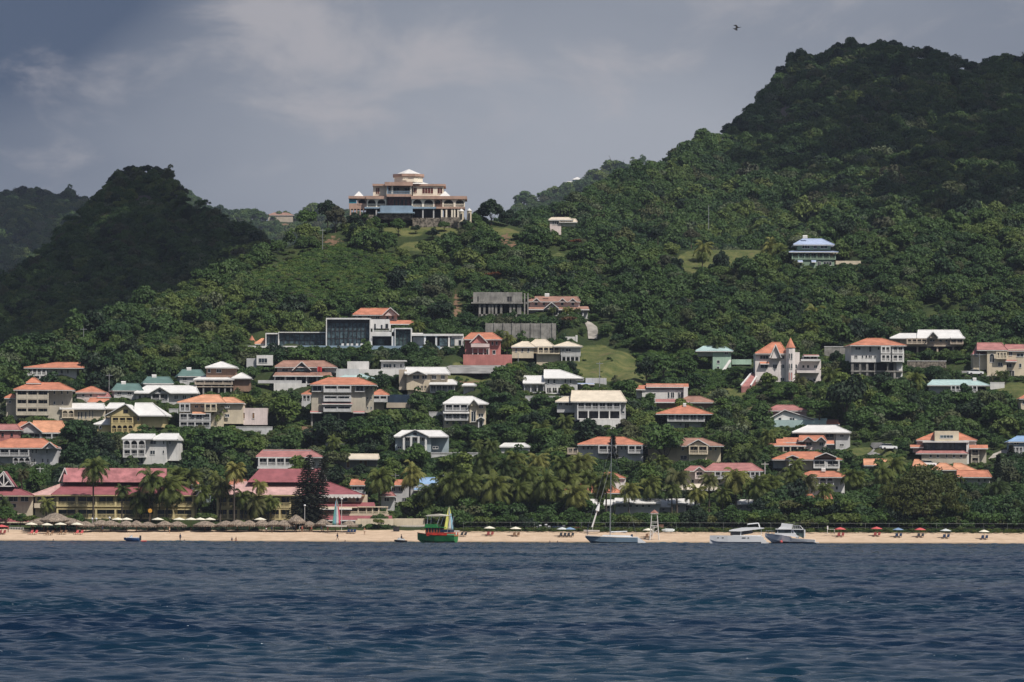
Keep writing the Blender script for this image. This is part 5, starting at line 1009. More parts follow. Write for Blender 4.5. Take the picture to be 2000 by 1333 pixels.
B = MB(); B.prism([(t.X(1516), 3.15), (t.X(1570), 3.1), (t.X(1571), 3.3), (t.X(1515), 3.35)], -1.7, 1.7); B.prism([(t.X(1520), 3.34), (t.X(1546), 3.34), (t.X(1549), 4.3), (t.X(1527), 4.55), (t.X(1526), 3.9)], -1.35, 1.35); B.build('flybridge', GEL, t.e)
B = MB()
for x in (1550, 1554, 1558, 1562): B.tube((t.X(x), -1.4, 3.3), (t.X(x) - .2, -1.4, 4.1), .04, .04, 4); B.tube((t.X(x), 1.4, 3.3), (t.X(x) - .2, 1.4, 4.1), .04, .04, 4)
B.tube((t.X(1549), -1.4, 4.1), (t.X(1563), -1.4, 4.05), .05); B.tube((t.X(1563), -1.4, 4.05), (t.X(1569), -1.4, 3.3), .05)
for x in (1497, 1502, 1508): B.tube((t.X(x), -.8, 2.2), (t.X(x), -.8, 2.95), .04)
B.tube((t.X(1496), -.6, 2.95), (t.X(1513), -1.2, 2.8), .04); B.build('guard_rail', GAL, t.e)
B = MB(); B.lathe([(.05, 0), (.32, .25), (.32, .5), (.05, .75)], 8, (t.X(1527), -2.0, .1)); B.build('fender', RCL, t.e)
B = MB(); B.prism([(X1 - .2, .25), (X1 + .8, .25), (X1 + .8, .4), (X1 - .2, .4)], -1.5, 1.5); B.build('swim_platform', GEL, t.e)

# small craft
def sail(name, label, px, ytop, ybot, wl, wr, cols, Yd, lean=0):
    t = T(name, label, 'sailboat', px, ybot, Yd); z1 = t.Z(ytop); a, b = t.X(px - wl), t.X(px + wr); n = 10
    V = []; Q = []; mi = []
    for i in range(n + 1):
        k = i / n; w_ = (1 - k) ** .75
        for j in range(5):
            u = j / 4; V.append((a * w_ * (1 - u) + b * w_ * u * (1 + .25 * math.sin(k * 3)) + lean * k, .35 * math.sin(u * 3.14) * w_, z1 * k + .5))
    for i in range(n):
        for j in range(4): q = i * 5 + j; Q.append((q, q + 1, q + 6, q + 5)); mi.append(cols[(j + (1 if i > 6 else 0)) % len(cols)] if True else 0)
    o = meshobj('sail', V, Q, [SAILM[k] for k in range(len(SAILM))], t.e, True, mi)
    md = o.modifiers.new('thick', 'SOLIDIFY'); md.thickness = .03
    B = MB(); B.tube((0, -.05, .3), (lean, -.05, z1 + .6), .05); B.build('mast', GAL, t.e)
    for y in (-1, 1):
        hull([(-2.4, .05, .5, .4, .2, .8), (-1.5, .2, .45, .2, .05, .8), (2.2, .2, .4, .2, .05, .8), (2.4, .15, .4, .2, .1, .8)], 'hull', GEL, t.e).location.y = y
SAILM = [mat('sail_' + n, c, .8, .04, 1) for n, c in (('red', (.50, .10, .14)), ('white', (.66, .66, .64)), ('blue', (.24, .48, .62)), ('yellow', (.60, .62, .16)), ('teal', (.12, .32, .30)))]
sail('beach_catamaran', 'small beach catamaran with a red, white and blue striped sail by the hotel', 657, 978, 1030, 8, 8, [4, 2, 1, 0], 1226)
sail('beach_catamaran', 'small beach catamaran with a yellow, white and blue sail behind the green boat', 877, 994, 1040, 10, 8, [3, 3, 1, 2], 1222)
t = T('beached_dinghy', 'small dinghy with a leaning mast and furled white sail on the beach', 'sailboat', 1156, 1040, 1228)
B = MB(); B.tube((0, 0, .3), (t.X(1193), .3, t.Z(905)), .05, .03, 5); B.build('mast', GAL, t.e); B = MB(); B.tube((0, -.1, 1.2), (t.X(1166), 0, t.Z(998)), .17, .16, 6); B.tube((t.X(1166), 0, t.Z(998)), (t.X(1170), 0, t.Z(985)), .5, .2, 6); B.build('furled_sail', GEL, t.e)
hull([(-1.9, .05, .6, .45, .2, .8), (-1, .5, .55, .2, .05, .8), (1.6, .55, .5, .2, .05, .8), (1.8, .5, .5, .2, .1, .8)], 'hull', GEL, t.e)
Yb = 1172; t = T('speedboat', 'blue and white speedboat at the water edge near the thatched shelters', 'speedboat', 258, seaq(258, Yb), Yb, rz=-10)
hull([(-1.9, .05, .95, .8, .5, .7), (-1.1, .6, .9, .4, .05, .7), (.3, .85, .85, .3, -.1, .8), (1.7, .85, .8, .3, -.1, .85)], 'hull', mat('boat_blue', (.04, .12, .30), .4, .1, 1), t.e)
B = MB(); B.box(-1.2, 1.5, -.6, .6, .8, .98); B.prism([(-.7, .98), (-.1, .98), (.0, 1.45), (-.1, 1.45)], -.55, .55); B.build('deck', GEL, t.e); B = MB(); B.box(1.7, 2.05, -.2, .2, .3, 1.4); B.build('outboard_motor', DRK, t.e)
B = MB(); B.tube((2.2, -.5, .15), (3.4, -.4, .15), .16); B.build('inflatable_tube', RCL, t.e)
def jetski(label, px, Yb):
    t = T('jet_ski', label, 'jet ski', px, seaq(px, Yb), Yb)
    hull([(-1.5, .05, .62, .5, .25, .7), (-.8, .4, .6, .25, 0, .7), (.6, .48, .5, .2, -.05, .8), (1.4, .42, .45, .2, 0, .85)], 'hull', DRK, t.e)
    B = MB(); B.prism([(-.9, .6), (.9, .5), (.9, .8), (.1, .85), (-.3, 1.1), (-.6, 1.0)], -.22, .22); B.build('seat', GEL, t.e); B = MB(); B.tube((-.45, -.4, 1.15), (-.45, .4, 1.15), .04); B.build('handlebar', DRK, t.e); return t
js = jetski('dark jet ski with a rider in front of the lattice wall', 783, 1178)
t = T('paddleboard', 'long white paddleboard carrying a standing person', 'paddleboard', 346, seaq(346, 1180), 1180)
hull([(-1.9, .03, .16, .1, .05, .8), (-1.3, .3, .14, .06, .02, .8), (1.0, .36, .13, .05, .0, .8), (1.7, .15, .13, .06, .03, .8)], 'board', GEL, t.e)

# people ---------------------------------------------------------------------------------------
def figure(pose):
    """skeleton joints (m) and radii for one continuous skinned body"""
    J = {}; E = []
    def add(k, p, r, par=None): J[k] = (Vector(p), r); (E.append((par, k)) if par else None)
    add('pel', (0, 0, .95), .13); add('belly', (0, 0, 1.10), .12, 'pel'); add('chest', (0, .0, 1.30), .145, 'belly'); add('neckb', (0, 0, 1.46), .07, 'chest'); add('neck', (0, -.01, 1.53), .05, 'neckb')
    add('head', (0, -.015, 1.62), .085, 'neck'); add('crown', (0, 0, 1.70), .075, 'head'); add('nose', (0, -.10, 1.61), .014, 'head')
    for sd, a in ((-1, 'l'), (1, 'r')):
        add(a + 'ear', (sd * .085, 0, 1.62), .014, 'head')
        add(a + 'sh', (sd * .18, 0, 1.40), .06, 'chest'); sw = pose.get(a + 'arm', 0)
        el = Vector((sd * .24, -.25 * math.sin(sw), 1.40 - .28 * math.cos(sw))); add(a + 'el', el, .04, a + 'sh')
        s2 = sw + pose.get(a + 'bend', .25); wr = el + Vector((sd * .02, -.25 * math.sin(s2), -.25 * math.cos(s2))); add(a + 'wr', wr, .027, a + 'el')
        d = (wr - el).normalized(); pm = wr + d * .07; add(a + 'pm', pm, .03, a + 'wr')
        for k in range(4): add(f'{a}f{k}', pm + d * (.075, .09, .085, .065)[k] + Vector((0, (k - 1.5) * .022, 0)), .009, a + 'pm')
        add(a + 'th', wr + d * .05 + Vector((0, -.05, 0)), .010, a + 'wr')
        lg = pose.get(a + 'leg', 0); kb = pose.get(a + 'knee', 0)
        hip = Vector((sd * .09, 0, .90)); add(a + 'hip', hip, .095, 'pel'); kn = hip + Vector((0, -.43 * math.sin(lg), -.43 * math.cos(lg))); add(a + 'kn', kn, .058, a + 'hip')
        l2 = lg - kb; an = kn + Vector((0, -.42 * math.sin(l2), -.42 * math.cos(l2))); add(a + 'an', an, .037, a + 'kn'); add(a + 'toe', an + Vector((0, -.17, -.03)), .03, a + 'an')
    ks = list(J); me = bpy.data.meshes.new('body'); me.from_pydata([J[k][0] for k in ks], [(ks.index(a), ks.index(b)) for a, b in E], [])
    o = bpy.data.objects.new('t', me); COL.objects.link(o); o.modifiers.new('s', 'SKIN'); 
    for i, k in enumerate(ks): me.skin_vertices[0].data[i].radius = (J[k][1], J[k][1])
    me.skin_vertices[0].data[0].use_root = True
    sd_ = o.modifiers.new('u', 'SUBSURF'); sd_.levels = 1; sd_.render_levels = 1
    dg = bpy.context.evaluated_depsgraph_get(); out = bpy.data.meshes.new_from_object(o.evaluated_get(dg)); out.name = 'body'
    bpy.data.objects.remove(o); out.polygons.foreach_set('use_smooth', [True] * len(out.polygons)); return out, min(J['lan'][0].z, J['ran'][0].z) - .05
POSE = {'stand': dict(larm=.1, rarm=-.1, lleg=.05, rleg=-.05), 'walk': dict(larm=.5, rarm=-.4, lleg=-.35, rleg=.4, lknee=.25, rknee=.15), 'sit': dict(larm=.6, rarm=.6, lleg=1.45, rleg=1.35, lknee=1.2, rknee=1.0, lbend=.5, rbend=.5)}
FIG = {k: figure(v) for k, v in POSE.items()}
def person(label, px, py, pose='stand', suit=None, skin=SKD, rz=0, sink=0, Yd=None, z=None, on=None):
    me, low = FIG[pose]; me = me.copy(); me.materials.clear(); me.materials.append(skin)
    p = onA(px, py) if Yd is None else P(px, seaq(px, Yd), Yd)
    if z is not None: p.z = z
    t = empty('person', p, label, 'person', 'people on the beach and in the water', R(rz)); o = bpy.data.objects.new('body', me); link(o, t); o.location.z = -low - sink
    c = MB(); c.lathe([(.10, .82), (.165, .86), (.17, .98), (.14, 1.05)] if suit is not NAV else [(.10, .82), (.17, .86), (.165, 1.0), (.15, 1.12), (.185, 1.30), (.12, 1.44)], 10); c.build('swimwear', suit or NAV, o)
    h_ = MB(); h_.lathe([(.094, 1.60), (.105, 1.66), (.09, 1.73), (.03, 1.76)], 8, (0, .02, 0)); h_.build('hair', HAIR, o); return t
person('person in dark wetsuit standing on a white paddleboard', 352, 0, 'stand', NAV, SKD, 30, Yd=1180, z=.13)
person('person in dark clothes walking at the water edge left of centre', 659, 1055.5, 'walk', NAV, SKD, -70)
person('bare-chested person in red trunks walking below the thatched parasols', 608, 1040, 'walk', RCL, SKIN, 80)
person('tanned person in pale trunks standing beside the beach wall', 712, 1045, 'stand', CANV, SKIN, 10)
person('person riding the dark jet ski', 784, 0, 'sit', NAV, SKD, 90, Yd=1178, z=.45)
person('bather on the left of a pair sitting in the shallows', 453, 0, 'sit', NAV, SKIN, 20, .15, Yd=1194, z=-.1)
person('bather on the right of a pair sitting in the shallows', 461, 0, 'sit', RCL, SKIN, -30, .15, Yd=1194, z=-.1)
for px, lb in ((104, 'lone swimmer off the beach at the far left'), (360, 'swimmer just right of the paddleboard'), (674, 'swimmer right of the person walking by the water'), (1074, 'left one of two swimmers before the right-hand umbrellas'), (1089, 'right one of two swimmers before the right-hand umbrellas')):
    person(lb, px, 0, 'stand', NAV, SKD, 0, 1.25, Yd=1180, z=0)
for px, py, lb, sk, su in ((520, 1041, 'person in white under the left thatched parasols', SKD, GEL), (531, 1041, 'person in navy under the left thatched parasols', SKD, NAV), (577, 1039, 'person in dark clothes under the peaked thatched parasol', SKD, NAV), (590, 1040, 'person in pink between two thatched parasols', SKIN, RCL), (628, 1041, 'person in navy under the middle thatched parasols', SKD, NAV), (640, 1041, 'person in red under the middle thatched parasols', SKIN, RCL), (200, 1041, 'person in dark clothes by the thatched shelter at the left', SKD, NAV), (331, 1042, 'person in pale clothes by the hedge left of the hotel wings', SKIN, CANV), (16, 1040, 'person in red beside the parasol at the left edge', SKD, RCL)):
    person(lb, px, py, random.choice(['stand', 'walk']), su, sk, random.uniform(0, 360))

# parasols and loungers -----------------------------------------------------------------------
def lounger_parts(t, m, back=55):
    B = MB(); B.box(-.3, .3, -1.0, .3, .32, .40); B.build('seat', m, t)
    B = MB(); a = R(back); B.add([(-.3, .3, .34), (.3, .3, .34), (.3, .3 + .85 * math.cos(a), .34 + .85 * math.sin(a)), (-.3, .3 + .85 * math.cos(a), .34 + .85 * math.sin(a)), (-.3, .36, .32), (.3, .36, .32), (.3, .36 + .85 * math.cos(a), .32 + .85 * math.sin(a)), (-.3, .36 + .85 * math.cos(a), .32 + .85 * math.sin(a))],
          [(0, 1, 2, 3), (4, 7, 6, 5), (0, 4, 5, 1), (1, 5, 6, 2), (2, 6, 7, 3), (3, 7, 4, 0)]); B.build('backrest', m, t)
    for x in (-.26, .22):
        for y in (-.9, .22): B = MB(); B.box(x, x + .05, y, y + .05, -.05, .32); B.build('leg', WOOD, t)
def copy_tree(o, loc, rz=0, label=None):
    c = o.copy(); COL.objects.link(c); c.location = loc; c.rotation_euler = (0, 0, R(rz))
    if label: c['label'] = label
    for ch in list(o.children):
        d = ch.copy(); COL.objects.link(d); d.parent = c
        for g in ch.children: e = g.copy(); COL.objects.link(e); e.parent = d
    return c
LOUNGE = {}
def lounger(px, py, m, label, rz=0):
    p = onA(px, py)
    if m.name in LOUNGE: return copy_tree(LOUNGE[m.name], p, rz, label)
    t = empty('beach_chair', p, label, 'beach chair', 'beach chairs on the sand', R(rz)); lounger_parts(t, m); LOUNGE[m.name] = t; return t
PARA = {}
def parasol(px, py, m, label, r=1.35, h=2.2, tilt=0):
    p = onA(px, py); key = (m.name, r)
    if key in PARA: t = copy_tree(PARA[key], p, random.uniform(0, 40), label)
    else:
        t = empty('parasol', p, label, 'parasol', 'beach parasols'); B = MB(); B.tube((0, 0, -.3), (0, 0, h), .04); B.build('pole', WOOD, t)
        B = MB(); B.lathe([(r, h - .42), (r * .98, h - .34), (r * .5, h - .08), (.04, h + .12)], 8); B.build('canopy', m, t); PARA[key] = t
    t.rotation_euler[1] = tilt; return t
for i, (px, py) in enumerate(((61, 1042), (92, 1043), (118, 1042), (150, 1042))):
    nm = ('first', 'second', 'third', 'fourth')[i]; parasol(px, py, CANV, f'cream parasol on the sand at the left, {nm} from the left', 1.45, 2.4)
    for k in (0, 1): lounger(px - 1 + k * 9, py + 2.5, WOOD if i in (1, 2) else RCL, f'{"left" if k == 0 else "right"} beach chair under the {nm} cream parasol from the left', -25)
for px, py, m, lb, cm in ((3, 1043, RCL, 'red parasol at the left edge', CHR), (956, 1046, CANV, 'pale parasol over a dark red chair right of the green boat', CHR), (1007, 1047, CANV, 'pale parasol right of centre over tan chairs', WOOD), (1098, 1048, GCL, 'whitish parasol left of the sailing yacht', DRK), (1113, 1048, BCL, 'blue-grey parasol left of the sailing yacht', DRK),
                      (1641, 1048, RCL, 'red parasol with red chairs, first right of the motor yacht', CHR), (1712, 1047, RCL, 'red parasol with red chairs, second right of the motor yacht', CHR), (1754, 1049, BCL, 'blue-grey parasol with dark chairs, between two red ones', NAV), (1797, 1049, RCL, 'red parasol with dark chairs, third red one right of the motor yacht', DRK),
                      (1847, 1051, GCL, 'pale grey parasol with navy chairs near the right edge', NAV), (1922, 1053, CANV, 'pale yellow parasol with navy chairs, last one at the right', NAV), (1266, 1050, CANV, 'cream parasol with wooden chairs at the foot of the lifeguard tower', WOOD)):
    parasol(px, py, m, lb, 1.35 if px > 900 else 1.6, 2.0)
    for k in (0, 1): lounger(px - 4 + k * 8, py + 1.5, cm, f'{"left" if k == 0 else "right"} chair under the {lb.split(" with ")[0].split(" over ")[0]}' + (f', {lb.split(", ")[1]}' if ', ' in lb else ''), -20)
for k in (0, 1): lounger(900 + k * 7, 1048.5, DRK, ('left', 'right')[k] + ' of two dark chairs standing without a parasol right of the green boat', -30)
for k in range(3): lounger(680 + k * 6, 1042.5, NAV, ('left', 'middle', 'right')[k] + ' of three navy loungers below the right thatched parasols', -10)
for i, (px, py) in enumerate(((230, 1030), (247, 1030), (308, 1029), (350, 1029), (373, 1029), (391, 1029), (410, 1030), (508, 1030))):
    parasol(px, 1037.5, CANV, f'cream terrace parasol behind the hedge, {("first", "second", "third", "fourth", "fifth", "sixth", "seventh", "eighth")[i]} from the left', 1.5, 3.0)
# thatched parasols and shelter
def thatched(px, py, r, h, label, lobes=1):
    p = onA(px, py); t = empty('thatched_parasol' if lobes == 1 else 'thatched_shelter', p, label, 'thatched parasol' if lobes == 1 else 'thatched shelter', 'thatched parasols along the hedge' if lobes == 1 else None)
    B = MB(); B.tube((0, 0, -.4), (0, 0, h - .4), .10)
    if lobes > 1:
        for a in (-5, -2.5, 2.5, 5): B.tube((a, -1.5, -.4), (a, -1.5, h - 1.6), .12)
    B.build('post', WOOD, t); B = MB()
    for k in range(lobes):
        c = (k - (lobes - 1) / 2) * r * .95 if lobes > 1 else 0; rr = r * (1.15 if k == lobes // 2 and lobes > 1 else 1); hh = h * (1 if k == lobes // 2 else .72) if lobes > 1 else h
        B.lathe([(rr, hh * .52), (rr * 1.02, hh * .6), (rr * .72, hh * .74), (rr * .3, hh * .93), (.06, hh)], 14, (c, 0, 0), .09)
    o = B.build('thatch', THA, t); B = MB()
    for k in range(lobes):
        c = (k - (lobes - 1) / 2) * r * .95 if lobes > 1 else 0; hh = h * (1 if k == lobes // 2 else .72) if lobes > 1 else h
        q0 = len(B.v); nn = 60
        for j in range(nn):
            a = j * 6.283 / nn; x, y = c + r * math.cos(a), r * math.sin(a); B.v += [(x, y, hh * .6), (x, y, hh * .54 - (random.uniform(.2, .5) if j % 2 else .08))]
        for j in range(nn): B.f.append((q0 + 2 * j, q0 + 2 * j + 1, q0 + (2 * j + 3) % (2 * nn), q0 + (2 * j + 2) % (2 * nn)))
    B.build('fringe', THA, o)
thatched(108, 1038, 3.6, 4.3, 'wide three-lobed thatched shelter behind the cream parasols at the left', 3)
for i, (px, r, h) in enumerate(((166, 2.3, 2.5), (196, 2.2, 2.9), (215, 2.2, 2.4), (247, 2.4, 2.7), (268, 1.9, 2.9), (288, 2.4, 2.4), (322, 2.3, 2.5), (344, 2.0, 2.6), (398, 2.4, 2.4), (440, 2.2, 2.6), (465, 2.4, 2.8), (486, 1.9, 2.4), (514, 2.1, 2.9), (534, 2.1, 2.8), (553, 2.1, 2.6), (577, 2.0, 3.7), (603, 2.2, 2.5), (631, 2.3, 2.8), (655, 1.8, 2.5), (683, 2.2, 2.9))):
    thatched(px + random.uniform(-3, 3), 1038.2 + random.uniform(0, 1.6), r * random.uniform(.85, 1.2), h * random.uniform(.92, 1.12), f'shaggy grey thatched parasol in the row before the hotel, {("first","second","third","fourth","fifth","sixth","seventh","eighth","ninth","tenth","eleventh","twelfth","thirteenth","fourteenth","fifteenth","sixteenth","seventeenth","eighteenth","nineteenth","last")[i]} from the left')
# low white picket barrier, lattice screens, counters
for i, (x0, x1, y0, y1, lb) in enumerate(((18, 46, 1030, 1036, 'low white slatted barrier behind the parasols at the left edge'), (559, 578, 1027, 1036, 'white lattice screen under the thatched parasols, left one'), (585, 598, 1028, 1036, 'white lattice screen under the thatched parasols, right one'))):
    t = T('lattice_screen', lb, 'screen', (x0 + x1) / 2, 1038, 1233, 'white screens'); a, b = t.X(x0), t.X(x1); z = t.Z(y0); B = MB(); B.box(a, b, 0, .06, z - .08, z); B.box(a, b, 0, .06, .0, .1); B.build('rail', W, t.e)
    B = MB(); k = int((b - a) / .35)
    for j in range(k + 1): x = a + (b - a) * j / k; B.box(x - .05, x + .05, .01, .05, .1, z - .08)
    B.build('slats', W, t.e)
# lifeguard tower
t = T('lifeguard_tower', 'tall white timber lifeguard tower with a small brown roof', 'lifeguard tower', 1278, 1052, 1212)
for sx in (-1, 1):
    for sy in (-1, 1): B = MB(); B.tube((sx * 1.05, sy * 1.0, -.4), (sx * .62, sy * .6, t.Z(1003)), .10, .09, 6); B.build('leg', W, t.e)
B = MB(); B.box(-.85, .85, -.85, .85, t.Z(1028), t.Z(1026.8)); B.build('platform', W, t.e)
B = MB(); z0, z1 = t.Z(1044), t.Z(1030)
for sy in (-.95, .95): B.tube((-.98, sy, .8), (.9, sy, 2.0), .05); B.tube((.98, sy, .8), (-.9, sy, 2.0), .05); B.tube((-.85, sy * .85, 2.1), (.8, sy * .85, t.Z(1029)), .05)
for z in (t.Z(1022), t.Z(1019)): B.tube((-.75, -.75, z), (.75, -.75, z), .045); B.tube((-.75, .75, z), (.75, .75, z), .045)
B.build('brace', W, t.e)
B = MB(); B.tube((-.95, -.9, -.2), (-.3, -.8, t.Z(1027)), .05); B.tube((-.55, -1.0, -.2), (.05, -.85, t.Z(1027)), .05)
for k in range(9): B.tube((-.9 + k * .07, -.98, .2 + k * .33), (-.5 + k * .07, -.98, .2 + k * .33), .035)
B.build('ladder', W, t.e)
B = MB(); B.lathe([(1.25, t.Z(1003.4)), (1.3, t.Z(1002.5)), (.9, t.Z(1000)), (.06, t.Z(996))], 4, (0, 0, 0), 0, R(45)); B.build('roof', mat('brown_shingle', (.30, .15, .12), .9, .2, 2), t.e)
B = MB(); B.box(-.9, .9, -.9, .9, t.Z(1004.4), t.Z(1003.45)); B.build('fascia', W, t.e)
# stacked kayaks / stores along the shrubs
def store(name, label, cat, x0, x1, y0, y1, m, d=1.6, Yd=1234, kind='box', group=None):
    t = T(name, label, cat, (x0 + x1) / 2, y1, Yd, group); a, b, z = t.X(x0), t.X(x1), t.Z(y0)
    if kind == 'chairs':
        for k in range(int((b - a) / .8)):
            x = a + k * .8; B = MB(); n = random.randint(3, 5)
            for j in range(n): B.box(x, x + .6, 0, .55, .25 + j * .22, .30 + j * .22); B.box(x, x + .6, .5, .58, .30 + j * .22, .75 + j * .22)
            for q in (0, .54): B.box(x + q, x + q + .05, 0, .05, 0, .25); B.box(x + q, x + q + .05, .5, .55, 0, .25)
            B.build('stacked_chair', m, t.e)
    else:
        B = MB(); B.box(a, b, 0, d, -.3, z * .86); B.box(a - .06, b + .06, -.06, d + .06, z * .86 + .003, z); B.build('body', m, t.e)
        B = MB(); 
        for k in range(int((b - a) / .9)): x = a + .25 + k * .9; B.box(x, x + .08, -.09, -.063, .1, z * .84)
        B.build('batten', DRK, t.e)
store('chair_stack', 'stacks of white plastic chairs before the shrubs, left group', 'chairs', 1046, 1064, 1025, 1037.5, GEL, kind='chairs')
store('chair_stack', 'low stacks of white plastic chairs right of the taller stacks', 'chairs', 1064, 1078, 1030, 1037.5, GEL, kind='chairs')
store('tarpaulin_stack', 'low pile under a dark blue tarpaulin behind the beach', 'tarpaulin', 1079, 1099, 1028, 1037.5, NAV)
store('chair_stack', 'white chairs stacked between blue tarpaulin and red-brown crate', 'chairs', 1099, 1111, 1026, 1037.5, GEL, kind='chairs')
store('crate', 'long red-brown timber crate behind the beach', 'crate', 1112, 1132, 1030, 1037.5, mat('red_timber', (.22, .07, .05), .8, .2, 2))
store('kiosk', 'small brown kiosk right of the lifeguard tower', 'kiosk', 1284, 1296, 1025, 1039, mat('brown_boards', (.24, .13, .09), .8, .2, 2), 2.0)
store('counter', 'dark counter with white panels right of the cream wall door', 'counter', 768, 780, 1029, 1039, DRK, 1.0, 1232)
t = T('upturned_boat', 'upturned pale dinghy lying right of the brown kiosk', 'dinghy', 1305, 1039, 1230); hull([(-1.5, .05, .1, .35, .5, .8), (-.6, .6, .05, .5, .75, .8), (1.1, .6, .05, .5, .7, .8), (1.5, .4, .05, .4, .55, .8)], 'hull', GCL, t.e)
t = T('bench', 'white bench by the fence left of the first red parasol', 'bench', 1623, 1042, 1224); B = MB(); B.box(-.9, .9, 0, .5, .9, .98); B.build('seat', W, t.e)
for x in (-.85, .75): B = MB(); B.box(x, x + .1, 0, .5, -.2, .9); B.build('leg', W, t.e)
B = MB(); B.box(-.9, -.6, .42, .5, .98, 1.7); B.build('backrest', W, t.e)
# fence behind the beach
def fence(name, label, pts, h, step, m, Yoff=0):
    a = P(*pts[0]); t = empty(name, a, label, 'fence'); V = [P(*q) - a for q in pts]; L = MB(); n = 0; dist = sum((V[i + 1] - V[i]).length for i in range(len(V) - 1)); N_ = int(dist / step)
    for i in range(N_ + 1):
        d = i * dist / N_; j = 0
        while j < len(V) - 2 and d > (V[j + 1] - V[j]).length: d -= (V[j + 1] - V[j]).length; j += 1
        q = V[j].lerp(V[j + 1], min(1, d / (V[j + 1] - V[j]).length)); B = MB(); B.tube((q.x, q.y, q.z - .6), (q.x, q.y, q.z + h), .016, .016, 4); B.build('post', m, t)
    B = MB(); 
    for i in range(len(V) - 1): B.tube(V[i] + Vector((0, 0, h)), V[i + 1] + Vector((0, 0, h)), .020, .020, 4); B.tube(V[i] + Vector((0, 0, .1)), V[i + 1] + Vector((0, 0, .1)), .02, .02, 3); B.tube(V[i] + Vector((0, 0, h * .5)), V[i + 1] + Vector((0, 0, h * .5)), .014, .014, 3)
    B.build('rail', m, t)
fence('wire_fence', 'long thin wire fence running along the back of the beach', [(x, 1037.6 + lvl(x), 1233) for x in (905, 1100, 1300, 1500, 1700, 1850, 2060)], 2.05, 5.5, mat('galvanised_wire', (.42, .45, .44), .5, .1, 1, metal=0))
# poles and lamps
def pole(px, top, base, label, Yd=None, arm=True, r=.11, m=METAL, lamp=False):
    t = T('lamp_post' if lamp else 'utility_pole', label, 'lamp post' if lamp else 'utility pole', px, base, float(YA(px, base)) if Yd is None else Yd, 'lamp posts' if lamp else 'utility poles'); z = t.Z(top); B = MB(); B.tube((0, 0, -1), (0, 0, z), r, r * .7, 6); B.build('pole', m, t.e)
    if arm and not lamp: B = MB(); B.box(-.9, .9, -.06, .06, z - .55, z - .42); B.build('crossarm', m, t.e)
    if lamp: B = MB(); B.lathe([(.05, z - .1), (.26, z + .05), (.26, z + .25), (.05, z + .4)], 8); B.build('lamp_globe', GEL, t.e)
pole(1171, 707, 757, 'utility pole on the open lawn in the middle of the town'); pole(1494, 903, 940, 'pale pole right of the long pink-roofed terrace', m=W); pole(630, 447, 494, 'slender pole on the slope left below the hilltop mansion'); pole(78, 912, 946, 'pale pole above the left hotel lobby', m=W)
pole(1913, 690, 735, 'pole in front of the cream villa with pink roofs'); pole(213, 730, 772, 'pole on the wooded slope right of the salmon house'); pole(872, 925, 968, 'tall pole among palms right of the blue-roofed house'); pole(772, 925, 980, 'thin pole between the big palm and the blue-roofed house'); pole(1012, 690, 712, 'pole beside the cream villa terrace', arm=False)
pole(1384, 400, 442, 'lattice-thin pole rising from the saddle woods', arm=False); pole(163, 640, 690, 'pole among the trees on the lower left slope')
for px, top, lb in ((595, 989, 'white lamp post beside the leaning pines'), (180, 1015, 'globe lamp left of two behind the shelter'), (188, 1015, 'globe lamp right of two behind the shelter'), (214, 1013, 'globe lamp behind the thatched parasols at the left'), (667, 976, 'slim mast lamp behind the striped sail')):
    pole(px, top, 1037.5, lb, None, False, .07, W, True)
t = T('wall_sign', 'small orange-yellow sign board between palms before the left hotel wing', 'sign', 293, 1034, 1238); B = MB(); B.tube((0, 0, -.3), (0, 0, t.Z(1001)), .05); B.build('post', WOOD, t.e); B = MB(); B.lathe([(.1, -.05), (.5, -.04), (.5, .04), (.1, .05)], 12); o_ = B.build('board', mat('orange_board', (.65, .32, .05), .6, .05, 2), t.e); o_.rotation_euler[0] = R(90); o_.location = (0, -.1, t.Z(998))
# parked cars
def car(px, py, m, label, rz=0, Yd=None):
    Yd = float(YA(px, py)) if Yd is None else Yd; t = empty('parked_car', P(px, py, Yd), label, 'car', 'parked cars', R(rz))
    B = MB(); B.prism([(-2.1, .35), (2.1, .35), (2.15, .75), (1.9, .95), (1.1, 1.0), (-1.9, 1.05), (-2.15, .8)], -.85, .85); B.build('body', m, t)
    B = MB(); B.prism([(-1.7, 1.02), (1.05, 1.0), (.45, 1.5), (-1.3, 1.52)], -.74, .74); o = B.build('cabin', GL, t); B = MB(); B.box(-1.25, .42, -.72, .72, 1.515, 1.56); B.build('roof', m, o)
    for x in (-1.35, 1.35):
        for y in (-.86, .66): B = MB(); B.tube((x, y, .32), (x, y + .2, .32), .33, .33, 12); B.build('wheel', DRK, t)
car(831, 838, GEL, 'white car parked left of two behind the blue-grey columned house'); car(849, 838, GEL, 'white car parked right of two behind the blue-grey columned house', 8)
car(1735, 879, GEL, 'white car on the parking place at the right', 20); car(1812, 912, GEL, 'white car parked above the great tree', 30); car(1905, 733, GEL, 'white car on the lane below the cream villa with pink roofs', 10); car(916, 549, GEL, 'pale car on the wooded slope above the concrete shell', 10)
car(1855, 892, DRK, 'dark car on the lane at the right', 15) if False else None
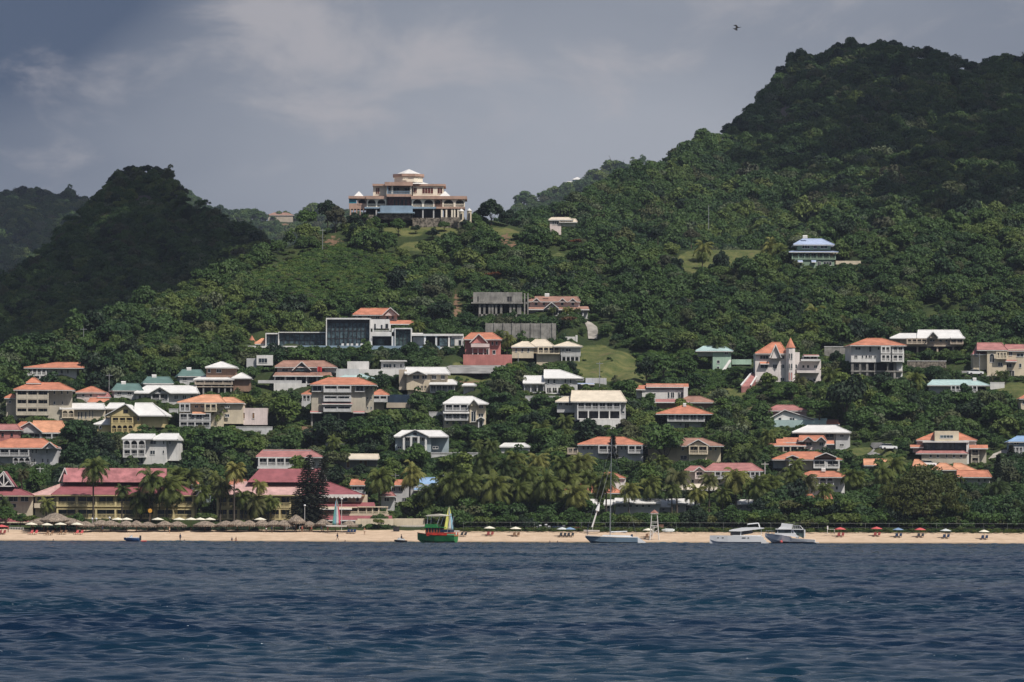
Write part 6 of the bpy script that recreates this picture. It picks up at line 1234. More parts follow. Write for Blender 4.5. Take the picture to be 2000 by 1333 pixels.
# dish on the old concrete site
# bird
t = empty('bird', P(1438, 53, 620), 'dark long-winged seabird gliding in the sky at upper right', 'bird')
V = [(-.55, 0, .18), (-.30, .04, .40), (.05, .05, .36), (.18, .04, .02), (.62, .0, .07), (.18, -.02, -.06), (-.05, -.04, -.14), (.20, -.05, -.38), (.05, -.06, -.44), (-.60, -.02, -.12), (-.15, 0, .06)]
V = [(-.36, .25, .24), (.02, .22, .28), (.16, .1, .08), (.30, 0, -.04), (.60, 0, .0), (.61, 0, -.03), (.28, 0, -.12), (.12, -.08, -.16), (.14, -.3, -.44), (.0, -.32, -.46), (-.42, -.2, -.20), (-.08, -.03, -.14), (-.06, .08, .06)]
n = len(V); VV = [(x, y - .03, z) for x, y, z in V] + [(x, y + .03, z) for x, y, z in V]
meshobj('body', VV, [tuple(range(n)), tuple(range(2 * n - 1, n - 1, -1))] + [(k, n + k, n + (k + 1) % n, (k + 1) % n) for k in range(n)], mat('bird_black', (.012, .012, .014), .8, .1, 5), t)

# ------------------------------------------------------------------ positions of single trees and palms (pixels)
TREES = [('round', 925, 447, 2.3, 1.0), ('dark', 906, 451, 1.9, .9), ('round', 733, 447, 1.9, 1.0), ('dark', 690, 449, 2.6, 1.0), ('round', 868, 453, 1.9, .9), ('round', 745, 456, 2.0, .9), ('dark', 812, 458, 1.6, .9), ('round', 555, 842, 4.6, 1.0), ('dark', 648, 876, 4.4, 1.0), ('round', 700, 872, 3.8, 1.0), ('round', 745, 866, 3.6, 1.0), ('round', 990, 768, 4.4, .9), ('dark', 1262, 752, 3.1, 1.2), ('round', 1005, 840, 4.2, .9), ('dark', 1040, 855, 3.6, .9), ('round', 1500, 768, 2.5, 1.2),
         ('round', 1298, 915, 4.8, 1.15), ('dark', 1655, 836, 5.4, 1.3), ('wide', 1600, 830, 4.8, .8), ('round', 1660, 800, 4.0, .8), ('dark', 775, 585, 3.4, 1.4), ('dark', 860, 640, 4.2, .9), ('flame', 1110, 640, 2.8, .7), ('dark', 1408, 545, 2.6, 1.6), ('dark', 1350, 480, 2.4, 1.1), ('dark', 1285, 478, 2.2, 1.4),
         ('round', 1220, 500, 3.6, 1.2), ('dark', 1650, 480, 3.6, 1.2), ('round', 778, 462, 2.5, 1.1), ('dark', 655, 455, 3.4, 1.2), ('dark', 640, 440, 3.2, 1.2), ('dark', 960, 440, 3.6, 1.1), ('dark', 990, 442, 2.6, 1.0), ('round', 600, 455, 3.2, 1.2), ('dark', 940, 436, 2.4, 1.0), ('round', 715, 440, 2.2, .9), ('dark', 700, 470, 2.8, 1.1), ('round', 760, 480, 2.4, .9), ('dark', 845, 470, 2.0, .9),
         ('round', 150, 888, 4.4, 1.0), ('dark', 200, 905, 3.6, 1.0), ('round', 20, 985, 3.8, 1.2), ('round', 60, 975, 3.4, 1.1), ('round', 440, 905, 4.6, 1.0), ('round', 490, 905, 3.4, 1.0), ('round', 385, 935, 3.6, 1.1), ('round', 660, 925, 3.0, 1.0), ('round', 770, 930, 3.8, .8), ('dark', 1550, 1005, 3.6, 1.2), ('dark', 1510, 1010, 3.0, 1.1), ('dark', 170, 868, 3.0, 1.0), ('flame', 930, 600, 2.2, .8), ('flame', 965, 552, 2.8, .7), ('flame', 75, 985, 2.0, .7), ('flame', 1125, 485, 2.4, .7)]
rs = random.Random(5)
for x in range(884, 2070, 17):
    right = x > 1600; y = 1036.5 + lvl(x) - rs.uniform(0, 4)
    kd = 'yellow' if (1560 < x < 1690 or rs.random() < .35) else rs.choice(['round', 'dark', 'wide'])
    if 1040 < x < 1135 or 1262 < x < 1300: kd = 'round'
    r_ = rs.uniform(1.9, 3.2) * (1.12 if 1440 < x < 1690 or x > 1900 else 1) * (.85 if 1130 < x < 1330 else 1)
    TREES.append((kd, x + rs.uniform(-5, 5), y, r_, rs.uniform(.9, 1.25), None, False))
for x in range(890, 2060, 24):
    if 1130 < x < 1490 or 1690 < x < 1925: continue
    TREES.append((rs.choice(['round', 'wide', 'yellow' if x > 1500 else 'round', 'dark']), x + rs.uniform(-8, 8), 1022 + lvl(x) + rs.uniform(-5, 5), rs.uniform(2.4, 4.0), rs.uniform(.8, 1.15)))
for x, y, r_ in ((12, 1033, 2.6), (40, 1034, 2.0), (62, 1035, 2.2), (84, 1035, 1.9), (135, 1031, 1.9), (150, 1033, 2.0), (205, 1034, 1.6), (318, 1034, 1.8), (400, 1034, 2.5), (410, 1032, 2.2), (470, 1035, 1.5), (556, 1036, 1.5), (740, 1034, 1.6), (792, 1012, 2.6), (815, 1010, 2.8), (840, 1013, 2.9), (862, 1016, 2.8), (868, 1034, 2.2)):
    TREES.append((rs.choice(['yellow', 'round', 'yellow']), x, y, r_, 1.0))
PALMS = [(42, 925, 1010, 24), (182, 916, 1026, 44), (238, 957, 1024, 30), (275, 975, 1018, 44), (292, 938, 1022, 44), (326, 955, 1022, 56), (345, 928, 1000, 46), (372, 932, 1000, 44), (392, 960, 1018, 32), (418, 938, 1014, 34), (430, 950, 1020, 34), (457, 918, 1024, 34), (472, 970, 1022, 46), (505, 950, 1024, 30), (497, 985, 1024, 36), (525, 980, 1020, 34),
         (5, 985, 1025, 34), (90, 985, 1026, 30), (740, 935, 1004, 52), (800, 925, 1000, 46), (836, 962, 1014, 42), (884, 945, 1020, 56), (918, 942, 1020, 48), (962, 950, 1022, 56), (985, 918, 1012, 50), (1003, 898, 1010, 46), (1012, 955, 1024, 46), (1040, 962, 1022, 36), (1064, 945, 1024, 58), (1096, 908, 1016, 48), (1122, 965, 1030, 46), (1146, 935, 1012, 42), (1168, 950, 1014, 38), (1184, 936, 1016, 34), (1228, 958, 1012, 44), (860, 955, 1014, 44), (902, 962, 1018, 42), (940, 905, 1010, 46), (974, 965, 1022, 44), (1026, 928, 1014, 46), (1050, 900, 1008, 42), (1082, 962, 1022, 44), (1108, 938, 1014, 44), (1132, 902, 1006, 40), (1270, 948, 1008, 38), (1358, 962, 1012, 38), (1504, 945, 1004, 40), (1572, 940, 1000, 38),
         (1322, 935, 1008, 46), (1312, 955, 1012, 34), (1385, 938, 1008, 40), (1437, 935, 1006, 46), (1412, 965, 1010, 34), (1478, 952, 1006, 46), (1545, 930, 1000, 44), (1553, 908, 998, 30), (1608, 958, 996, 32), (1664, 932, 994, 44), (1722, 925, 975, 36), (1745, 908, 965, 40), (1948, 955, 1010, 46), (1990, 1000, 1036, 44),
         (1055, 838, 866, 38, 866), (1103, 822, 856, 32, 856), (425, 805, 838, 26, 838), (958, 870, 900, 30, 900), (930, 868, 898, 26, 898), (1460, 888, 935, 46, 935), (1425, 895, 930, 34, 930), (1288, 905, 945, 36, 945), (1268, 912, 950, 30, 950), (990, 662, 702, 26, 702), (972, 655, 690, 20, 690), (1395, 676, 722, 36, 722), (735, 705, 732, 28, 732), (812, 636, 655, 24, 655),
         (1590, 612, 650, 40, 650), (1620, 640, 672, 38, 672), (1585, 640, 670, 30, 670), (1650, 632, 662, 34, 662), (1372, 484, 512, 36, 512), (1372, 500, 528, 20, 528), (1505, 486, 510, 34, 510), (1520, 492, 514, 30, 514), (1622, 738, 760, 42, 760), (1785, 742, 770, 36, 770), (1447, 588, 612, 36, 612), (1975, 815, 838, 40, 838), (650, 862, 888, 26, 888), (1560, 745, 770, 30, 770), (1102, 606, 624, 14, 624), (1112, 606, 624, 14, 624), (1128, 607, 626, 14, 626), (1078, 604, 622, 14, 622), (1925, 690, 715, 16, 715), (1950, 730, 752, 16, 752), (1963, 730, 752, 16, 752), (1500, 850, 885, 32, 885), (1215, 800, 830, 26, 830)]
# ------------------------------------------------------------------ vegetation
def crown_mesh(name, seed, mtl, nb=16, leaves=60, rx=1.0, rz=.8, zc=.75, br=(.26, .46), ls=.105, flat=0.0, top=.25, spiky=0):
    """leafy crown: many small leaf faces spread over lumpy clumps; unit radius, base near z=0"""
    r = np.random.default_rng(seed); V = []
    for b in range(nb):
        if b == 0: c = np.array([0, 0, zc]); rad = br[1] * 1.35
        else:
            th = r.uniform(0, 6.283); ph = math.asin(r.uniform(-.45 if flat == 0 else -.05, 1)); rr = r.uniform(.62, 1.0)
            c = np.array([math.cos(th) * math.cos(ph) * rx * rr * .78, math.sin(th) * math.cos(ph) * rx * rr * .78, zc + math.sin(ph) * rz * rr * .8]); rad = r.uniform(*br)
        n = int(leaves * (rad / .36) ** 2)
        d = r.normal(size=(n, 3)); d /= np.linalg.norm(d, axis=1)[:, None]
        k = d[:, 2] < -.35; d[k, 2] *= -1
        q = c + d * rad * r.uniform(.72, 1.10, (n, 1)) * np.array([1, 1, .72 - .25 * flat])
        if spiky: q += r.normal(size=q.shape) * .06 * spiky
        nrm = d * .9 + r.normal(size=(n, 3)) * .55 + np.array([0, 0, .35]); nrm /= np.linalg.norm(nrm, axis=1)[:, None]
        a = np.cross(nrm, r.normal(size=(n, 3))); a /= np.linalg.norm(a, axis=1)[:, None]; bb = np.cross(nrm, a)
        s = ls * r.uniform(.6, 1.35, (n, 1))
        V.append(np.stack([q - a * s, q - bb * s * .6, q + a * s, q + bb * s * .6], 1))
    V = np.concatenate(V).reshape(-1, 3)
    return npmesh(name, V, np.arange(len(V)).reshape(-1, 4), mtl)
def trunk_mesh(name, seed, h=.75, r0=.07, limbs=6, spread=.55):
    r = random.Random(seed); B = MB(); top = (r.uniform(-.08, .08), r.uniform(-.08, .08), h)
    B.tube((0, 0, -.3), (top[0] * .5, top[1] * .5, h * .55), r0 * 1.25, r0 * .85, 7); B.tube((top[0] * .5, top[1] * .5, h * .55), top, r0 * .85, r0 * .5, 7)
    for k in range(limbs):
        a = k * 6.283 / limbs + r.uniform(-.4, .4); z = h * r.uniform(.45, .95); e = (spread * math.cos(a) * r.uniform(.7, 1.1), spread * math.sin(a) * r.uniform(.7, 1.1), z + r.uniform(.25, .55))
        mid = (e[0] * .5, e[1] * .5, z + .12); B.tube((top[0] * .6, top[1] * .6, z - .05), mid, r0 * .5, r0 * .33, 5); B.tube(mid, e, r0 * .33, r0 * .12, 5)
    me = bpy.data.meshes.new(name); me.from_pydata(B.v, [], B.f); me.materials.append(BARK); me.update(); return me

CR = {}
CR['round'] = [crown_mesh('crown', 21 + k, LEAF, 18, 105, rz=.8) for k in range(3)]
CR['wide'] = [crown_mesh('crown', 31 + k, LEAF, 22, 85, rz=.5, zc=.8, br=(.22, .38), flat=.6) for k in range(2)]
CR['tall'] = [crown_mesh('crown', 41 + k, LEAF, 18, 90, rx=.72, rz=1.05, zc=1.05) for k in range(2)]
CR['dark'] = [crown_mesh('crown', 51 + k, LEAFK, 18, 100, rz=.85) for k in range(2)]
CR['yellow'] = [crown_mesh('crown', 61 + k, LEAFY, 20, 85, rz=.45, zc=.7, br=(.2, .36), flat=.7) for k in range(2)]
CR['flame'] = [crown_mesh('crown', 71, FLAME, 14, 70, rz=.35, zc=.8, br=(.2, .32), flat=.8)]
TR = [trunk_mesh('trunk', 5 + k) for k in range(3)]
FOR = [crown_mesh('forest_crown', 81 + k, LEAFD, 12, 115, rz=.75, zc=.55, br=(.26, .46), ls=.092) for k in range(6)] + \
      [crown_mesh('forest_crown', 91 + k, LEAFD, 18, 80, rz=.42, zc=.75, br=(.18, .32), ls=.085, flat=.8) for k in range(2)]
FOR += [crown_mesh('pale_crown', 95, LEAFP, 13, 50, rz=.75, zc=.7, br=(.22, .4), ls=.10), crown_mesh('warm_crown', 96, LEAFW, 12, 34, rz=.8, zc=.7, br=(.24, .4), ls=.09, spiky=1),
        crown_mesh('dark_crown', 97, LEAFK, 12, 70, rz=.9, zc=.7, br=(.28, .46), ls=.12), crown_mesh('tall_crown', 98, LEAFD, 14, 60, rx=.7, rz=1.2, zc=1.0, br=(.24, .42), ls=.11)]
FP = [.125] * 6 + [.05, .05, .035, .035, .04, .04]
def kinds(r, n): return r.choice(12, size=n, p=np.array(FP) / sum(FP))
BUS = [crown_mesh('bush_crown', 101 + k, LEAFG if k else LEAF, 7, 75, rz=.45, zc=.3, br=(.35, .5), ls=.16) for k in range(3)]

def scatter(name, label, meshes, pts, scl, rot, idx):
    """an uncountable mass of plants: one object, instanced from the meshes by geometry nodes"""
    me = bpy.data.meshes.new(name); n = len(pts)
    me.vertices.add(n); me.vertices.foreach_set('co', np.asarray(pts, np.float32).ravel())
    at = me.attributes.new('scl', 'FLOAT_VECTOR', 'POINT'); at.data.foreach_set('vector', np.asarray(scl, np.float32).ravel())
    at = me.attributes.new('rot', 'FLOAT_VECTOR', 'POINT'); at.data.foreach_set('vector', np.asarray(rot, np.float32).ravel())
    at = me.attributes.new('idx', 'INT', 'POINT'); at.data.foreach_set('value', np.asarray(idx, np.int32))
    for mm in meshes[:1]: me.materials.append(mm.materials[0])
    o = link(bpy.data.objects.new(name, me)); tag(o, label, kind='stuff')
    g = bpy.data.node_groups.new(name, 'GeometryNodeTree')
    g.interface.new_socket('Geometry', in_out='INPUT', socket_type='NodeSocketGeometry')
    g.interface.new_socket('Geometry', in_out='OUTPUT', socket_type='NodeSocketGeometry')
    gi = g.nodes.new('NodeGroupInput'); go = g.nodes.new('NodeGroupOutput')
    gt = g.nodes.new('GeometryNodeGeometryToInstance')
    for mm in reversed(meshes):
        src = bpy.data.objects.new(name + '_source', mm)       # data only, never linked to the scene
        oi = g.nodes.new('GeometryNodeObjectInfo'); oi.inputs['Object'].default_value = src
        g.links.new(oi.outputs['Geometry'], gt.inputs[0])
    ip = g.nodes.new('GeometryNodeInstanceOnPoints'); ip.inputs['Pick Instance'].default_value = True
    g.links.new(gi.outputs[0], ip.inputs['Points']); g.links.new(gt.outputs[0], ip.inputs['Instance'])
    for nm, ty, so_ in (('scl', 'FLOAT_VECTOR', 'Scale'), ('rot', 'FLOAT_VECTOR', 'Rotation'), ('idx', 'INT', 'Instance Index')):
        a = g.nodes.new('GeometryNodeInputNamedAttribute'); a.data_type = ty; a.inputs['Name'].default_value = nm
        g.links.new(a.outputs[0], ip.inputs[so_])
    g.links.new(ip.outputs[0], go.inputs[0])
    md = o.modifiers.new('plants', 'NODES'); md.node_group = g
    return o

RECT = np.array([r[:5] for r in HOUSE_RECTS]) if HOUSE_RECTS else np.zeros((0, 5))   # x0,x1,ytop,ybase,Y
KEEP = np.array(KEEPOUT) if KEEPOUT else np.zeros((0, 5))
ALLR = np.concatenate([RECT, KEEP]) if len(RECT) + len(KEEP) else np.zeros((0, 5))
def clear_height(px, py, Yd, rad, h, tol=10.0):
    """how much of (rad, h) metres a plant at this place may have before it hides a building; 0 = none"""
    s = F / Yd; k = 1.0
    for x0, x1, yt, yb, Yh in ALLR:
        if px + rad * s * .8 < x0 or px - rad * s * .8 > x1: continue
        if Yd > Yh + 1.0:
            if Yd < Yh + 9 and x0 - 4 < px < x1 + 4: return 0
            continue
        room = (py - (yb - tol))          # pixels between plant foot and the lowest visible line of the wall
        if room <= 0:
            if Yd > Yh - 3 or py < yb: return 0
        k = min(k, max(room, 0) / (h * s))
    return k
def sampleA(n, tmin, tmax, seed, pxr=(-250, 2250), cell=5.0):
    r = np.random.default_rng(seed); out = []
    px = r.uniform(*pxr, n); t = r.uniform(tmin, tmax, n)
    ps = SKY_A(px); py = 1037 + lvl(px) + (ps - 1037 - lvl(px)) * t
    Yd = YA(px, py); wt = (1037 - (ps - lvl(px))) / 600 * (Yd / 1500)
    k = r.random(n) < wt
    px, py, Yd = px[k], py[k], Yd[k]
    X_ = (px - 1000) / F * Yd; seen = {}
    for i in range(len(px)):
        c = (int(X_[i] // cell), int(Yd[i] // cell))
        if any((c[0] + a, c[1] + b) in seen and (seen[(c[0] + a, c[1] + b)][0] - X_[i]) ** 2 + (seen[(c[0] + a, c[1] + b)][1] - Yd[i]) ** 2 < (cell * .8) ** 2 for a in (-1, 0, 1) for b in (-1, 0, 1)): continue
        seen[c] = (X_[i], Yd[i]); out.append((px[i], py[i], Yd[i]))
    return out
inpatch = lambda px, py, g=4: patchval(PATCH_A, np.array(px), np.array(py), g).max() > 0

# --- single trees of the town and the shore --------------------------------------------------
KINDS = {'round': 'round green', 'wide': 'spreading flat-topped', 'tall': 'tall narrow green', 'dark': 'dark green', 'yellow': 'low yellow-green', 'flame': 'orange-flowering'}
ANCH = [(r[5], (r[0] + r[1]) / 2, (r[2] + r[3]) / 2, r[4], r[0], r[1], r[2], r[3]) for r in HOUSE_RECTS if len(r) > 5]
USED = {}
ORD = ['', 'second ', 'third ', 'fourth ', 'fifth ', 'sixth ', 'seventh ', 'eighth ', 'ninth ', 'tenth ', 'eleventh ', 'twelfth ', 'thirteenth ']
def where(px, py, Yd):
    best = sorted(ANCH, key=lambda a: max(0, a[4] - px, px - a[5]) ** 2 + (1.6 * max(0, a[6] - py, py - a[7])) ** 2 + .05 * abs(a[1] - px))
    a = best[0]
    if px < a[4]: rel = 'left of'
    elif px > a[5]: rel = 'right of'
    elif Yd > a[3]: rel = 'behind'
    else: rel = 'in front of'
    return rel, a[0]
PENDING = []
def label_plants():
    groups = {}
    for o, kindtxt, noun, px, py, Yd in PENDING:
        rel, nm = where(px, py, Yd); groups.setdefault((kindtxt, noun, rel, nm), []).append((px, o))
    for (kt, noun, rel, nm), L in groups.items():
        L.sort(key=lambda a: a[0]); n = len(L)
        for i, (px, o) in enumerate(L):
            if n == 1: o['label'] = f'{kt} {noun} {rel} the {nm}'
            else:
                num = 'leftmost' if i == 0 else ('rightmost' if i == n - 1 else ORD[i].strip() + ' from left')
                o['label'] = f'{kt} {noun} {rel} the {nm}, {num} of {n}' if i in (0, n - 1) else f'{kt} {noun} {rel} the {nm}, {num}'
def tree(kind, px, py, rad, hs=1.0, Yd=None, trunk=True, lift=.35):
    Yd = float(YA(px, py)) if Yd is None else Yd
    p = P(px, py, Yd)
    t = empty('broadleaf_tree' if kind != 'yellow' else 'shrub', p, 'x', 'tree' if kind != 'yellow' else 'shrub', {'yellow': 'yellow-green shrubs along the shore'}.get(kind, 'trees of the town and the shore'))
    t.rotation_euler[2] = random.uniform(0, 6.28)
    me = random.choice(CR[kind]); c = bpy.data.objects.new('crown', me); link(c, t)
    l = lift * rad * hs if trunk else -.1 * rad
    c.scale = (rad, rad, rad * hs); c.location = (0, 0, l)
    b = bpy.data.objects.new('trunk', random.choice(TR)); link(b, t); b.scale = (rad * .8, rad * .8, (rad * hs + l) * (.9 if trunk else .6))
    PENDING.append((t, KINDS[kind], 'tree' if kind != 'yellow' else 'shrub', px, py, Yd)); return t

# trees placed one by one as the photograph shows them: kind, px, base py, radius m, height factor
for a in TREES: tree(*a)
TAKEN = [(a[1], a[2], a[3]) for a in TREES]
cnt = 0
for px, py, Yd in sampleA(9000, .0, .60, 77, (-60, 2060), 7.5):
    if cnt >= 115: break
    rad = random.uniform(2.2, 4.4); hs = random.uniform(.8, 1.25); s = F / Yd
    if inpatch(px, py, rad * s * .7): continue
    if py - 1040 - lvl(px) > -22: continue
    if py < 640 and random.random() < .8: continue
    k = clear_height(px, py, Yd, rad, rad * hs * 1.7)
    if k < .55: continue
    if any(abs(px - q[0]) < (rad + q[2]) * 3.6 and abs(py - q[1]) < 12 for q in TAKEN): continue
    k = min(1, k); rad *= k; TAKEN.append((px, py, rad))
    tree(random.choices(['round', 'wide', 'tall', 'dark'], [5, 3, 2, 2.2])[0], px, py, rad, hs); cnt += 1

# --- palms ---------------------------------------------------------------------------------
def palm_crown(seed, n=24, L=3.3, wind=.35, young=0):
    r = random.Random(seed); V = []
    for k in range(n):
        a = k * 2.399 + r.uniform(-.2, .2); e0 = R(78 - 112 * (k / n) + r.uniform(-8, 8)); ln = L * r.uniform(.85, 1.2)
        p = Vector((0, 0, 0)); e = e0; seg = 9; pts = [p.copy()]; dirs = []
        hd = Vector((math.cos(a) + wind * 1.1, math.sin(a), 0)); 
        for i in range(seg):
            d = Vector((hd.x * math.cos(e), hd.y * math.cos(e), math.sin(e))).normalized(); dirs.append(d)
            p = p + d * (ln / seg); pts.append(p.copy()); e -= R(13 - 4 * young) * (.5 + i / seg * 1.2)
        for i in range(1, seg + 1):
            d = dirs[i - 1]; side = d.cross(Vector((0, 0, 1)))
            if side.length < .05: side = Vector((1, 0, 0))
            side.normalize(); dn = side.cross(d)
            wl = ln * .27 * math.sin(math.pi * min(1, (i + .6) / (seg + 1.2)) ** .8) + .12
            for sd in (-1, 1):
                for h in (0, .5):
                    q = pts[i] - d * (ln / seg) * h
                    tip = q + side * sd * wl * .75 - Vector((0, 0, wl * (.55 + r.uniform(-.1, .25)))) + d * wl * .45 + Vector((wind * .2, 0, 0))
                    w_ = d * (ln / seg) * .42
                    V += [q - w_ * .5, q + w_ * .7, tip + w_ * .25, tip - w_ * .25]
            V += [pts[i - 1] - side * .05, pts[i] - side * .04, pts[i] + side * .04, pts[i - 1] + side * .05]
    V = np.array([tuple(q) for q in V]); me = npmesh('palm_crown', V, np.arange(len(V)).reshape(-1, 4), PALMM)
    return me
def palm_trunk(seed, lean):
    B = MB(); p = Vector((0, 0, -.08)); pr = .17
    for i in range(6):
        t = (i + 1) / 6; q = Vector((lean * t * t, 0, t)); r1 = .17 - .06 * t + (.03 if i == 0 else 0)
        k = len(B.v); B.tube(p, q, pr, r1, 7); p = q; pr = r1
    me = bpy.data.meshes.new('palm_trunk'); me.from_pydata(B.v, [], B.f); me.materials.append(PBARK); me.update(); return me
PC = [palm_crown(k, 26 + (k % 3) * 4, 3.3, .25 + .15 * (k % 3)) for k in range(5)]
PT = [palm_trunk(0, 0.0), palm_trunk(1, .06), palm_trunk(2, -.05)]
def palm(px, top, base, cw=46, yb=None, lean=None):
    """top: pixel row of the crown's heart; base: pixel row of the foot; cw crown width in pixels"""
    q = min(base, 1034 + lvl(px)); Yd = float(YA(px, yb or q)); p = P(px, q if yb is None else yb, Yd); s = F / Yd
    H = max(2.5, ((q if yb is None else yb) - top) / s)
    t = empty('palm_tree', p, 'x', 'palm tree', 'coconut palms of the shore and the town', random.uniform(-.4, .4))
    i = random.randrange(3); k = (cw / s) / 4.5 * random.uniform(.85, 1.15)
    tr = bpy.data.objects.new('trunk', PT[i]); link(tr, t); tr.scale = (1.3 * k ** .5, 1.3 * k ** .5, H)
    c = bpy.data.objects.new('crown', random.choice(PC)); link(c, t); c.location = ((0, .06, -.05)[i] * 1.3 * k ** .5, 0, H - .1); c.scale = (k, k, k * random.uniform(.95, 1.15))
    c.rotation_euler = (random.uniform(-.2, .2), random.uniform(-.12, .32), random.uniform(-.9, .9))
    PENDING.append((t, ('tall ' if H > 9 else 'short ' if H < 5 else '') + 'coconut', 'palm', px, q, Yd)); return t
for a in PALMS: palm(*a)

# --- forest masses ---------------------------------------------------------------------------
def addrot(n, r): return np.stack([r.normal(size=n) * .08, r.normal(size=n) * .08, r.uniform(0, 6.28, n)], 1)
pts = []; scl = []; 
for px, py, Yd in sampleA(60000, .015, 1.0, 5, (-300, 2300), 3.4):
    rad = random.choice((1.4, 1.8, 2.2, 2.6, 3.2, 4.4)) * random.uniform(.85, 1.1); h = rad * random.uniform(.8, 1.35)
    s = F / Yd
    if py > 1020 and py - 1037 - lvl(px) > -8: continue
    if inpatch(px, py, rad * s * .55): continue
    # the vine-covered open slope below the mansion carries only low growth
    low = ((px - 640) / 150) ** 2 + ((py - 545) / 60) ** 2 < 1 or ((px - 1330) / 120) ** 2 + ((py - 725) / 38) ** 2 < 1 or ((px - 1500) / 60) ** 2 + ((py - 760) / 20) ** 2 < 1
    if low: rad = random.uniform(1.1, 1.9); h = rad * .55
    k = clear_height(px, py, Yd, rad, h * 1.35)
    if k <= .12: continue
    k = min(1, k); pts.append(P(px, py, Yd) - Vector((0, 0, .15 * rad))); scl.append((rad * max(k, .45), rad * max(k, .45), h * k))
r = np.random.default_rng(2); n = len(pts)
scatter('forest', 'dense green woods covering the near hillside between the houses', FOR, pts, scl, addrot(n, r), kinds(r, n))
print('forest near', n)
# low bushes closing the gaps
pts = []; scl = []
for px, py, Yd in sampleA(90000, .0, .62, 9, (-200, 2200), 2.3):
    rad = random.uniform(.7, 1.3)
    if py - 1037 - lvl(px) > -3: continue
    if inpatch(px, py, 1):
        if random.random() < .93: continue
        rad = random.uniform(.3, .8)
    k = clear_height(px, py, Yd, rad, rad * .7, 3)
    if k <= .2: continue
    pts.append(P(px, py, Yd)); scl.append((rad, rad, rad * min(1, k)))
n = len(pts); print('undergrowth', n)
scatter('undergrowth', 'low green undergrowth between the houses', BUS, pts, scl, addrot(n, r), r.integers(0, 3, n))

def wood(name, label, H, n, cell, seed, rmin=2.2, rmax=4.6, xr=None, tmin=0.0):
    r = np.random.default_rng(seed); px = r.uniform(*(xr or (H['x0'], H['x1'])), n); t = r.uniform(tmin, 1.03, n) ** .9
    Sx = H['S'](px); Fx = H['F'](px); py = Fx + (Sx - Fx) * np.minimum(t, 1); Yd = H['Y'](px, py)
    X_ = (px - 1000) / F * Yd; seen = {}; keep = []
    pv = patchval(H['patches'], px, py, 6).max(-1) if H['patches'] else np.zeros(n)
    for i in range(n):
        if pv[i] > 0: continue
        c = (int(X_[i] // cell), int(Yd[i] // cell))
        if any((c[0] + a, c[1] + b) in seen and (seen[(c[0] + a, c[1] + b)][0] - X_[i]) ** 2 + (seen[(c[0] + a, c[1] + b)][1] - Yd[i]) ** 2 < (cell * .8) ** 2 for a in (-1, 0, 1) for b in (-1, 0, 1)): continue
        seen[c] = (X_[i], Yd[i]); keep.append(i)
    keep = np.array(keep); m_ = len(keep)
    G = Pn(px[keep], py[keep], Yd[keep]); rad = rmin + (rmax - rmin) * r.random(m_) ** 1.6
    G[:, 2] -= rad * .2
    sc3 = np.stack([rad, rad, rad * r.uniform(.75, 1.35, m_)], 1)
    scatter(name, label, FOR, G, sc3, addrot(m_, r), kinds(r, m_)); print(name, m_)
# creeper and low bushes on the open slopes
pts = []; scl = []
def low_slope(px, py): return ((px - 640) / 170) ** 2 + ((py - 545) / 66) ** 2 < 1 or ((px - 1330) / 125) ** 2 + ((py - 725) / 40) ** 2 < 1 or ((px - 1500) / 60) ** 2 + ((py - 760) / 20) ** 2 < 1
for px, py, Yd in sampleA(260000, .2, .95, 19, (440, 1600), 1.45):
    if not low_slope(px, py) or inpatch(px, py, 3): continue
    rad = random.uniform(.7, 1.25); k = clear_height(px, py, Yd, rad, rad * .7, 3)
    if k <= .2: continue
    pts.append(P(px, py, Yd)); scl.append((rad, rad, rad * min(1, k)))
print('creeper', len(pts)); scatter('creeper', 'low green creeper and bushes on the open slopes', BUS, pts, scl, addrot(len(pts), r), r.integers(0, 3, len(pts)))
wood('dark_hill_wood', 'dark wood covering the steep hill at the left', HB, 30000, 3.6, 21, 2.0, 3.6)
wood('far_hill_wood', 'wood covering the hazy hill at the far left', HC, 12000, 7.0, 22, 4.0, 7.5, (-150, 330))
wood('far_ridge_wood', 'pale wood on the far ridge', HE, 16000, 8.0, 23, 3.6, 7.2, (150, 1400), .4)
wood('mountain_wood', 'dense wood covering the large mountain at the right', HD, 60000, 4.1, 24, 1.9, 5.6)
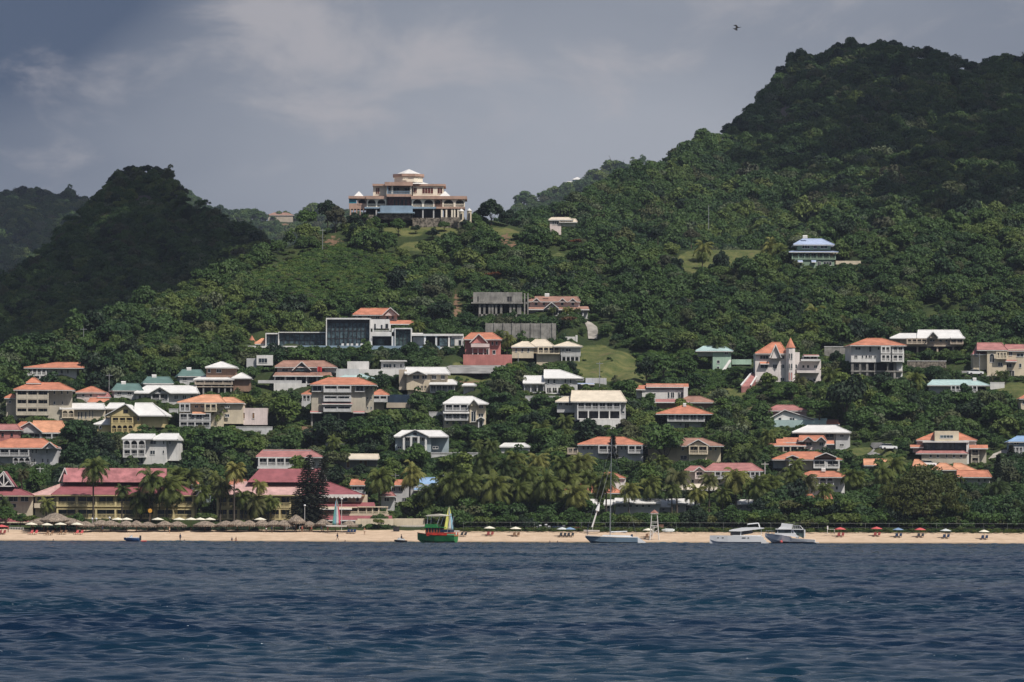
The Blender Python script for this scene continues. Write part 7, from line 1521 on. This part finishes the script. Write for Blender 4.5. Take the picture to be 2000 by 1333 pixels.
# trees standing out on the far crests
def crest(H, px, dy, rad, hs, name='broadleaf_tree', kind='dark'):
    py = float(H['S'](px)) + dy; Yd = float(H['Y'](px, py)); p = P(px, py, Yd)
    t = empty(name, p, 'x', 'tree', 'trees standing out on the crests', random.uniform(0, 6))
    c = bpy.data.objects.new('crown', random.choice(CR[kind])); link(c, t); c.scale = (rad, rad, rad * hs * .95); c.location = (0, 0, -rad * .15)
    b = bpy.data.objects.new('trunk', random.choice(TR)); link(b, t); b.scale = (rad * .8, rad * .8, rad * 1.3)
    return t
for H, lst, w_ in ((HC, [(10, 4, 5), (45, 5, 6.5), (60, 2, 5), (82, 3, 5), (120, 3, 5), (148, 4, 6)], 'on the far left hill crest'),
               (HB, [(222, 0, 3), (236, 0, 3.4), (252, 0, 3), (262, -1, 2.6), (288, -1, 3), (306, 0, 3.4), (328, 0, 3.2), (334, 4, 3.2), (180, 0, 2.6), (362, 2, 2.6), (398, 4, 3)], 'on the dark hill top'),
               (HE, [(352, 0, 5), (365, 2, 4), (378, 3, 4.5), (478, 3, 4.5), (498, 2, 7.5), (610, 3, 8), (655, 2, 5), (1024, 2, 8.5), (1015, 8, 6), (1066, 3, 6.5), (1085, 2, 5), (1108, 4, 6), (1162, 6, 7), (1180, 8, 6), (1198, 4, 10), (1212, 6, 8)], 'on the far ridge crest'),
               (HD, [(1635, 1, 3.4), (1642, 0, 3), (1664, 0, 3), (1690, 0, 3.2), (1714, -1, 4.2), (1724, -2, 3), (1733, -1, 4), (1745, -1, 4.2), (1760, 1, 3), (1846, 0, 2.6), (1975, 0, 3), (1906, 2, 2.4)], 'on the mountain crest')):
    L = [crest(H, x, d, rd * (.8 if H is HB else 1.0 if H is HD else 1.15), random.uniform(.8, 1.15), kind='round' if H is HE else 'dark') for x, d, rd in lst]
    o_ = sorted(range(len(L)), key=lambda i: lst[i][0])
    for j, i in enumerate(o_):
        L[i]['label'] = 'leafy tree standing out ' + w_ + ', ' + (['leftmost', 'rightmost'][j > 0] if j in (0, len(L) - 1) else ORD[j].strip() + ' from left' if j < 13 else 'third from right' if j == len(L) - 3 else 'second from right' if j == len(L) - 2 else 'fourth from right')
# --- the great spreading tree and the conifers --------------------------------------------------
GREATM = foliage('raintree_foliage', (.050, .062, .012), (.068, .082, .016), (.100, .112, .022), .2)
me = crown_mesh('crown', 201, GREATM, 190, 420, rx=1.0, rz=.78, zc=.28, br=(.085, .15), ls=.026, flat=.5)
t = empty('broadleaf_tree', P(1805, 1034, float(YA(1805, 1034))), 'huge dome-shaped spreading tree behind the beach at the right', 'tree')
c = bpy.data.objects.new('crown', me); link(c, t); c.scale = (13.6, 9, 16.2); c.location.z = -.2
b = bpy.data.objects.new('trunk', TR[0]); link(b, t); b.scale = (11, 8, 10)
def conifer(px, top, base, width, label, lean=0.0, Yd=None, droop=.25, whorls=30, m=PINEM, seed=1):
    Yd = float(YA(px, min(base, 1036))) if Yd is None else Yd; s = Yd / F; r = random.Random(seed); Hh = (base - top) * s; t = empty('conifer', P(px, base, Yd), label, 'conifer')
    B = MB(); B.tube((0, 0, -.5), (lean * .5, 0, Hh * .5), .28, .18); B.tube((lean * .5, 0, Hh * .5), (lean, 0, Hh), .18, .04); B.build('trunk', BARK, t); V = []
    for k in range(whorls):
        z = Hh * (.06 + .92 * k / whorls); L = width * s * .5 * (1 - k / whorls) ** .75 + .25; cx = lean * z / Hh
        for j in range(7):
            a = j * .9 + k * .5 + r.uniform(-.2, .2); n = max(3, int(L / .28)); l = L * r.uniform(.75, 1.1)
            for i in range(n):
                u = (i + .6) / n; q = Vector((cx + math.cos(a) * l * u, math.sin(a) * l * u, z + l * (.18 * u - droop * u * u)))
                for _ in range(11):
                    d = Vector((r.gauss(0, 1), r.gauss(0, 1), r.gauss(0, .35))).normalized() * .42; e = Vector((r.gauss(0, 1), r.gauss(0, 1), r.gauss(0, .5))).normalized() * .11
                    V += [q - e, q + e, q + d + e * .5, q + d - e * .5]
    V = np.array([tuple(q) for q in V]); me = npmesh('branches', V, np.arange(len(V)).reshape(-1, 4), m); o = bpy.data.objects.new('branches', me); link(o, t); return t
conifer(592, 884, 1026, 74, 'tall sparse pine at the right hotel wing, upright left one of a pair', 1.5, 1238, seed=1)
conifer(604, 886, 1026, 66, 'tall sparse pine at the right hotel wing, leaning right one of a pair', 3.9, 1239, seed=2)
conifer(1197, 848, 904, 22, 'narrow dark conifer in front of the long orange-roofed house', 0, seed=3, whorls=18)
conifer(1945, 886, 985, 30, 'tall dark ragged conifer near the right edge behind the shore', .6, seed=4)
conifer(1192, 452, 492, 22, 'dark conical conifer in the saddle woods', 0, seed=5, whorls=14)
conifer(1975, 868, 905, 14, 'slim dark conifer below the blue-roofed house at the right edge', 0, seed=6, whorls=14)
# hedge along the top of the beach before the hotel
pts = []; scl = []; r = np.random.default_rng(8)
for x in np.arange(58, 500, 1.6): pts.append(P(x, 1037.4 + r.uniform(-1, .4), 1236 + r.uniform(-2, 1))); q = r.uniform(.55, .95); scl.append((q, q, q * 1.15))
for x in np.arange(60, 770, 5): pts.append(P(x, 1036 + r.uniform(-1, .4), 1240 + r.uniform(-2, 2))); q = r.uniform(.8, 1.4); scl.append((q, q, q * 1.1))
HED = [crown_mesh('hedge_crown', 131 + k, LEAFK, 7, 75, rz=.45, zc=.3, br=(.35, .5), ls=.16) for k in range(2)]
scatter('hedge', 'dark clipped hedge along the top of the beach before the hotel', HED, pts, scl, addrot(len(pts), r), r.integers(0, 2, len(pts)))

pts = []; scl = []
for x in np.arange(850, 2070, 1.7):
    for _ in range(2): pts.append(P(x + r.uniform(-1, 1), 1037.6 + lvl(x) - abs(r.normal()) * 1.5, 1235 + r.uniform(-2.5, 3))); q = r.uniform(.4, 1.0); scl.append((q, q, q * .9))
for x in np.arange(860, 2070, 7): pts.append(P(x + r.uniform(-3, 3), 1038 + lvl(x), 1231 + r.uniform(-1.5, 1))); q = r.uniform(.25, .6); scl.append((q * 1.5, q, q * .6))
SCR = [crown_mesh('scrub_crown', 141 + k, LEAFY if k else LEAF, 7, 75, rz=.45, zc=.3, br=(.35, .5), ls=.14) for k in range(3)]
scatter('beach_scrub', 'low scrub and beach vines along the foot of the wire fence', SCR, pts, scl, addrot(len(pts), r), r.integers(0, 3, len(pts)))
label_plants()
# ------------------------------------------------------------------ unseen clouds, added and shaped so their shadows darken the hills
CLM = mat('cloud', (.80, .80, .82), 1.0, .05, .01)
def cloud(name, label, H, poly, step, rad, seed, soft=0, gap=0, alt=900):
    r = random.Random(seed); xs = [p[0] for p in poly]; ys = [p[1] for p in poly]
    def inside(x, y):
        c = False
        for i in range(len(poly)):
            (xa, ya), (xb, yb) = poly[i], poly[i - 1]
            if (ya > y) != (yb > y) and x < (xb - xa) * (y - ya) / (yb - ya) + xa: c = not c
        return c
    bm_ = bmesh.new(); bmesh.ops.create_icosphere(bm_, subdivisions=2, radius=1); me = bpy.data.meshes.new('t'); bm_.to_mesh(me); bm_.free()
    v0 = np.array([v.co[:] for v in me.vertices]); f0 = np.array([p.vertices[:] for p in me.polygons]); V = []; Q = []; k = 0
    y = min(ys)
    while y < max(ys):
        x = min(xs)
        while x < max(xs):
            a, b = x + r.uniform(-.5, .5) * step, y + r.uniform(-.5, .5) * step; x += step
            if not inside(a + r.gauss(0, soft), b + r.gauss(0, soft)) or r.random() < gap: continue
            yy = float(np.clip(b, H['S'](a), H['F'](a))); p = P(a, yy, float(H['Y'](a, yy))); p = p + to_sun * ((alt - p.z) / to_sun.z)
            R_ = r.uniform(*rad); V.append(v0 * np.array([R_, R_, R_ * .7]) + np.array(p) + np.array([0, 0, r.uniform(-8, 8)])); Q.append(f0 + k * len(v0)); k += 1
        y += step
    me = npmesh(name, np.concatenate(V), np.concatenate(Q), CLM, True); tag(link(bpy.data.objects.new(name, me)), label, kind='structure')
cloud('cloud', 'unseen cloud added to shade the dark hill', HB, [(-320, 300), (620, 300), (620, 700), (-320, 760)], 26, (9, 13), 3, 8, .05)
cloud('cloud', 'unseen cloud added to shade the mountain top', HD, [(1425, 60), (1440, 262), (1490, 300), (1560, 325), (1640, 350), (1700, 395), (1745, 440), (2420, 440), (2420, 60)], 24, (8.5, 13), 4, 34, .06)
cloud('cloud', 'unseen broken cloud added to shade the far left hill', HC, [(-380, 330), (345, 330), (345, 560), (-380, 620)], 24, (13, 20), 5, 14, .30)
# ------------------------------------------------------------------ thin sea haze
hz = bpy.data.materials.new('haze'); hz.use_nodes = True; N = NT(hz.node_tree)
N.n('ShaderNodeOutputMaterial', i={'Volume': N.n('ShaderNodeVolumePrincipled', i={'Color': (.62, .72, .90), 'Density': 3.6e-5, 'Anisotropy': .2}).outputs[0]})
B = MB(); B.box(-4200, 4200, -60, 6600, -330, 380); o = B.build('haze', hz); tag(o, 'thin bluish sea haze', kind='stuff')
